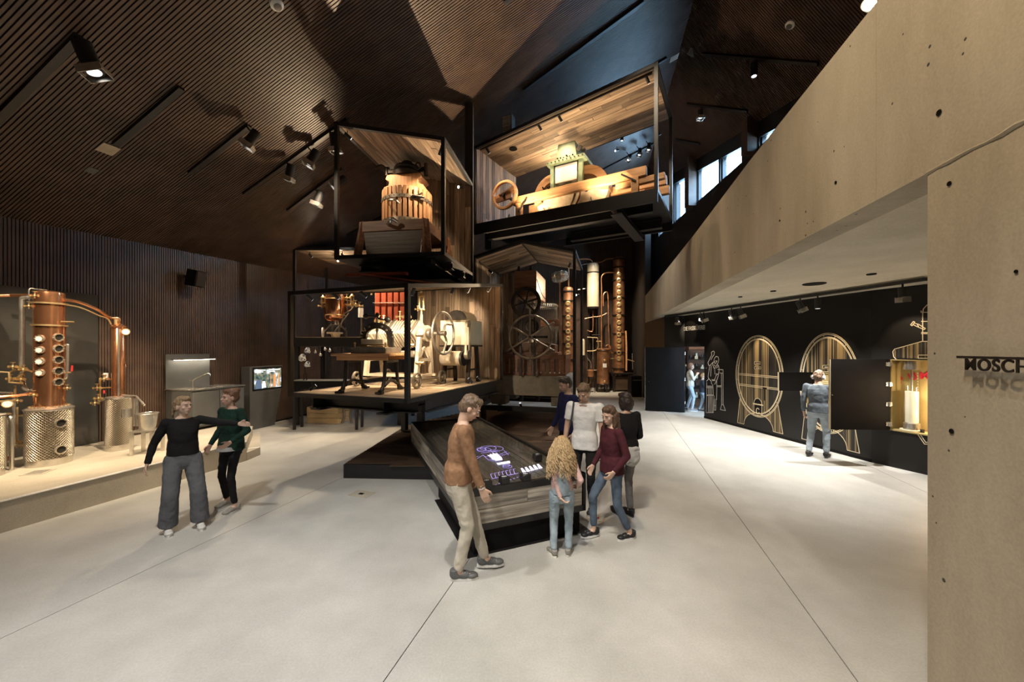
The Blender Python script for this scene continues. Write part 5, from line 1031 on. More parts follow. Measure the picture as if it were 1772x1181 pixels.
for i in range(3): a = R(-90 + 120 * i + 30); MB().bar((.28 * math.cos(a), .28 * math.sin(a), 0), (.28 * math.cos(a), .28 * math.sin(a), zb0 + .02), .06, .06).build('leg', MT['iron'], bo)
MB().ring((0, 0, zb0), (0, 0, 1), .31, .03, 28, 6).ring((0, 0, zb0 + 1.72), (0, 0, 1), .33, .025, 28, 6).build('ring', MT['iron'], bo); MB().box(-.09, -.33, zb0 + .86, .1, -.315, zb0 + 1.06).build('plate', MT['white'], bo)
for z in (.15, 1.2): MB().sph((0, -.34, zb0 + z), .06, 10, 7).build('port', MT['brass'], bo)
tt = thing('dark_table', 'dark iron table carrying the tall copper column at the back', 'table', (bt1.location.x, bt1.location.y, 0)); zt = bt1.location.z
MB().box(-.45, -.45, zt - .06, .65, .45, zt - .002).build('table_top', MT['iron'], tt)
for x in (-.35, .55):
    for y in (-.35, .35): MB().box(x - .05, y - .05, 0, x + .05, y + .05, zt - .06).build('leg', MT['iron'], tt)
MB().box(-.3, -.3, .1, .5, .3, zt - .2).build('coil_case', MT['deck'], tt)
pp = thing('pipework', 'maze of thin copper and brass pipes linking the stills at the back', 'pipes', (0, 0, 0))
def bpipe(pts, r=.03, mat='coppermat', Y=19.6): MB().tube(cr([at(a, b, Y) for a, b in pts], 5), r, 8).build('pipe', MT[mat], pp)
bpipe([(1061, 448), (1050, 449), (1040, 454), (1028, 455)]); bpipe([(1062, 472), (1048, 473), (1041, 480), (1041, 500), (1041, 560), (1041, 605)], .035); bpipe([(1044, 530), (1044, 512), (1048, 506), (1052, 512), (1053, 560), (1055, 640)], .03)
bpipe([(1000, 449), (1018, 449), (1024, 452), (1026, 459)], .035); bpipe([(1028, 455), (1010, 458), (1002, 462)], .03, 'steel'); bpipe([(984, 460), (984, 497)], .035); bpipe([(968, 520), (969, 560), (970, 652)], .03); bpipe([(973, 530), (974, 652)], .03)
bpipe([(1006, 470), (1006, 520), (1006, 600), (1004, 640)], .04); bpipe([(1000, 502), (1012, 500)], .03, 'steel'); bpipe([(1012, 552), (1020, 550), (1040, 547), (1050, 542)], .018); bpipe([(1026, 538), (1026, 570), (1022, 574), (1016, 572)], .03); bpipe([(1024, 580), (1040, 580)], .025, 'iron')
bpipe([(1016, 584), (1034, 585)], .025, 'brass'); bpipe([(1034, 585), (1035, 600), (1030, 607), (1016, 608)], .03, 'brass'); bpipe([(1026, 585), (1026, 622)], .025, 'steel'); bpipe([(1032, 591), (1041, 591)], .025, 'brass'); bpipe([(1048, 600), (1052, 597), (1056, 600), (1058, 610), (1062, 611)], .028, 'copper')
bpipe([(1083, 573), (1084, 600), (1084, 642)], .045, 'pine'); bpipe([(1084, 622), (1090, 624), (1097, 626)], .03, 'brass'); bpipe([(1016, 641), (1034, 641)], .025, 'steel'); bpipe([(1055, 621), (1062, 621)], .025, 'brass'); bpipe([(1088, 650), (1096, 650)], .03, 'steel'); bpipe([(1016, 620), (1022, 628), (1023, 638)], .03, 'steel'); bpipe([(1094, 612), (1095, 640)], .02, 'steel')
pc = thing('small_copper_pot', 'small copper pot on thin dark legs beside the boiler', 'pot', (at(1022, 645, 19.2).x, 19.2, 0)); zc_ = at(1022, 652, 19.2).z
MB().lathe([(0, zc_), (.14, zc_), (.17, zc_ + .05), (.17, zc_ + .28), (.18, zc_ + .30), (.1, zc_ + .36), (0, zc_ + .36)], n=22).build('pot_body', MT['coppermat'], pc)
for i in range(3): a = i * 2.09; MB().cyl((.22 * math.cos(a), .22 * math.sin(a), 0), (.12 * math.cos(a), .12 * math.sin(a), zc_ + .02), .018, n=6).build('leg', MT['iron'], pc)
MB().tube(cr([(-.02, 0, zc_), (-.02, 0, zc_ - .3), (-.12, 0, zc_ - .42)], 5), .03, 8).build('outlet', MT['coppermat'], pc)
fw = thing('flow_meter', 'cream flow meter cylinder behind the gabled box post', 'meter', (at(1008, 600, 19.2).x, 19.2, 0)); zf = at(1008, 615, 19.2).z
MB().lathe([(0, zf), (.12, zf), (.12, zf + .75), (.06, zf + .82), (0, zf + .82)], n=18).build('meter_body', MT['creamp'], fw); MB().cyl((0, 0, zf - .3), (0, 0, zf), .1, n=14).build('meter_base', MT['iron'], fw); MB().cyl((0, 0, 0), (0, 0, zf - .3), .03, n=8).build('stand_pipe', MT['iron'], fw)
bb = thing('black_cabinet', 'low black cabinet on a pale board beside the back wall', 'cabinet', (5.62, 17.4, .021)); MB().box(-.25, -.25, 0, .22, .3, .95).build('cabinet_body', MT['blackmatt'], bb); MB().box(-.2, -.26, .75, .2, -.25, .78).build('cabinet_handle', MT['steel'], bb)
tag(MB().box(-.55, -.45, 0, .25, .4, .02).build('floor_board', MT['creamp']), 'pale board lying under the black cabinet at the back', 'board').location = (bb.location.x, bb.location.y, 0)
for (px, py) in ((1101, 535), (1103, 576)):
    o = thing('wall_box', 'small dark box fixed to the back wall, %s' % ('upper' if py < 560 else 'lower'), 'box', (at(px, py, YE).x, YE - .1, at(px, py, YE).z)); MB().box(-.09, -.05, -.2 if py < 560 else -.12, .09, .07, .2 if py < 560 else .12).build('box_body', MT['blackmatt'], o); MB().cyl((0, -.06, 0), (0, -.05, 0), .05, n=12).build('box_face', MT['black'], o)
# ------------------------------------------------------------------ projection table
PT0 = V((-.45, 3.99, 0)); te = V((1.32, .565, 0)).normalized(); td = V((-te.y, te.x, 0)); trz = math.atan2(te.y, te.x)
tw, tl = 1.45, 4.05
pt_ = thing('projection_table', 'long exhibition table clad in grey barn boards with glazed dark top and light drawings', 'table', PT0, trz)
zb, zt_ = .31, .74
for x in (0, tw):
    for y in (0, tl): MB().box(x - .035 if x else 0, y if y == 0 else y - .05, zb - .02, x if x else .05, y + .05 if y == 0 else y, zt_).build('post', MT['black'], pt_)
for (x0, y0, x1, y1) in ((0, 0, tw, .05), (0, tl - .05, tw, tl), (0, 0, .05, tl), (tw - .05, 0, tw, tl)):
    MB().box(x0, y0, zb - .02, x1, y1, zb + .05).build('bottom_rail', MT['black'], pt_); MB().box(x0, y0, zt_ - .075, x1, y1, zt_).build('top_rail', MT['black'], pt_)
MB().box(.03, .03, zb, tw - .03, tl - .03, zt_ - .05).build('core', MT['blackmatt'], pt_)
planks(pt_, (0, .018, zb + .045), (1, 0, 0), (0, 0, 1), (0, -1, 0), 2, .16, .014, MT['oldgrey'], lambda t: .05, lambda t: tw - .05, rng, (1.2, 2.0))
planks(pt_, (.018, 0, zb + .045), (0, 1, 0), (0, 0, 1), (-1, 0, 0), 3, .107, .014, MT['oldgrey'], lambda t: .05, lambda t: tl - .05, rng, (1.0, 2.4))
planks(pt_, (tw - .018, 0, zb + .045), (0, 1, 0), (0, 0, 1), (1, 0, 0), 3, .107, .014, MT['oldgrey'], lambda t: .05, lambda t: tl - .05, rng, (1.0, 2.4))
planks(pt_, (.05, 0, zt_ - .045), (0, 1, 0), (1, 0, 0), (0, 0, 1), 15, .09, .012, MT['ttop'], lambda t: .05, lambda t: tl - .05, rng, (.8, 2.2))
MB().box(.05, .05, zt_ - .012, tw - .05, tl - .05, zt_ - .004).build('glass_plate', MT['glass'], pt_)
MB().box(.08, .09, .006, tw - .03, 1.85, zb - .02).build('recessed_base', MT['blackmatt'], pt_)
MB().box(.0, .05, 0, tw + .1, 1.74, .006).build('floor_plate', MT['black'], pt_)
MT['proj'] = emit('violet white light drawing', (.45, .36, .95), .8); MT['projw'] = emit('white light drawing', (.80, .76, 1.0), 1.0)
def tl_(px, py): 
    p = gnd(px, py, zt_ - .003) - PT0; return (p.x * te.x + p.y * te.y, p.x * td.x + p.y * td.y)
dr = MB(); dw = MB()
def stroke(mb, pts, w=.0045):
    q = [tl_(*p) for p in pts]
    for a, b in zip(q, q[1:]):
        if (V((*a, 0)) - V((*b, 0))).length > .004: mb.bar((*a, zt_ - .0025), (*b, zt_ - .0025), w, .001)
def ell(cx, cy, rx, ry, n=20): return [(cx + rx * math.cos(2*math.pi*i/n), cy + ry * math.sin(2*math.pi*i/n)) for i in range(n + 1)]
for e in ((845, 776, 14, 4), (833, 778, 8, 3), (855, 777, 16, 4.5), (838, 779, 12, 3.5)): stroke(dr, ell(*e))
for s in (((832, 785), (862, 781)), ((838, 791), (870, 786)), ((836, 788), (846, 797), (868, 792), (858, 783)), ((866, 786), (877, 782)), ((868, 789), (882, 784)), ((872, 780), (880, 788)), ((820, 792), (828, 790)), ((824, 795), (836, 788)), ((850, 782), (862, 779))): stroke(dr, s)
for s in (((848, 786), (864, 795)), ((852, 784), (868, 793)), ((844, 788), (858, 797))): stroke(dw, s, .012)
def blob(pts): q = [tl_(*p) for p in pts]; dw.prism(q, zt_ - .003, zt_ - .002)
blob([(846, 788), (860, 785), (868, 792), (853, 796)]); blob([(856, 795), (868, 793), (870, 796), (858, 798)]); blob([(859, 802), (882, 798), (883, 802), (862, 805)]); stroke(dr, ell(878, 808, 8, 2.5)); stroke(dr, ell(876, 806, 6, 2))
for i in range(7):
    x = 852 + i * 6.5; y = 829 - i * 1.4; stroke(dr, ((x, y), (x - 3, y - 8), (x + 1, y - 9))); stroke(dr, ((x, y), (x + 6, y - 1.4)), .007)
for i in range(5): x = 905 + i * 7; y = 819 - i * 1.8; blob([(x, y), (x + 6, y - 1.5), (x - 1, y - 8.5), (x - 4, y - 8.0)])
dr.build('light_drawing', MT['proj'], pt_); dw.build('light_drawing_bright', MT['projw'], pt_)
ds = MB()
for i in range(14):
    p = tl_(836 + i * 6.2, 850 - i * 2.2); ds.box(p[0] - .012, p[1] + .03, zt_ - .0025, p[0] + .008, p[1] + .04, zt_ - .0015)
ds.build('light_caption', MT['proj'], pt_, kind='stuff')
labs = ['black cube on the table top nearest the man in the brown sweater', 'black cube on the table top, second from the man in brown', 'black cube on the table top, third from the man in brown', 'black cube on the table top at the far right edge by the white T-shirt']
MT['starlit'] = pm('white cube emblem', (.75, .78, .8), rough=.4)
for i, (px, py) in enumerate(((842, 838), (872.5, 831.5), (909, 826.5), (930, 791.5))):
    p = gnd(px, py, zt_ + .03); c = thing('black_cube', labs[i], 'cube', (p.x, p.y, zt_ - .0035), trz, 'black cubes on the projection table')
    MB().box(-.05, -.05, 0, .05, .05, .075).build('cube_body', MT['black'], c, bevel=.004)
    m = MB()
    for k in range(3): a = k * math.pi / 3 + .3; m.bar((-.03 * math.cos(a), -.02 * math.sin(a), .0755), (.03 * math.cos(a), .02 * math.sin(a), .0755), .008, .002)
    m.build('emblem', MT['starlit'], c)
fb = thing('floor_outlet', 'small dark floor outlet lid beside the table end', 'floor outlet', gnd(626, 855.5), R(-18)); MB().box(-.17, -.12, 0, .17, .12, .004).build('outlet_lid', MT['plinthc'], fb); MB().box(-.05, -.03, .004, .03, .03, .006).build('outlet_slot', MT['blackmatt'], fb)
fb2 = thing('floor_outlet', 'small floor outlet lid by the feet of the girl in maroon', 'floor outlet', gnd(1030, 897), R(-18)); MB().box(-.12, -.10, 0, .12, .10, .004).build('outlet_lid', MT['plinthc'], fb2); MB().box(-.06, -.02, .004, .05, .02, .006).build('outlet_slot', MT['redplastic'], fb2)
# ------------------------------------------------------------------ printed drawings on the black wall
dA = (WA1 - WA0).normalized(); nA = V((dA.y, -dA.x, 0)); nA = nA if nA.x < 0 else -nA
nB = V((dB.y, -dB.x, 0)); nB = nB if nB.x < 0 else -nB
def hitA(px, py, o=WA0, d=dA):
    k = (px - CX) / F; s = (k * o.y - o.x) / (d.x - k * d.y); p = o + d * s; return s, at(px, py, p.y).z
def stripe(parent, pts, o, d, n, w=.012, name='line', mat='gold', off=.001):
    off += .002
    m = MB()
    for a, b in zip(pts, pts[1:]):
        pa = o + d * a[0] + V((0, 0, a[1])) + n * off; pb = o + d * b[0] + V((0, 0, b[1])) + n * off
        if (pb - pa).length > .002: m.bar(pa, pb + (pb - pa).normalized() * w * .3, .003, w, (0, 0, 1)) if abs((pb-pa).normalized().z) < .9 else m.bar(pa, pb, w, .003, n)
    return m.build(name, MT[mat], parent)
def arcp(cx, cz, rx, rz_, a0=0, a1=360, n=48): return [(cx + rx * math.cos(R(a0 + (a1 - a0) * i / n)), cz + rz_ * math.sin(R(a0 + (a1 - a0) * i / n))) for i in range(n + 1)]
def barrel(px_l, px_r, py_t, py_b, label):
    s0, _ = hitA(px_l, 650); s1, _ = hitA(px_r, 650); sc = hitA((px_l + px_r) / 2 - 3, 650)[0]; sc = (s0 + s1) / 2
    pm_ = CX + F * (WA0 + dA * sc).x / (WA0 + dA * sc).y
    zt = hitA(pm_, py_t)[1]; zb_ = hitA(pm_, py_b)[1]; rx = (s1 - s0) / 2; rz_ = (zt - zb_) / 2; cz = (zt + zb_) / 2
    t = thing('barrel_drawing', label, 'wall drawing', (0, 0, 0), 0, 'gold barrel drawings on the black wall')
    O = WA0
    def P(a, b, off=.001): return O + dA * a + V((0, 0, b)) + nA * off
    fr = (O + nA * .0005, dA, V((0, 0, 1)), nA)
    MB().prism(arcp(sc, cz, rx * .88, rz_ * .9), 0, .001, fr).build('barrel_head', MT['goldstave'], t)
    for f in (1, .965, .90, .875): stripe(t, arcp(sc, cz, rx * f, rz_ * (f + (1 - f) * .25), n=56), O, dA, nA, .014, 'oval_line', off=.002)
    for i in range(16):
        a = R(i * 22.5 + 8); stripe(t, [(sc + rx * .905 * math.cos(a), cz + rz_ * .925 * math.sin(a)), (sc + rx * .96 * math.cos(a), cz + rz_ * .97 * math.sin(a))], O, dA, nA, .008, 'tick_line')
    for z in (.03, -.005, -.24, -.275):
        zz = cz + rz_ * z * 1.0; hw = rx * .87 * math.sqrt(max(0, 1 - z * z)); stripe(t, [(sc - hw, zz), (sc + hw, zz)], O, dA, nA, .014, 'bar_line', off=.002)
    for x in (-.25, .25): stripe(t, [(sc + rx * x, cz - rz_ * .01), (sc + rx * x, cz - rz_ * .235)], O, dA, nA, .02, 'bar_line', 'blackmatt', off=.003)
    # stand below
    zf0 = .12; L_, R_ = sc - rx * .92, sc + rx * .98
    q = [(L_, zf0), (sc - rx * .62, zf0 + .0)] + [(sc + rx * .62 * math.cos(R(a)), zf0 + .38 * math.sin(R(a))) for a in range(180, -1, -12)] + [(R_, zf0), (sc + rx * .80, cz - rz_ * .62), (sc + rx * .5, cz - rz_ * .88), (sc, cz - rz_ * 1.005), (sc - rx * .5, cz - rz_ * .88), (sc - rx * .80, cz - rz_ * .62)]
    MB().prism(q, 0, .001, fr).build('stand_fill', MT['goldstave'], t)
    stripe(t, [q[-1]] + q[:-4], O, dA, nA, .012, 'stand_line', off=.002)
    # plates, tap door, bottle
    for (x, z, w, h) in ((-.02, .32, .09, .035), (-.01, .2, .1, .03)):
        cxx, czz = sc + rx * x, cz + rz_ * z; MB().prism([(cxx - w, czz - h), (cxx + w, czz - h + .01), (cxx + w, czz + h + .01), (cxx - w, czz + h)], 0, .002, (O + nA * .001, dA, V((0, 0, 1)), nA)).build('plate_fill', MT['blackmatt'], t)
        stripe(t, [(cxx - w, czz - h), (cxx + w, czz - h + .01), (cxx + w, czz + h + .01), (cxx - w, czz + h), (cxx - w, czz - h)], O, dA, nA, .008, 'plate_line', off=.004); stripe(t, [(cxx - w * .6, czz), (cxx + w * .6, czz + .005)], O, dA, nA, .016, 'plate_text', off=.004)
    dz = cz - rz_ * .96
    door = [(sc - .13, dz), (sc + .13, dz), (sc + .13, dz + .30)] + [(sc + .13 * math.cos(R(a)), dz + .30 + .15 * math.sin(R(a))) for a in range(0, 181, 20)] + [(sc - .13, dz)]
    MB().prism(door[:-1], 0, .002, (O + nA * .001, dA, V((0, 0, 1)), nA)).build('tap_door_fill', MT['blackmatt'], t); stripe(t, door, O, dA, nA, .012, 'tap_door_line', off=.004)
    stripe(t, [(sc - .16, dz + .29), (sc + .16, dz + .29)], O, dA, nA, .03, 'tap_door_line', off=.004); stripe(t, arcp(sc, dz + .12, .05, .07, 30, 330, 14), O, dA, nA, .018, 'tap_line', off=.004)
    kx_ = sc + rx * .28; stripe(t, [(kx_, dz + .42), (kx_, dz + .72)], O, dA, nA, .035, 'tap_handle', 'blackmatt', off=.005); stripe(t, [(kx_ - .06, dz + .74), (kx_ + .06, dz + .74)], O, dA, nA, .04, 'tap_handle', 'blackmatt', off=.005)
    return t
barrel(1273.5, 1356, 581, 722, 'tall gold barrel drawing on the black wall, left of the small open flap')
barrel(1384, 1489, 577, 750, 'tall gold barrel drawing behind the man wearing headphones')
cd = thing('cooper_drawing', 'white line drawing of a bearded cooper hammering a tub, beside the doorway', 'wall drawing', (0, 0, 0))
def L2(pts, w=.012, o=WA0, d=dA, n=nA, par=None, mat='gold', name='line'): return stripe(par or cd, [hitA(x, y, o, d) for x, y in pts], o, d, n, w, name, mat, .002)
MT['whiteline'] = pm('pale print line', (.62, .60, .56), rough=.5)
def C(sx, sy): return (1110 + sx / 5.905, 540 + sy / 5.905)
for pts in (
    [(735, 400), (715, 415), (720, 440), (700, 480), (680, 520), (690, 550)], [(735, 400), (748, 412), (742, 440), (728, 460), (712, 490)], [(750, 470), (765, 455), (785, 462), (792, 490), (785, 520), (770, 545)],
    [(750, 470), (742, 495), (745, 520)], [(745, 500), (752, 530), (765, 520), (775, 500)], [(735, 510), (728, 540), (745, 575), (775, 570), (788, 545)], [(740, 540), (760, 560), (780, 540)], [(695, 555), (705, 545), (728, 520)], [(698, 560), (682, 660), (690, 690)], [(715, 550), (712, 600), (708, 660)],
    [(735, 560), (750, 590), (752, 640)], [(788, 545), (796, 590), (790, 630), (762, 650)], [(762, 632), (790, 640), (775, 690), (750, 740)], [(765, 650), (750, 690), (725, 700)], [(720, 690), (735, 705), (755, 700)], [(665, 710), (690, 685), (715, 710), (718, 740)], [(668, 720), (668, 850), (735, 850), (730, 740)], [(668, 850), (662, 1030), (735, 1030), (742, 860), (735, 850)],
    [(665, 760), (730, 760)], [(665, 775), (732, 775)], [(664, 855), (738, 855)], [(688, 860), (684, 1030)], [(700, 860), (698, 1030)], [(712, 860), (712, 1030)], [(724, 860), (726, 1030)], [(688, 765), (688, 850)], [(702, 765), (702, 850)], [(716, 765), (716, 850)],
    [(770, 700), (772, 800), (768, 900)], [(745, 890), (745, 1005), (760, 1005), (762, 890)], [(742, 960), (762, 960)], [(660, 575), (665, 575)], [(780, 590), (835, 592)], [(800, 625), (835, 628)], [(818, 630), (820, 950)], [(835, 592), (835, 950)], [(775, 765), (818, 768)], [(775, 755), (820, 756)],
    [(808, 1000), (820, 950), (838, 950), (860, 1010), (808, 1000)], [(735, 400), (742, 405)], [(758, 500), (768, 505)]):
    L2([C(*p) for p in pts], .018, mat='whiteline')
# still drawing on the second facet (with the cabinet)
sd = thing('still_drawing', 'gold line drawing of a pot still above the open lit cabinet', 'wall drawing', (0, 0, 0))
def C2(sx, sy): return (1400 + sx / 3.373, 480 + sy / 3.373)
for pts in ([(735, 375), (660, 375), (500, 420), (490, 435), (495, 465), (508, 478)], [(664, 372), (664, 210), (668, 185), (690, 162), (725, 162)], [(655, 205), (735, 205)], [(655, 195), (655, 207)], [(655, 258), (735, 258)], [(655, 323), (735, 323)], [(655, 330), (735, 330)], [(594, 278), (610, 258), (618, 262), (602, 284), (594, 278)], [(612, 268), (640, 275), (680, 300), (672, 306), (630, 288), (606, 276)], [(632, 272), (640, 290)],
    [(640, 455), (735, 455)], [(638, 474), (735, 474)], [(638, 455), (638, 474)], [(630, 910), (675, 975), (700, 975), (720, 970)], [(645, 912), (682, 965), (715, 960)]):
    L2([C2(*p) for p in pts], .012, WA1, dB, nB, sd)
q = [hitA(*C2(*p), WA1, dB) for p in ((735, 377), (660, 377), (502, 424), (497, 440), (502, 470), (735, 480))]
MB().prism(q, 0, .001, (WA1 + nB * .0005, dB, V((0, 0, 1)), nB)).build('still_fill', MT['goldstave'], sd)
# ------------------------------------------------------------------ lettering
up = V((0, 0, 1))
dD = (DJ - DH).normalized(); nD = V((dD.y, -dD.x, 0)); nD = nD if nD.x < 0 else -nD
# sign over the workshop door, along the wall line above it
s0, z0_ = hitA(1176, 569.5, W00, (DH - W00).normalized())
p0 = at(1177, 570, 13.15); p1 = at(1224.5, 566.5, 12.1)
sg = thing('door_sign', 'raised pale letters above the workshop door', 'sign', (0, 0, 0))
ex = (DJ - DH).normalized(); o = DH + ex * (-.12); zl = EYE + 33.2 / F * 12.9
tx = text('DIE FASSKÜFEREI', .20, .003, MT['signwhite'], frame_m(V((DH.x, DH.y, 2.83)) + nD * .03 + ex * .0, ex, up, nD), 'lettering', sg, 'LEFT', .0)
tx.scale.x = 1.08 / max(.01, max(v.co.x for v in tx.data.vertices))
ms = thing('lettering_rail', 'dark raised letters hanging under a slim rail on the concrete pier', 'sign', (0, 0, 0))
fxn = V((-1, .224, 0)).normalized(); fdir = -fx                    # text runs towards the camera
k = (1657 - CX) / F; Y0 = 2.066 / (k - .224); pS = at(1657, 618.2, Y0) - fxn * .05
MB().bar(pS + fxn * .05, pS + fdir * 2.0 + fxn * .05, .012, .014).build('rail', MT['iron'], ms)
k = (1669 - CX) / F; Y1 = 2.066 / (k - .224); pL = at(1669, 0, Y1) - fxn * .05; capH = .063
tx = text('MOSCHT', capH / .70, .0035, MT['iron'], frame_m(V((pL.x, pL.y, pS.z - .007 - capH)) + fxn * .05, fdir, up, fxn), 'lettering', ms, 'LEFT', .0012, 1.10)
for i in range(3): MB().cyl(pS + fdir * (.15 + i * .7), pS + fdir * (.15 + i * .7) + fxn * .05, .004, n=6).build('pin', MT['iron'], ms)
# ------------------------------------------------------------------ the open cabinet with its glass pump
cb = thing('wall_cabinet', 'olive gold wall cabinet with its black door swung open and red lettering inside', 'cabinet', (0, 0, 0))
dp = .30; z0c, z1c = .705, 2.02
inn = -nB
def cbox(a0, a1, b0, b1, z0, z1, name, mat, par=None):
    vs = [HB + dB * a + inn * b for a, b in ((a0, b0), (a1, b0), (a1, b1), (a0, b1))]
    return MB().add([v + V((0,0,z0)) for v in vs] + [v + V((0,0,z1)) for v in vs], [(0,3,2,1),(4,5,6,7),(0,1,5,4),(1,2,6,5),(2,3,7,6),(3,0,4,7)]).build(name, MT[mat], par or cb)
cbox(0, 1.15, dp, dp + .02, z0c, z1c, 'back_panel', 'olive'); cbox(0.0, .02, 0, dp, z0c, z1c, 'side_panel', 'olive'); cbox(1.13, 1.15, 0, dp, z0c, z1c, 'side_panel', 'olive'); cbox(0, 1.15, -.02, dp, z0c - .015, z0c + .01, 'bottom_panel', 'olive'); cbox(0, 1.15, 0, dp, z1c - .015, z1c, 'top_panel', 'olive')
dd_ = V((-1.125, .0, 0)); dh = HB + nB * .02
dr_ = MB().bar(dh + V((0, 0, (z0c + z1c) / 2)), dh + dd_ + V((0, 0, (z0c + z1c) / 2)), .03, z1c - z0c + .01).build('door', MT['blackmatt'], cb)
MB().bar(dh + dd_ + V((0, 0, z0c)), dh + dd_ + V((0, 0, z1c)), .012, .034).build('edge_strip', MT['crock'] if 0 else MT['gold'], dr_); MB().cyl(dh + dd_ * .97 + V((0, -.015, 1.35)), dh + dd_ * .97 + V((0, -.03, 1.35)), .01, n=8).build('door_button', MT['steel'], dr_)
for i in range(4): z = z0c + .10 + i * .375; MB().cyl(dh + V((-.03, -.03, z - .04)), dh + V((-.03, -.03, z + .04)), .022, n=10).bar(dh + V((-.08, -.02, z)), dh + V((.03, -.02, z)), .012, .07).build('hinge', MT['steel'], dr_)
pmx = thing('glass_pump', 'tall glass cylinder pump with steel ends, lit from inside the open cabinet', 'pump', HB + dB * .24 + inn * .155 + V((0, 0, z0c + .012)))
MB().lathe([(.16, 0), (.16, .02), (.0, .02)], n=24).build('foot', MT['creamp'], pmx); MB().lathe([(.115, .02), (.115, .14), (.1, .15), (0, .15)], n=24).build('lower_cap', MT['steel'], pmx)
MB().lathe([(.10, .15), (.10, 1.12)], n=24).build('glass_tube', MT['glass'], pmx); MB().lathe([(.115, 1.12), (.115, 1.28), (0, 1.28)], n=24).build('upper_cap', MT['steel'], pmx)
MT['milky'] = pm('milky cider', (.85, .76, .58), (.8, .7, .5), rough=.4); MB().lathe([(0, .152), (.09, .152), (.09, .72), (0, .72)], n=24).build('liquid', MT['milky'], pmx)
for i in range(7): MB().cyl((-.005, -.102, .76 + i * .05), (.005, -.102, .76 + i * .05), .004, n=6).build('scale_mark', MT['white'], pmx)
MB().cyl((0, 0, .72), (0, 0, 1.12), .018, n=8).build('piston_rod', MT['steel'], pmx); MB().box(-.02, -.2, .0, .02, -.16, .06).build('outlet', MT['black'], pmx)
MT['signred'] = pm('red lettering', (.62, .03, .06), rough=.5)
pw_ = HB + inn * (dp - .004)
for i, (ch, a, z, rot) in enumerate((('P', .0, 1.56, 28), ('U', .15, 1.63, 16), ('M', .29, 1.67, 5), ('P', .47, 1.68, -5), ('E', .60, 1.66, -14))):
    M4 = frame_m(pw_ + dB * a + V((0, 0, z)), dB, up, nB) @ MX.Rotation(R(rot), 4, 'Z'); text(ch, .17, .002, MT['signred'], M4, 'red_letter', cb, 'LEFT', .007)
for i in range(5): cbox(.50, .50 + (.26, .2, .3, .22, .28)[i], dp - .006, dp - .003, 1.50 - i * .06, 1.525 - i * .06, 'text_line', 'white')
pt('cabinet lamp', HB + dB * .62 + inn * .16 + V((0, 0, 1.45)), 18, HOT, .05); pt('cabinet lamp low', HB + dB * .60 + inn * .16 + V((0, 0, 1.0)), 10, HOT, .05)
# small flap further along
sH, zf_ = hitA(1410, 644); pH = WA0 + dA * sH
sf = thing('wall_flap', 'small black hinged flap standing open from the wall between the barrel drawings', 'flap', (0, 0, 0))
a = pH + nA * .025; b = V((pH.x - .80, pH.y + .03, 0)); MB().bar(V((a.x, a.y, 1.48)), V((b.x, b.y, 1.48)), .03, .42).build('flap_leaf', MT['blackmatt'], sf)
for z in (1.36, 1.60): MB().cyl((a.x - .03, a.y - .035, z - .03), (a.x - .03, a.y - .035, z + .03), .02, n=10).bar((a.x - .09, a.y - .02, z), (a.x + .02, a.y - .02, z), .012, .06).build('hinge', MT['steel'], sf)
MB().bar(V((b.x, b.y, 1.27)), V((b.x, b.y, 1.69)), .01, .033).build('edge_strip', MT['gold'], sf)
m = MB(); 
for (s_a, s_b, za, zb2) in ((0, .7, 1.26, 1.28), (0, .7, 1.68, 1.70), (0, .02, 1.28, 1.68), (.68, .7, 1.28, 1.68)):
    vs = [pH + dA * s + nA * t for s, t in ((s_a, .0), (s_b, .0), (s_b, .02), (s_a, .02))]; m.add([v + V((0,0,za)) for v in vs] + [v + V((0,0,zb2)) for v in vs], [(0,3,2,1),(4,5,6,7),(0,1,5,4),(1,2,6,5),(2,3,7,6),(3,0,4,7)])
m.build('niche_frame', MT['olive'], sf); m = MB(); vs = [pH + dA * s + nA * t for s, t in ((.02, .001), (.68, .001), (.68, .004), (.02, .004))]; m.add([v + V((0,0,1.28)) for v in vs] + [v + V((0,0,1.68)) for v in vs], [(0,3,2,1),(4,5,6,7),(0,1,5,4),(1,2,6,5),(2,3,7,6),(3,0,4,7)]); m.build('niche_panel', MT['olive'], sf)
# workshop things seen through the doorway
sh = thing('tool_shelf', 'dark shelf unit with stacked tools in the workshop behind the door', 'shelf', (7.2, 14.2, 0), R(-30))
for i in range(6): MB().box(-.6, -.2, .35 + i * .36, .7, .2, .38 + i * .36).build('shelf_board', MT['iron'], sh)
for x in (-.6, .68): MB().box(x, -.2, 0, x + .03, .2, 2.4).build('upright', MT['iron'], sh)
pr = random.Random(12)
for i in range(5):
    for j in range(6):
        o = thing('shelf_tool', 'small cooper tool on the %s board of the workshop shelf' % ('lowest', 'second lowest', 'middle', 'second highest', 'highest')[i], 'tool', sh.matrix_world @ V((0, 0, 0)), 0, 'cooper tools on the workshop shelf'); o.parent = None
        o.location = V((7.2, 14.2, .382 + i * .36)) + V((math.cos(R(-30)) * (-.5 + j * .2), math.sin(R(-30)) * (-.5 + j * .2), 0)); o.rotation_euler = (0, 0, R(-30))
        h = pr.uniform(.10, .24); MB().box(-.05, -.1, 0, .05, .08, h * .5).cyl((0, 0, h * .5), (0, 0, h), .03, n=8).build('tool_body', MT['creamp'] if (i + j) % 2 else MT['iron'], o)
rk = thing('hanging_rail', 'wooden rail with reddish aprons hanging high in the workshop', 'rail', (6.62, 14.5, 2.05), R(-28)); MB().cyl((-.6, 0, .25), (-.1, 0, .25), .02, n=8).build('rail_bar', MT['iron'], rk)
for i in range(2): MB().box(-.5 + i * .22, -.03, -.12, -.34 + i * .22, .03, .23).build('hung_piece', MT['brownwood'], rk)
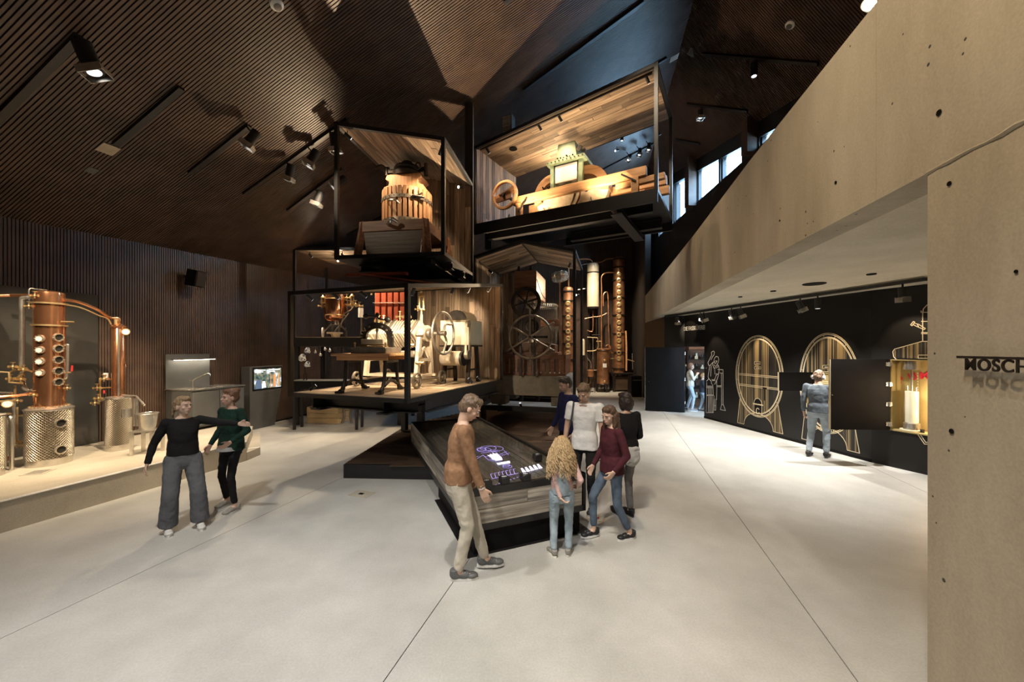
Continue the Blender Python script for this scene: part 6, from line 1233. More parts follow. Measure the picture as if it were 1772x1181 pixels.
wbk = thing('work_bench', 'pale work bench ledge in the workshop behind the woman', 'bench', (6.65, 14.5, 0), R(-28)); MB().box(-.6, -.25, 1.55, 0, .2, 1.62).build('bench_top', MT['pale'], wbk); MB().box(-.55, -.2, 0, -.45, .15, 1.55).box(-.12, -.2, 0, -.02, .15, 1.55).build('bench_leg', MT['iron'], wbk)
pt('workshop lamp', (6.55, 13.3, 2.9), 45, WARM, .1)
# ------------------------------------------------------------------ tracks and spotlights
def can(parent, p, d, L=.26, r=.062, flap=True, lit='lensdim', stem=None):
    """Track spotlight: can, lens, square glare flaps."""
    p = V(p); d = V(d).normalized(); o = MB().cyl(p - d * L/2, p + d * L/2, r, n=18).build('lamp_body', MT['black'], parent)
    MB().cyl(p + d * (L/2 - .01), p + d * (L/2 + .001), r * .74, n=16).build('lens', MT[lit], o)
    if flap:
        x, y, q = basis(d); c = p + d * (L/2); m = MB()
        for s in (-1, 1): m.bar(c + x * s * r * 1.1 - y * r * 1.3, c + x * s * r * 1.1 + y * r * 1.3, .008, .09, d)
        for s in (-1, 1): m.bar(c + y * s * r * 1.3 - x * r * 1.1, c + y * s * r * 1.3 + x * r * 1.1, .008, .07, d)
        m.build('glare_flap', MT['steel'] if lit == 'lensdim' else MT['black'], o)
    if stem is not None: MB().cyl(p - d * L * .2, stem, .014, n=8).build('stem', MT['black'], parent)
    return o
def trk(a, b, label, lamps=(), w=.085, h=.055, nrm=(0, 0, -1), group='ceiling light tracks'):
    a = V(a); b = V(b); t = thing('light_track', label, 'light track', (0, 0, 0), 0, group); MB().bar(a + V(nrm) * .045, b + V(nrm) * .045, w, h, nrm).build('track_rail', MT['black'], t)
    return t
def sl_pt(px, py):                                                 # point of the long slope seen at a pixel
    k = (px - CX) / F; u = (HY - py) / F
    # 2.23+uY = 4.149+.043Y+.46*(kY+10.035-.25Y)
    Y = (4.149 + .46 * 10.035 - EYE) / (u - .043 - .46 * k + .115); return at(px, py, Y)
tracks = [((-40, 236), (135, 57), 'long black ceiling track at the far upper left carrying one square flapped spotlight'), ((198, 246), (312, 148), 'bare short black ceiling track second from the upper left'), ((327, 296), (430, 214), 'black ceiling track third from the left with one lamp at its upper end'), ((421, 333), (600, 204), 'black ceiling track with three lamps left of the fruit press box'), ((497, 362), (592, 290), 'black ceiling track with two lamps just behind the fruit press box'), ((600, 405), (662, 372), 'bare track seen through the fruit press box'), ((904, 154), (1112, 0), 'long bare black track crossing the bluish roof slope above the stone mill'), ((1130, 112), (1152, 98), 'short black track end at the upper right corner of the stone mill box'), ((1040, 293), (1130, 247), 'black track seen behind the stone mill with three lamps'), ((870, 0), (885, -10), 'short black track end at the top edge of the photo')]
T_ = [trk(sl_pt(*a), sl_pt(*b), lab, nrm=cn) for a, b, lab in tracks]
cans = [(0, (138, 88), (.35, .1, -1), 1.35), (2, (425, 238), (-.55, -.2, -1), 1.15), (3, (492, 299), (-.3, .1, -1), 1.1), (3, (531, 274), (-.5, -.2, -1), 1.2), (3, (569, 247), (.1, .1, -1), 1.2), (4, (543, 347), (-.35, .0, -1), 1.2), (4, (578, 318), (-.8, -.4, -.8), 1.2), (8, (1083, 285), (-.5, -.3, -1), .95), (8, (1101, 275), (-.2, -.2, -1), 1.0), (8, (1117, 266), (-.2, -.2, -1), 1.0)]
for ti, (px, py), d, s in cans:
    p = sl_pt(px, py - 24); dn = cn.normalized()
    c = p + dn * .30; can(T_[ti], c, d, .26 * s, .07 * s, True, 'lensdim', p + dn * .06)
p = sl_pt(1070, 222); t9 = trk(p - V((.3, -.07, .14)), p + V((.1, -.02, .04)), 'short track above the stone mill hopper with a slim lamp', nrm=cn); can(t9, p + cn * .28, (-.05, 0, -1), .34, .055, False, 'lensdim', p + cn * .05)
def sr_pt(px, py):                                                 # point of the short slope
    lo, hi = 3.0, 19.0
    def g(Y):
        x = (px - CX) / F * Y; z = EYE + (HY - py) / F * Y
        t = (x - RX(Y)) / (EX(Y) - RX(Y)); return z - (ZC(RX(Y), Y) * (1 - t) + EZ(Y) * t)
    for _ in range(60):
        m_ = (lo + hi) / 2
        if g(m_) > 0: hi = m_
        else: lo = m_
    return at(px, py, (lo + hi) / 2)
for (a, b, lab, c, d, fl_) in (((1219, 91), (1418, 107), 'long black track high on the right roof slope with one slim lamp', (1309, 100), (-.05, -.05, -1), False), ((1191, 178), (1295, 190), 'black track on the right roof slope with one small lamp, middle of three', (1215, 182), (.0, -.05, -1), True), ((1172, 240), (1212, 247), 'shortest bare black track on the right roof slope above the windows', None, None, False)):
    pa, pb = sr_pt(*a), sr_pt(*b); nr = V((-.5, 0, -.86)); t = trk(pa, pb, lab, nrm=nr)
    if c: p = sr_pt(*c); can(t, p + V((-.05, 0, -.26)), d, .30 if not fl_ else .22, .07, fl_, 'lensdim', p + nr * .05)
for i, (px, py, lab, f) in enumerate(((477, 4, 'round pale detector at the top edge, on the long roof slope', 0), (1369, 40, 'round pale smoke detector on the right roof slope', 1))):
    p = sl_pt(px, py) if not f else sr_pt(px, py); n = cn if not f else V((-.5, 0, -.86)); o = thing('smoke_detector', lab, 'detector', p); MB().lathe([(0, .012), (.085, .012), (.085, .05), (.05, .075), (.03, .078), (0, .078)], (0, 0, 0), n, 24).build('detector_body', MT['white'], o); MB().lathe([(.03, .079), (.05, .076), (.05, .082), (.03, .085)], (0, 0, 0), n, 20).build('detector_ring', MT['grey'], o)
for i, (px, py, lab, f) in enumerate(((186, 256, 'pale square hatch on the long roof slope near the left tracks', 0), (158, 293, 'small dark square hatch low on the long roof slope', 0), (1166, 99, 'bright square plate on the bluish roof slope by the ridge', 0), (1199, 90, 'square grey plate on the right roof slope beside the ridge', 1))):
    p = sl_pt(px, py) if not f else sr_pt(px, py); o = thing('ceiling_hatch', lab, 'hatch', p, 0, 'square plates on the roof slopes'); n = cn if not f else V((-.5, 0, -.86)); u_ = V((3.8, -.95, 1.64)).normalized() if not f else V((0, 1, 0)); v_ = n.cross(u_).normalized(); s = .11 if i != 1 else .07
    MB().prism([(-s, -s), (s, -s), (s, s), (-s, s)], .021, .03, (V((0, 0, 0)), u_, v_, V(n))).build('hatch_plate', MT['beigeiron' if i in (0,) else ('grey' if i != 2 else 'white')], o)
# soffit track with its lamps
def sof(px, py): Y = F * (3.36 - EYE) / (HY - py); return at(px, py, Y)
ps = [sof(1152, 545.5), sof(1603, 478)]
ts = trk(ps[0] + V((0, 0, 0)), ps[1], 'long black track under the concrete soffit lined with flapped spotlights', group='ceiling light tracks', nrm=(0, 0, -1))
def on_tr(px):
    a, b = ps; k = (px - CX) / F; s = (k * a.y - a.x) / ((b.x - a.x) - k * (b.y - a.y)); return a + (b - a) * s
for (px, d, fl_) in ((1172, (.2, .1, -1), True), (1212, (.0, 0, -1), False), (1218, (.3, -.1, -1), True), (1266, (.4, .1, -1), True), (1282, (.4, -.1, -1), True), (1385, (.45, -.1, -1), True), (1415, (0, 0, -1), False), (1562, (.05, .0, -1), True)):
    p = on_tr(px); can(ts, p + V((0, 0, -.23)), d, .20, .055, fl_, 'lensdim', p + V((0, 0, -.06)))
for (px, py, r, lab) in ((1409, 491, .17, 'large flat black disc let into the concrete soffit'), (1508, 474, .06, 'small dark disc in the soffit right of the large one'), (1338, 503.5, .05, 'small dark disc in the soffit left of the large one'), (1281, 513.5, .04, 'smallest dark disc in the soffit towards the hall')):
    p = sof(px, py); o = thing('soffit_disc', lab, 'ceiling speaker', p, 0, 'black discs in the soffit'); MB().lathe([(0, 0), (r, 0), (r, .012), (r * .9, .018), (0, .018)], (0, 0, 0), (0, 0, -1), 28).build('disc_plate', MT['blackmatt'], o)
dlp = thing('ceiling_downlight', 'bright downlight at the very top edge above the concrete wall', 'downlight', sr_pt(1508, 4)); MB().lathe([(.0, .03), (.10, .03), (.12, .02), (.12, .04), (0, .05)], (0, 0, 0), (-.5, 0, -.86), 22).build('trim_ring', MT['white'], dlp); MB().lathe([(0, .052), (.09, .052)], (0, 0, 0), (-.5, 0, -.86), 20).build('lens', MT['lens'], dlp)
# ------------------------------------------------------------------ people
def remesh(mb, vox, name, mat, parent, smooth=3, disp=0.0, dsc=.12, fac=.5):
    me = bpy.data.meshes.new('tmp'); me.from_pydata(mb.v, [], mb.f); o = bpy.data.objects.new('tmp', me); COL.objects.link(o)
    bm = bmesh.new(); bm.from_mesh(me); bmesh.ops.recalc_face_normals(bm, faces=bm.faces[:]); bm.to_mesh(me); bm.free()
    r = o.modifiers.new('r', 'REMESH'); r.mode = 'VOXEL'; r.voxel_size = vox
    s = o.modifiers.new('s', 'SMOOTH'); s.factor = fac; s.iterations = smooth
    if disp:
        t = bpy.data.textures.new('folds', 'CLOUDS'); t.noise_scale = dsc; t.noise_depth = 2
        d = o.modifiers.new('d', 'DISPLACE'); d.texture = t; d.strength = disp; d.mid_level = .5; d.texture_coords = 'LOCAL'
    bpy.context.view_layer.update()
    m2 = bpy.data.meshes.new_from_object(o.evaluated_get(bpy.context.evaluated_depsgraph_get())); bpy.data.objects.remove(o)
    m2.name = name; m2.materials.clear(); m2.materials.append(mat); m2.polygons.foreach_set('use_smooth', [True] * len(m2.polygons))
    n = bpy.data.objects.new(name, m2); COL.objects.link(n); n.parent = parent; return n
def limb(mb, p0, r0, p1, r1, n=14): mb.cyl(p0, p1, r0, r1, n).sph(p0, r0, 14, 9).sph(p1, r1, 14, 9)
def loft(mb, rings, n=26):
    vs = []
    for c, rx, ry in rings: vs += [V(c) + V((math.copysign(abs(math.cos(t)) ** .85, math.cos(t)) * rx, math.copysign(abs(math.sin(t)) ** .85, math.sin(t)) * ry, 0)) for t in [2*math.pi*i/n for i in range(n)]]
    m = len(rings); mb.add(vs, [(i*n+j, i*n+(j+1) % n, (i+1)*n+(j+1) % n, (i+1)*n+j) for i in range(m-1) for j in range(n)] + [tuple(range(n-1, -1, -1)), tuple(range((m-1)*n, m*n))])
def ik(a, b, l1, l2, hint):
    a = V(a); b = V(b); d = b - a; L = min(d.length, (l1 + l2) * .999); u = d.normalized(); x = (l1*l1 - l2*l2 + L*L) / (2*L); h = math.sqrt(max(0, l1*l1 - x*x))
    hv = V(hint); hv = (hv - u * hv.dot(u)).normalized(); return a + u * x + hv * h, a + u * L
def hand(mb, w, d, pn, side, k, curl=.5):
    """palm and five fingers: w wrist, d direction of the hand, pn palm normal (side the fingers curl to), side +1 thumb towards d x pn"""
    d = V(d).normalized(); pn = V(pn); pn = (pn - d * pn.dot(d)).normalized(); s = d.cross(pn) * side; w = V(w)
    for i in range(4):
        o = (i - 1.5) * .019 * k
        mb.cyl(w + s * o * .6, w + d * .085 * k + s * o, .016 * k, .0125 * k, 10); mb.sph(w + d * .085 * k + s * o, .0125 * k, 10, 7)
        L = (.078, .088, .084, .066)[3 - i] * k; b = w + d * .085 * k + s * o; c = curl * (1.0 + .12 * i)
        d1 = (d * math.cos(c * .7) + pn * math.sin(c * .7)).normalized(); m1 = b + d1 * L * .48; d2 = (d * math.cos(c * 1.7) + pn * math.sin(c * 1.7)).normalized(); m2 = m1 + d2 * L * .52
        limb(mb, b, .0098 * k, m1, .0090 * k, 10); limb(mb, m1, .0090 * k, m2, .0076 * k, 10)
    b = w + d * .03 * k + s * .03 * k; m1 = b + (d * .7 + s * .55 + pn * .35).normalized() * .042 * k; m2 = m1 + (d * .9 + s * .15 + pn * .4).normalized() * .034 * k
    limb(mb, b, .015 * k, m1, .0115 * k, 10); limb(mb, m1, .0115 * k, m2, .009 * k, 10)
SK = {}
def skinmat(c): 
    return SK.setdefault(c, pm('skin', c, tuple(x * .86 for x in c), rough=.5, scale=9))
def cloth(name, c, v=.8, scale=14, bump=.15): return pm(name, c, tuple(x * v for x in c), rough=.85, scale=scale, bump=bump, spec=.2, bscale=120)
def person(label, loc, face, H, shirt, pants, hair, skin=(.62, .40, .29), ankR=(.10, 0, .08), ankL=(-.10, 0, .08), wrR=None, wrL=None, elR=(.4, -1, -.2), elL=(-.4, -1, -.2), female=False,
           sleeve=1.0, vox=.0075, headyaw=0, headpitch=0, lean=(0, 0), wide=1.0, shoe=((.05, .05, .05), (.8, .8, .78)), hips=(0, 0, 0), hairkind='short', legw=1.0, curlR=.5, curlL=.5, flare=0.0, toeR=0, toeL=0, neck='crew', hem=.90, handdirR=None, handdirL=None, child=False, coll=None, pantlen=.13):
    k = H / 1.75
    t = thing('person', label, 'person', loc, math.atan2(face[1], face[0]) - math.pi / 2, 'visitors in the hall')
    def P(*a): return V(a) * k
    sw = (.165 if female else .19) * wide; hw = .095 if female else .088
    hp = V(hips) * k; lx, ly = lean
    hc = P(0, 0, .94) + hp; ch = hc + P(lx * .6, ly * .6, .34); nb = hc + P(lx, ly, .53); 
    hR, hL = hc + P(hw, 0, -.02), hc + P(-hw, 0, -.02)
    sR, sL = hc + P(sw + lx, ly, .47), hc + P(-sw + lx, ly, .47)
    aR, aL = P(*ankR), P(*ankL)
    kR, aR = ik(hR, aR, .435 * k, .425 * k, (0.1, 1, 0)); kL, aL = ik(hL, aL, .435 * k, .425 * k, (-.1, 1, 0))
    wR = sR + P(.06, .04, -.52) if wrR is None else P(*wrR); wL = sL + P(-.06, .04, -.52) if wrL is None else P(*wrL)
    eR, wR = ik(sR, wR, .29 * k, .255 * k, elR); eL, wL = ik(sL, wL, .29 * k, .255 * k, elL)
    hs = 1.13 if child else 1.0
    hd = nb + P(0, .025 + .08 * math.sin(headpitch), .142 - .03 * abs(math.sin(headpitch))) ; hd.z += .015 * k * (hs - 1) * 8
    rot = MX.Rotation(headyaw, 4, 'Z') @ MX.Rotation(-headpitch, 4, 'X')
    def Hd(x, y, z): return hd + (rot @ V((x, y, z))) * k * hs
    fm = .92 if female else 1.0
    b = MB()
    # trunk and head in one surface
    def tor(mb, g, z0, z1):
        prof = ((-.10, .150, .105), (-.03, .155, .112), (.06, .140, .102), (.15, .122 if female else .135, .094), (.25, .135 if female else .148, .106 + (.012 if female and not child else 0)), (.34, .146 if female else .165, .112 + (.010 if female and not child else 0)), (.42, .150 if female else .172, .098), (.475, .125 if female else .14, .074), (.51, .085, .058), (.54, .052, .048))
        loft(mb, [(hc + P(lx * max(0, z) / .53, ly * max(0, z) / .53, z), (rx * (wide if z > .2 else 1) + g) * k, (ry + g) * k) for z, rx, ry in prof if z0 <= z <= z1])
    tor(b, 0, -1, 1); limb(b, sR - P(.02, 0, .012), .050*k*fm, sL - P(-.02, 0, .012), .050*k*fm); limb(b, nb, .054*k*fm, Hd(0, -.02, -.06), .05*k*fm)
    hb = MB(); 
    def hsph(c, r):
        q = MB().sph((0, 0, 0), r, 18, 12); b.add([Hd(*c) + (rot @ V(v)) * k * hs for v in q.v], q.f)
    hsph((0, -.012, .025), (.076, .096, .095)); hsph((0, .022, -.035), (.058, .068, .075)); hsph((0, .055, -.085), (.028, .025, .022))
    hsph((0, .094, -.022), (.013, .018, .012)); limb(b, Hd(0, .086, .012), .008*k, Hd(0, .106, -.02), .010*k, 8)
    hsph((.0, .084, -.055), (.024, .014, .012)); hsph((.026, .078, .028), (.022, .012, .008)); hsph((-.026, .078, .028), (.022, .012, .008))
    for s in (-1, 1): hsph((.074*s, -.008, -.01), (.010, .020, .032)); hsph((.040*s, .055, -.022), (.022, .02, .02))
    for (s_, e_, w_, hdn, sd_, cl) in ((sR, eR, wR, handdirR, 1, curlR), (sL, eL, wL, handdirL, -1, curlL)):
        limb(b, s_, .047*k*fm, e_, .037*k*fm); limb(b, e_, .038*k*fm, w_, .024*k*fm)
        d = V(hdn) if hdn else (w_ - e_); inw = (V((-sd_, .25, 0)))
        hand(b, w_, d, inw, sd_, k * (1.0 if not female else .92), cl)
    for (h_, kn, a_) in ((hR, kR, aR), (hL, kL, aL)): lw_ = min(1, legw); limb(b, h_, .070*k*lw_, kn, .044*k*lw_); limb(b, kn, .044*k*lw_, a_, .032*k); limb(b, a_, .034*k, a_ + P(0, .08, -.045), .03*k)
    body = remesh(b, vox, 'body', skinmat(skin), t, 2)
    # trousers
    q = MB(); g = .012*k
    q.sph(hc + P(0, -.005, -.02), (.160*k, .120*k, .11*k)); tor(q, .010, -.2, .065); loft(q, [(hc + P(0, 0, -.14), .15*k, .10*k), (hc + P(0, 0, .075), .152*k, .112*k)])
    for (h_, kn, a_) in ((hR, kR, aR), (hL, kL, aL)):
        end = a_ + (kn - a_).normalized() * (pantlen - .08) * k
        limb(q, h_, .086*k*legw, kn, .058*k*legw + flare*.4*k); 
        q.cyl(kn, end, .058*k*legw + flare*.4*k, .047*k*legw + flare*k, 18); q.sph(end, .047*k*legw + flare*k, 14, 9) if flare == 0 else None
    remesh(q, vox * 1.15, 'trousers', pants, t, 5, .016*k, .07*k)
    # upper garment
    q = MB(); zh = hem - .94; tor(q, .014, zh - .005, .52)
    fl_ = 1.0 if hem < .95 else .9
    loft(q, [(hc + P(lx*.1, ly*.1, zh - .02), .184 * k * fl_, .136 * k * fl_), (hc + P(lx*.1, ly*.1, zh + .05), .180 * k * fl_, .134 * k * fl_), (hc + P(lx*.1, ly*.1, max(zh + .12, .06)), .176 * k * fl_, .132 * k * fl_), (hc + P(lx*.2, ly*.2, max(zh + .17, .15)), .152 * k, .112 * k)])
    limb(q, sR - P(.025, 0, .014), .060*k*fm, sL - P(-.025, 0, .014), .060*k*fm)
    for (s_, e_, w_) in ((sR, eR, wR), (sL, eL, wL)):
        if sleeve >= .99: limb(q, s_, .062*k*fm, e_, .051*k*fm); q.cyl(e_, e_ + (w_ - e_) * .97, .051*k*fm, .036*k*fm, 14)
        else: q.sph(s_, .062*k*fm, 14, 9); q.cyl(s_, s_ + (e_ - s_) * sleeve * 2, .062*k*fm, .058*k*fm, 16)
    remesh(q, vox * 1.15, 'top', shirt, t, 7, .016*k, .09*k)
    # shoes
    for a_, toe in ((aR, toeR), (aL, toeL)):
        fr = MX.Rotation(toe, 4, 'Z'); base = a_.z - .08 * k
        def Fp(x, y, z): v = fr @ V((x, y, 0)); return V((a_.x + v.x * k, a_.y + v.y * k, base + z * k))
        m = MB(); 
        for (x, y, z, rx, ry, rz_) in ((0, -.02, .055, .042, .055, .05), (0, .06, .048, .044, .07, .036), (0, .13, .038, .046, .06, .028)):
            e = MB().sph((0, 0, 0), (rx, ry, rz_), 14, 9); m.add([Fp(x + (v[0]), y + v[1], max(.012, z + v[2])) for v in e.v], e.f)
        m.cyl(Fp(0, -.03, .05), Fp(0, -.035, .105), .046*k, .042*k, 14)
        so = remesh(m, .007, 'shoe', SH(shoe[0]), t, 2)
        outl = [(.038*math.cos(a) * (1.15 if math.sin(a) > 0 else .95), .055 + .135*math.sin(a)) for a in [2*math.pi*i/22 for i in range(22)]]
        e = MB().prism(outl, .0, .024); MB().add([Fp(v[0], v[1], v[2]) for v in e.v], e.f).build('sole', SH(shoe[1]), so)
        m = MB()
        for i in range(4): m.bar(Fp(-.026, .035 + i*.022, .082 - i*.006), Fp(.026, .045 + i*.022, .082 - i*.006), .006*k, .005*k)
        m.build('laces', SH(shoe[1]), so)
    # eyes, brows, lips
    for s in (-1, 1):
        e = MB().sph(Hd(.030*s, .0765, .008), .0100*k*hs, 12, 8).build('eye', MT['eyewhite'], t); MB().sph(Hd(.030*s, .0832, .008), .0050*k*hs, 10, 6).build('iris', MT['iron'], e)
        MB().tube([Hd(.014*s, .090, .026), Hd(.03*s, .090, .030), Hd(.048*s, .078, .025)], .0035*k, 6).build('eyebrow', hair, t)
    MB().tube([Hd(-.020, .090, -.054), Hd(0, .100, -.051), Hd(.020, .090, -.054)], [.003*k, .0055*k, .003*k], 8).build('lips', SH((.45, .18, .15)), t)
    # hair
    q = MB()
    def qs(c, r): e = MB().sph((0, 0, 0), r, 18, 12); q.add([Hd(*c) + (rot @ V(v)) * k * hs for v in e.v], e.f)
    qs((0, -.024, .042), (.084, .098, .090)); qs((0, -.05, -.0), (.078, .074, .085)); qs((0, .03, .09), (.066, .05, .036))
    if hairkind == 'bob': 
        qs((0, -.05, -.03), (.092, .08, .11)); qs((.07, -.01, -.03), (.03, .055, .10)); qs((-.07, -.01, -.03), (.03, .055, .10))
    if hairkind == 'long':
        for x in (-.07, -.035, 0, .035, .07): limb(q, Hd(x, -.06, 0), .042*k, Hd(x*1.1, -.07, -.05) + P(0, -.015, -.25), .026*k)
        for s in (-1, 1): limb(q, Hd(.072*s, -.015, 0), .026*k, Hd(.075*s, -.01, -.06), .03*k); limb(q, Hd(.075*s, -.01, -.06), .03*k, Hd(.075*s, -.01, -.06) + P(.01*s, .02, -.2), .02*k)
    if hairkind == 'tied': qs((0, -.11, .03), (.045, .045, .045)); limb(q, Hd(0, -.13, .02), .026*k, Hd(0, -.17, -.16), .012*k)
    if hairkind == 'bun': qs((0, -.09, .10), (.045, .045, .04))
    hr = remesh(q, .0075, 'hair', hair, t, 2, .02*k, .03*k)
    return t, dict(k=k, Hd=Hd, hd=hd, sR=sR, sL=sL, nb=nb, hc=hc, ch=ch, wR=wR, wL=wL, kR=kR, kL=kL, aR=aR, aL=aL, hair=hr, P=P)
SHC = {}
def SH(c): return SHC.setdefault(c, pm('plain', c, tuple(x * .85 for x in c), rough=.55, scale=20))
def hairm(c): return pm('hair', c, tuple(x * .45 for x in c), rough=.45, scale=7, st=(14, 14, 1.2), bump=.4, lo=.3, hi=.7)
denim = cloth('light denim', (.34, .42, .48), .72, 11); denim2 = cloth('blue denim', (.10, .135, .19), .7, 11); denim3 = cloth('pale jeans', (.40, .47, .53), .75, 9)
# the man in brown by the near end of the table
man, g = person('man in brown sweater and beige trousers stepping past the near table corner, head bowed', (-.53, 3.74, 0), (1, .12), 1.80, cloth('brown knit', (.30, .165, .09), .75, 30, .1), cloth('beige chino', (.56, .51, .42), .85, 8), hairm((.20, .13, .08)),
    ankR=(.07, .0, .08), ankL=(-.09, .26, .10), wrR=(.20, .24, .83), elR=(.5, -1, -.2), headpitch=.62, headyaw=0, lean=(0, .05), shoe=((.11, .11, .11), (.75, .74, .70)), vox=.0065, legw=1.12, hem=.93, wide=.98, curlR=.4)
MB().cyl(g['wR'] + V((0, 0, .0)), g['wR'] + (g['sR'] - g['wR']) * .07, .034, .04, 16).build('white_cuff', MT['white'], man)
# the girl in dungarees
girl, g = person('girl with long blond curls, pink top and pale denim dungarees, hand behind her back', (.535, 4.10, 0), (.12, 1), 1.27, cloth('pink jersey', (.64, .43, .40), .85, 12), denim, hairm((.55, .36, .17)), skin=(.66, .44, .33),
    ankR=(.10, .03, .08), ankL=(-.12, -.02, .08), wrL=(.00, -.175, .84), elL=(-1, -.6, -.2), wrR=(.24, .10, 1.02), female=True, child=True, shoe=((.26, .25, .22), (.78, .75, .68)), vox=.006, wide=.95, handdirL=(.75, -.1, -.65), toeL=.5, toeR=-.3, headpitch=.15, legw=1.12, hairkind='long', hem=.96, curlL=.7)
P = g['P']; hc = g['hc']
def torsoback(x, z): return hc + P(x, -.148 + .05 * (abs(x) / .12) ** 2 + (.02 if z > .36 else 0), z)
bibm = MB(); ring_ = []
qv = []; 
for (x0, x1, z) in ((-.13, .13, .0), (-.12, .12, .10), (-.085, .085, .20), (-.055, .055, .28), (-.03, .03, .34)):
    for i in range(7): x = x0 + (x1 - x0) * i / 6; qv.append(torsoback(x, z))
fs = [(r * 7 + i, r * 7 + i + 1, (r + 1) * 7 + i + 1, (r + 1) * 7 + i) for r in range(4) for i in range(6)]
n0 = len(qv); qv2 = qv + [v + P(0, .012, 0) for v in qv]; fs2 = fs + [tuple(i + n0 for i in reversed(f)) for f in fs]
edge = [0, 1, 2, 3, 4, 5, 6, 13, 20, 27, 34, 33, 32, 31, 30, 29, 28, 21, 14, 7]
fs2 += [(edge[i], edge[(i + 1) % len(edge)], edge[(i + 1) % len(edge)] + n0, edge[i] + n0) for i in range(len(edge))]
MB().add(qv2, fs2).build('dungaree_back', denim, girl)
for s in (-1, 1): 
    pts = cr([torsoback(.02 * s, .33), hc + P(.06 * s, -.14, .45), hc + P(.085 * s, -.02, .545), hc + P(.08 * s, .12, .45), hc + P(.07 * s, .145, .30)], 5)
    m = MB()
    for a, b in zip(pts, pts[1:]): m.bar(a, b, .035 * g['k'], .010, (0, 1, 0) if a.z < g['sR'].z else (0, 0, 1))
    m.build('strap', denim, girl)
MB().add([V((v[0], v[1] * .78, v[2])) for v in MB().band((0, 0, 0), (0, 0, 1), .150 * g['k'], .172 * g['k'], .03, 30).v], MB().band((0, 0, 0), (0, 0, 1), .15, .17, .045, 30).f).build('waistband', denim, girl).location = hc + P(0, -.005, .03)
for s in (-1, 1): MB().box(-.028, -.004, -.032, .028, .004, .032).build('back_pocket', denim, girl).matrix_local = MX.Translation(hc + P(.075 * s, -.128, -.06)) @ MX.Rotation(.28 * -s, 4, 'Z')
pr = random.Random(21); mbh = MB(); Hd = g['Hd']
for i in range(260):                                               # loose curls, strand by strand
    a = pr.uniform(math.pi * .92, math.pi * 2.08); zc = pr.uniform(-.02, .11); r0 = math.sqrt(max(.05, 1 - (zc / .135) ** 2))
    p0 = V((.088 * math.cos(a) * r0, -.024 + .102 * math.sin(a) * r0, zc)); L = pr.uniform(.26, .42); ph = pr.uniform(0, 6.28); tw = pr.uniform(10, 15); out = V((math.cos(a), math.sin(a), 0)); am = pr.uniform(.010, .019)
    pts = []
    for j in range(20):
        f = j / 19; sprd = .045 * math.sin(f * 2.4) + .02 * f
        c = p0 + out * (sprd + .012) + V((p0.x * .35 * f, -.02 * f, -L * f)); c += V((math.cos(ph + tw * f * 1.6), math.sin(ph + tw * f * 1.6) * .8, 0)) * am * (.4 + f)
        pts.append(Hd(c.x, c.y, c.z))
    mbh.tube(pts, [.0058 * (1 - .55 * (j / 19)) for j in range(20)], 5)
mbh.build('curls', hairm((.60, .42, .22)), girl, kind='stuff')
# the man in the white T-shirt
pm3, g = person('young man in white V-neck T-shirt looking down at the table', (1.00, 5.24, 0), (-.42, -.9), 1.78, cloth('white jersey', (.80, .80, .79), .9, 10), cloth('black cotton', (.018, .017, .018)), hairm((.22, .14, .08)), skin=(.58, .37, .26),
    sleeve=.34, headpitch=.55, headyaw=-.15, vox=.0065, wrR=(.27, .06, .88), wrL=(-.26, .10, .88), hem=.86, shoe=((.03, .03, .03), (.6, .6, .6)), wide=1.02)
MB().tube(cr([g['sR'] + V((-.06, .07, .06)), g['sR'] + V((-.055, .125, -.1)), g['sR'] + V((-.02, .10, -.26))], 6), .012, 6).build('bag_strap', SH((.05, .05, .06)), pm3)
MB().prism([(-.055, .0), (.055, .0), (0, -.11)], 0, .006, (g['nb'] + V((0, .088, -.035)), V((1, 0, 0)), V((0, .25, .97)), V((0, .97, -.25)))).build('neckline', skinmat((.58, .37, .26)), pm3)
# man in navy behind him
person('man in navy shirt half hidden behind the young man in white', (.90, 6.12, 0), (-1, -.35), 1.80, cloth('navy cotton', (.018, .02, .075)), cloth('black cotton', (.02, .02, .022)), hairm((.05, .035, .028)), skin=(.55, .35, .26), headpitch=.35, vox=.009, wrR=(.25, .15, .90))
# girl in maroon
mg, g = person('girl in maroon long-sleeved top and blue jeans walking past the table corner', (1.22, 4.50, 0), (-.92, -.28), 1.60, cloth('maroon jersey', (.075, .018, .026), .75, 16), denim2, hairm((.13, .075, .045)), skin=(.60, .40, .30),
    ankR=(.09, .26, .09), ankL=(-.09, -.16, .08), wrR=(.22, .20, .88), wrL=(-.22, .16, .92), female=True, hairkind='long', shoe=((.012, .012, .013), (.75, .75, .74)), vox=.0065, headpitch=.25, headyaw=.35, hips=(0, .05, -.03), pantlen=.17, legw=.95)
# woman in black off-shoulder top
bw_, g = person('woman with dark bob, black top and grey jeans seen from behind', (1.51, 5.05, 0), (-.25, 1), 1.66, cloth('black jersey', (.012, .012, .013)), cloth('grey jeans', (.22, .21, .21), .75, 10), hairm((.035, .022, .018)), skin=(.62, .41, .30), sleeve=1.0,
    ankR=(.08, .02, .08), ankL=(-.07, .10, .08), female=True, hairkind='bob', shoe=((.012, .012, .012), (.02, .02, .02)), vox=.0075, wrR=(.15, .20, 1.0), wrL=(-.15, .22, 1.02), headpitch=.15, headyaw=.3)
q = MB(); hc = g['hc']; q.sph(hc + g['P'](.0, -.04, .02), (.17, .11, .075)); q.sph(hc + g['P'](.03, -.11, -.08), (.12, .05, .13)); remesh(q, .009, 'tied_shirt', cloth('pale shirt', (.50, .50, .49), .8, 9), bw_, 3, .03, .06)
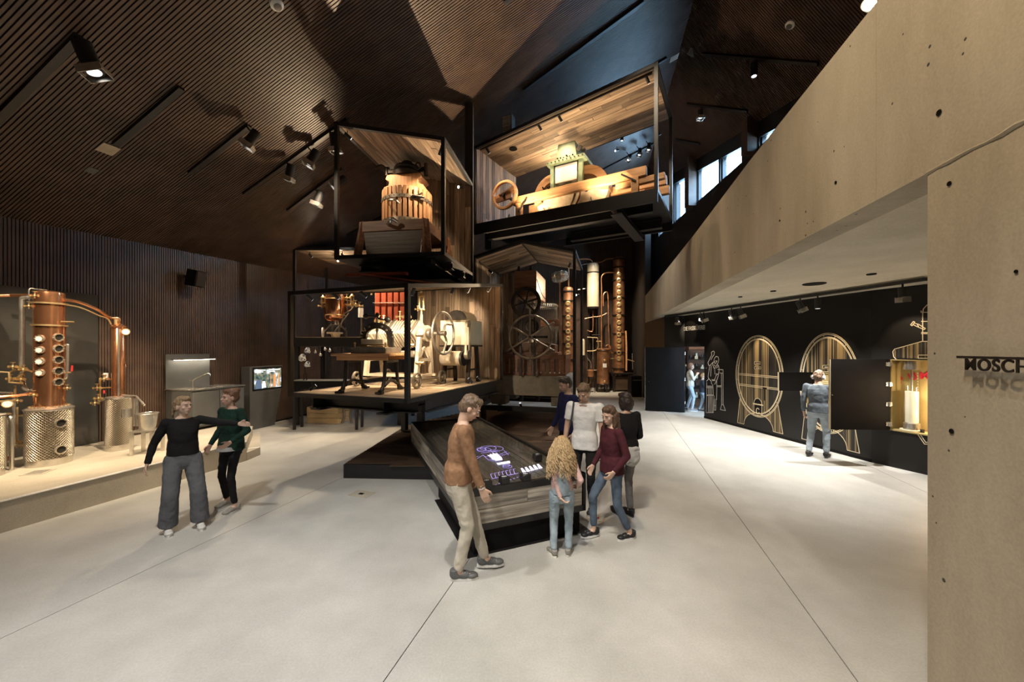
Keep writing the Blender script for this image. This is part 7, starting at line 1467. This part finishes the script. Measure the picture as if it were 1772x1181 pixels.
# left: woman in black pointing, woman in dark green
wb2, g = person('woman in black sweater and wide grey trousers pointing to the right', (-4.07, 4.72, 0), (.72, -.70), 1.66, cloth('black knit', (.012, .012, .013)), cloth('grey wool', (.12, .125, .135), .85, 8), hairm((.42, .28, .16)), skin=(.62, .42, .32),
    ankR=(.15, .02, .08), ankL=(-.16, .10, .08), wrL=(-.56, .42, 1.34), elL=(0, -.3, -1), wrR=(.34, -.02, .90), female=True, hairkind='tied', shoe=((.70, .68, .64), (.80, .78, .75)), vox=.0065, handdirL=(-.75, .65, -.05), curlL=.25, headyaw=.6, flare=.045, legw=1.2, hem=1.0, hips=(.0, 0, -.01), pantlen=.10)
wg, g = person('woman in dark green sweater and black leggings with hair pinned up', (-3.90, 5.30, 0), (-.25, -1), 1.68, cloth('dark green knit', (.012, .038, .026), .7, 30, .3), cloth('black leggings', (.012, .012, .013)), hairm((.22, .105, .06)), skin=(.60, .38, .29),
    ankR=(.17, -.08, .08), ankL=(-.14, .06, .08), wrR=(.24, .12, .93), wrL=(-.22, .20, 1.02), female=True, hairkind='bun', shoe=((.30, .28, .25), (.62, .6, .55)), vox=.0065, legw=.86, headyaw=-.3, hem=.88, pantlen=.15)
MB().cyl(g['hc'] + g['P'](0, 0, -.075), g['hc'] + g['P'](0, 0, -.02), .168, .16, 28).build('grey_hem', SH((.36, .36, .36)), wg)
# right: man with headphones at the flap
mh, g = person('man in grey blue sweater and pale jeans wearing headphones at the black wall', (6.26, 7.80, 0), (.80, .60), 1.79, cloth('slate knit', (.115, .135, .155), .8, 18), denim3, hairm((.20, .12, .07)), skin=(.60, .38, .28), ankR=(.11, .08, .08), ankL=(-.14, -.06, .08), wrL=(-.25, .05, .88), elL=(-.3, -1, 0), wrR=(.22, .28, 1.12), vox=.0075, shoe=((.02, .02, .02), (.10, .10, .10)), headpitch=.2, legw=1.1, hem=.92)
Hd = g['Hd']; m = MB().tube(cr([Hd(-.085, -.02, 0), Hd(-.075, -.02, .07), Hd(0, -.02, .135), Hd(.075, -.02, .07), Hd(.085, -.02, 0)], 6), .010, 8)
m.build('headphone_band', SH((.75, .75, .75)), mh)
for s in (-1, 1): MB().cyl(Hd(.075 * s, -.01, -.012), Hd(.105 * s, -.01, -.012), .042, n=18).build('ear_cup', SH((.62, .64, .66)), mh)
# doorway: woman and boy
person('woman in cream sweater and pale jeans standing in the workshop doorway', (6.36, 13.62, 0), (.9, -.35), 1.72, cloth('cream knit', (.50, .46, .38), .85, 20), denim3, hairm((.20, .10, .055)), ankR=(.10, .05, .08), ankL=(-.10, -.1, .08), wrR=(.10, .22, 1.32), elR=(.6, -.4, -1), female=True, hairkind='bob', vox=.010, shoe=((.25, .25, .25), (.75, .75, .75)), headpitch=.1)
person('small blond boy in navy sweater and jeans beside the woman in the doorway', (6.72, 13.45, 0), (.95, -.3), 1.34, cloth('navy knit', (.03, .035, .05)), denim, hairm((.52, .33, .16)), ankR=(.08, .08, .08), ankL=(-.08, -.12, .08), wrR=(.18, .28, 1.05), female=False, child=True, vox=.010, shoe=((.05, .05, .05), (.5, .5, .5)), headpitch=.3, wide=.9)
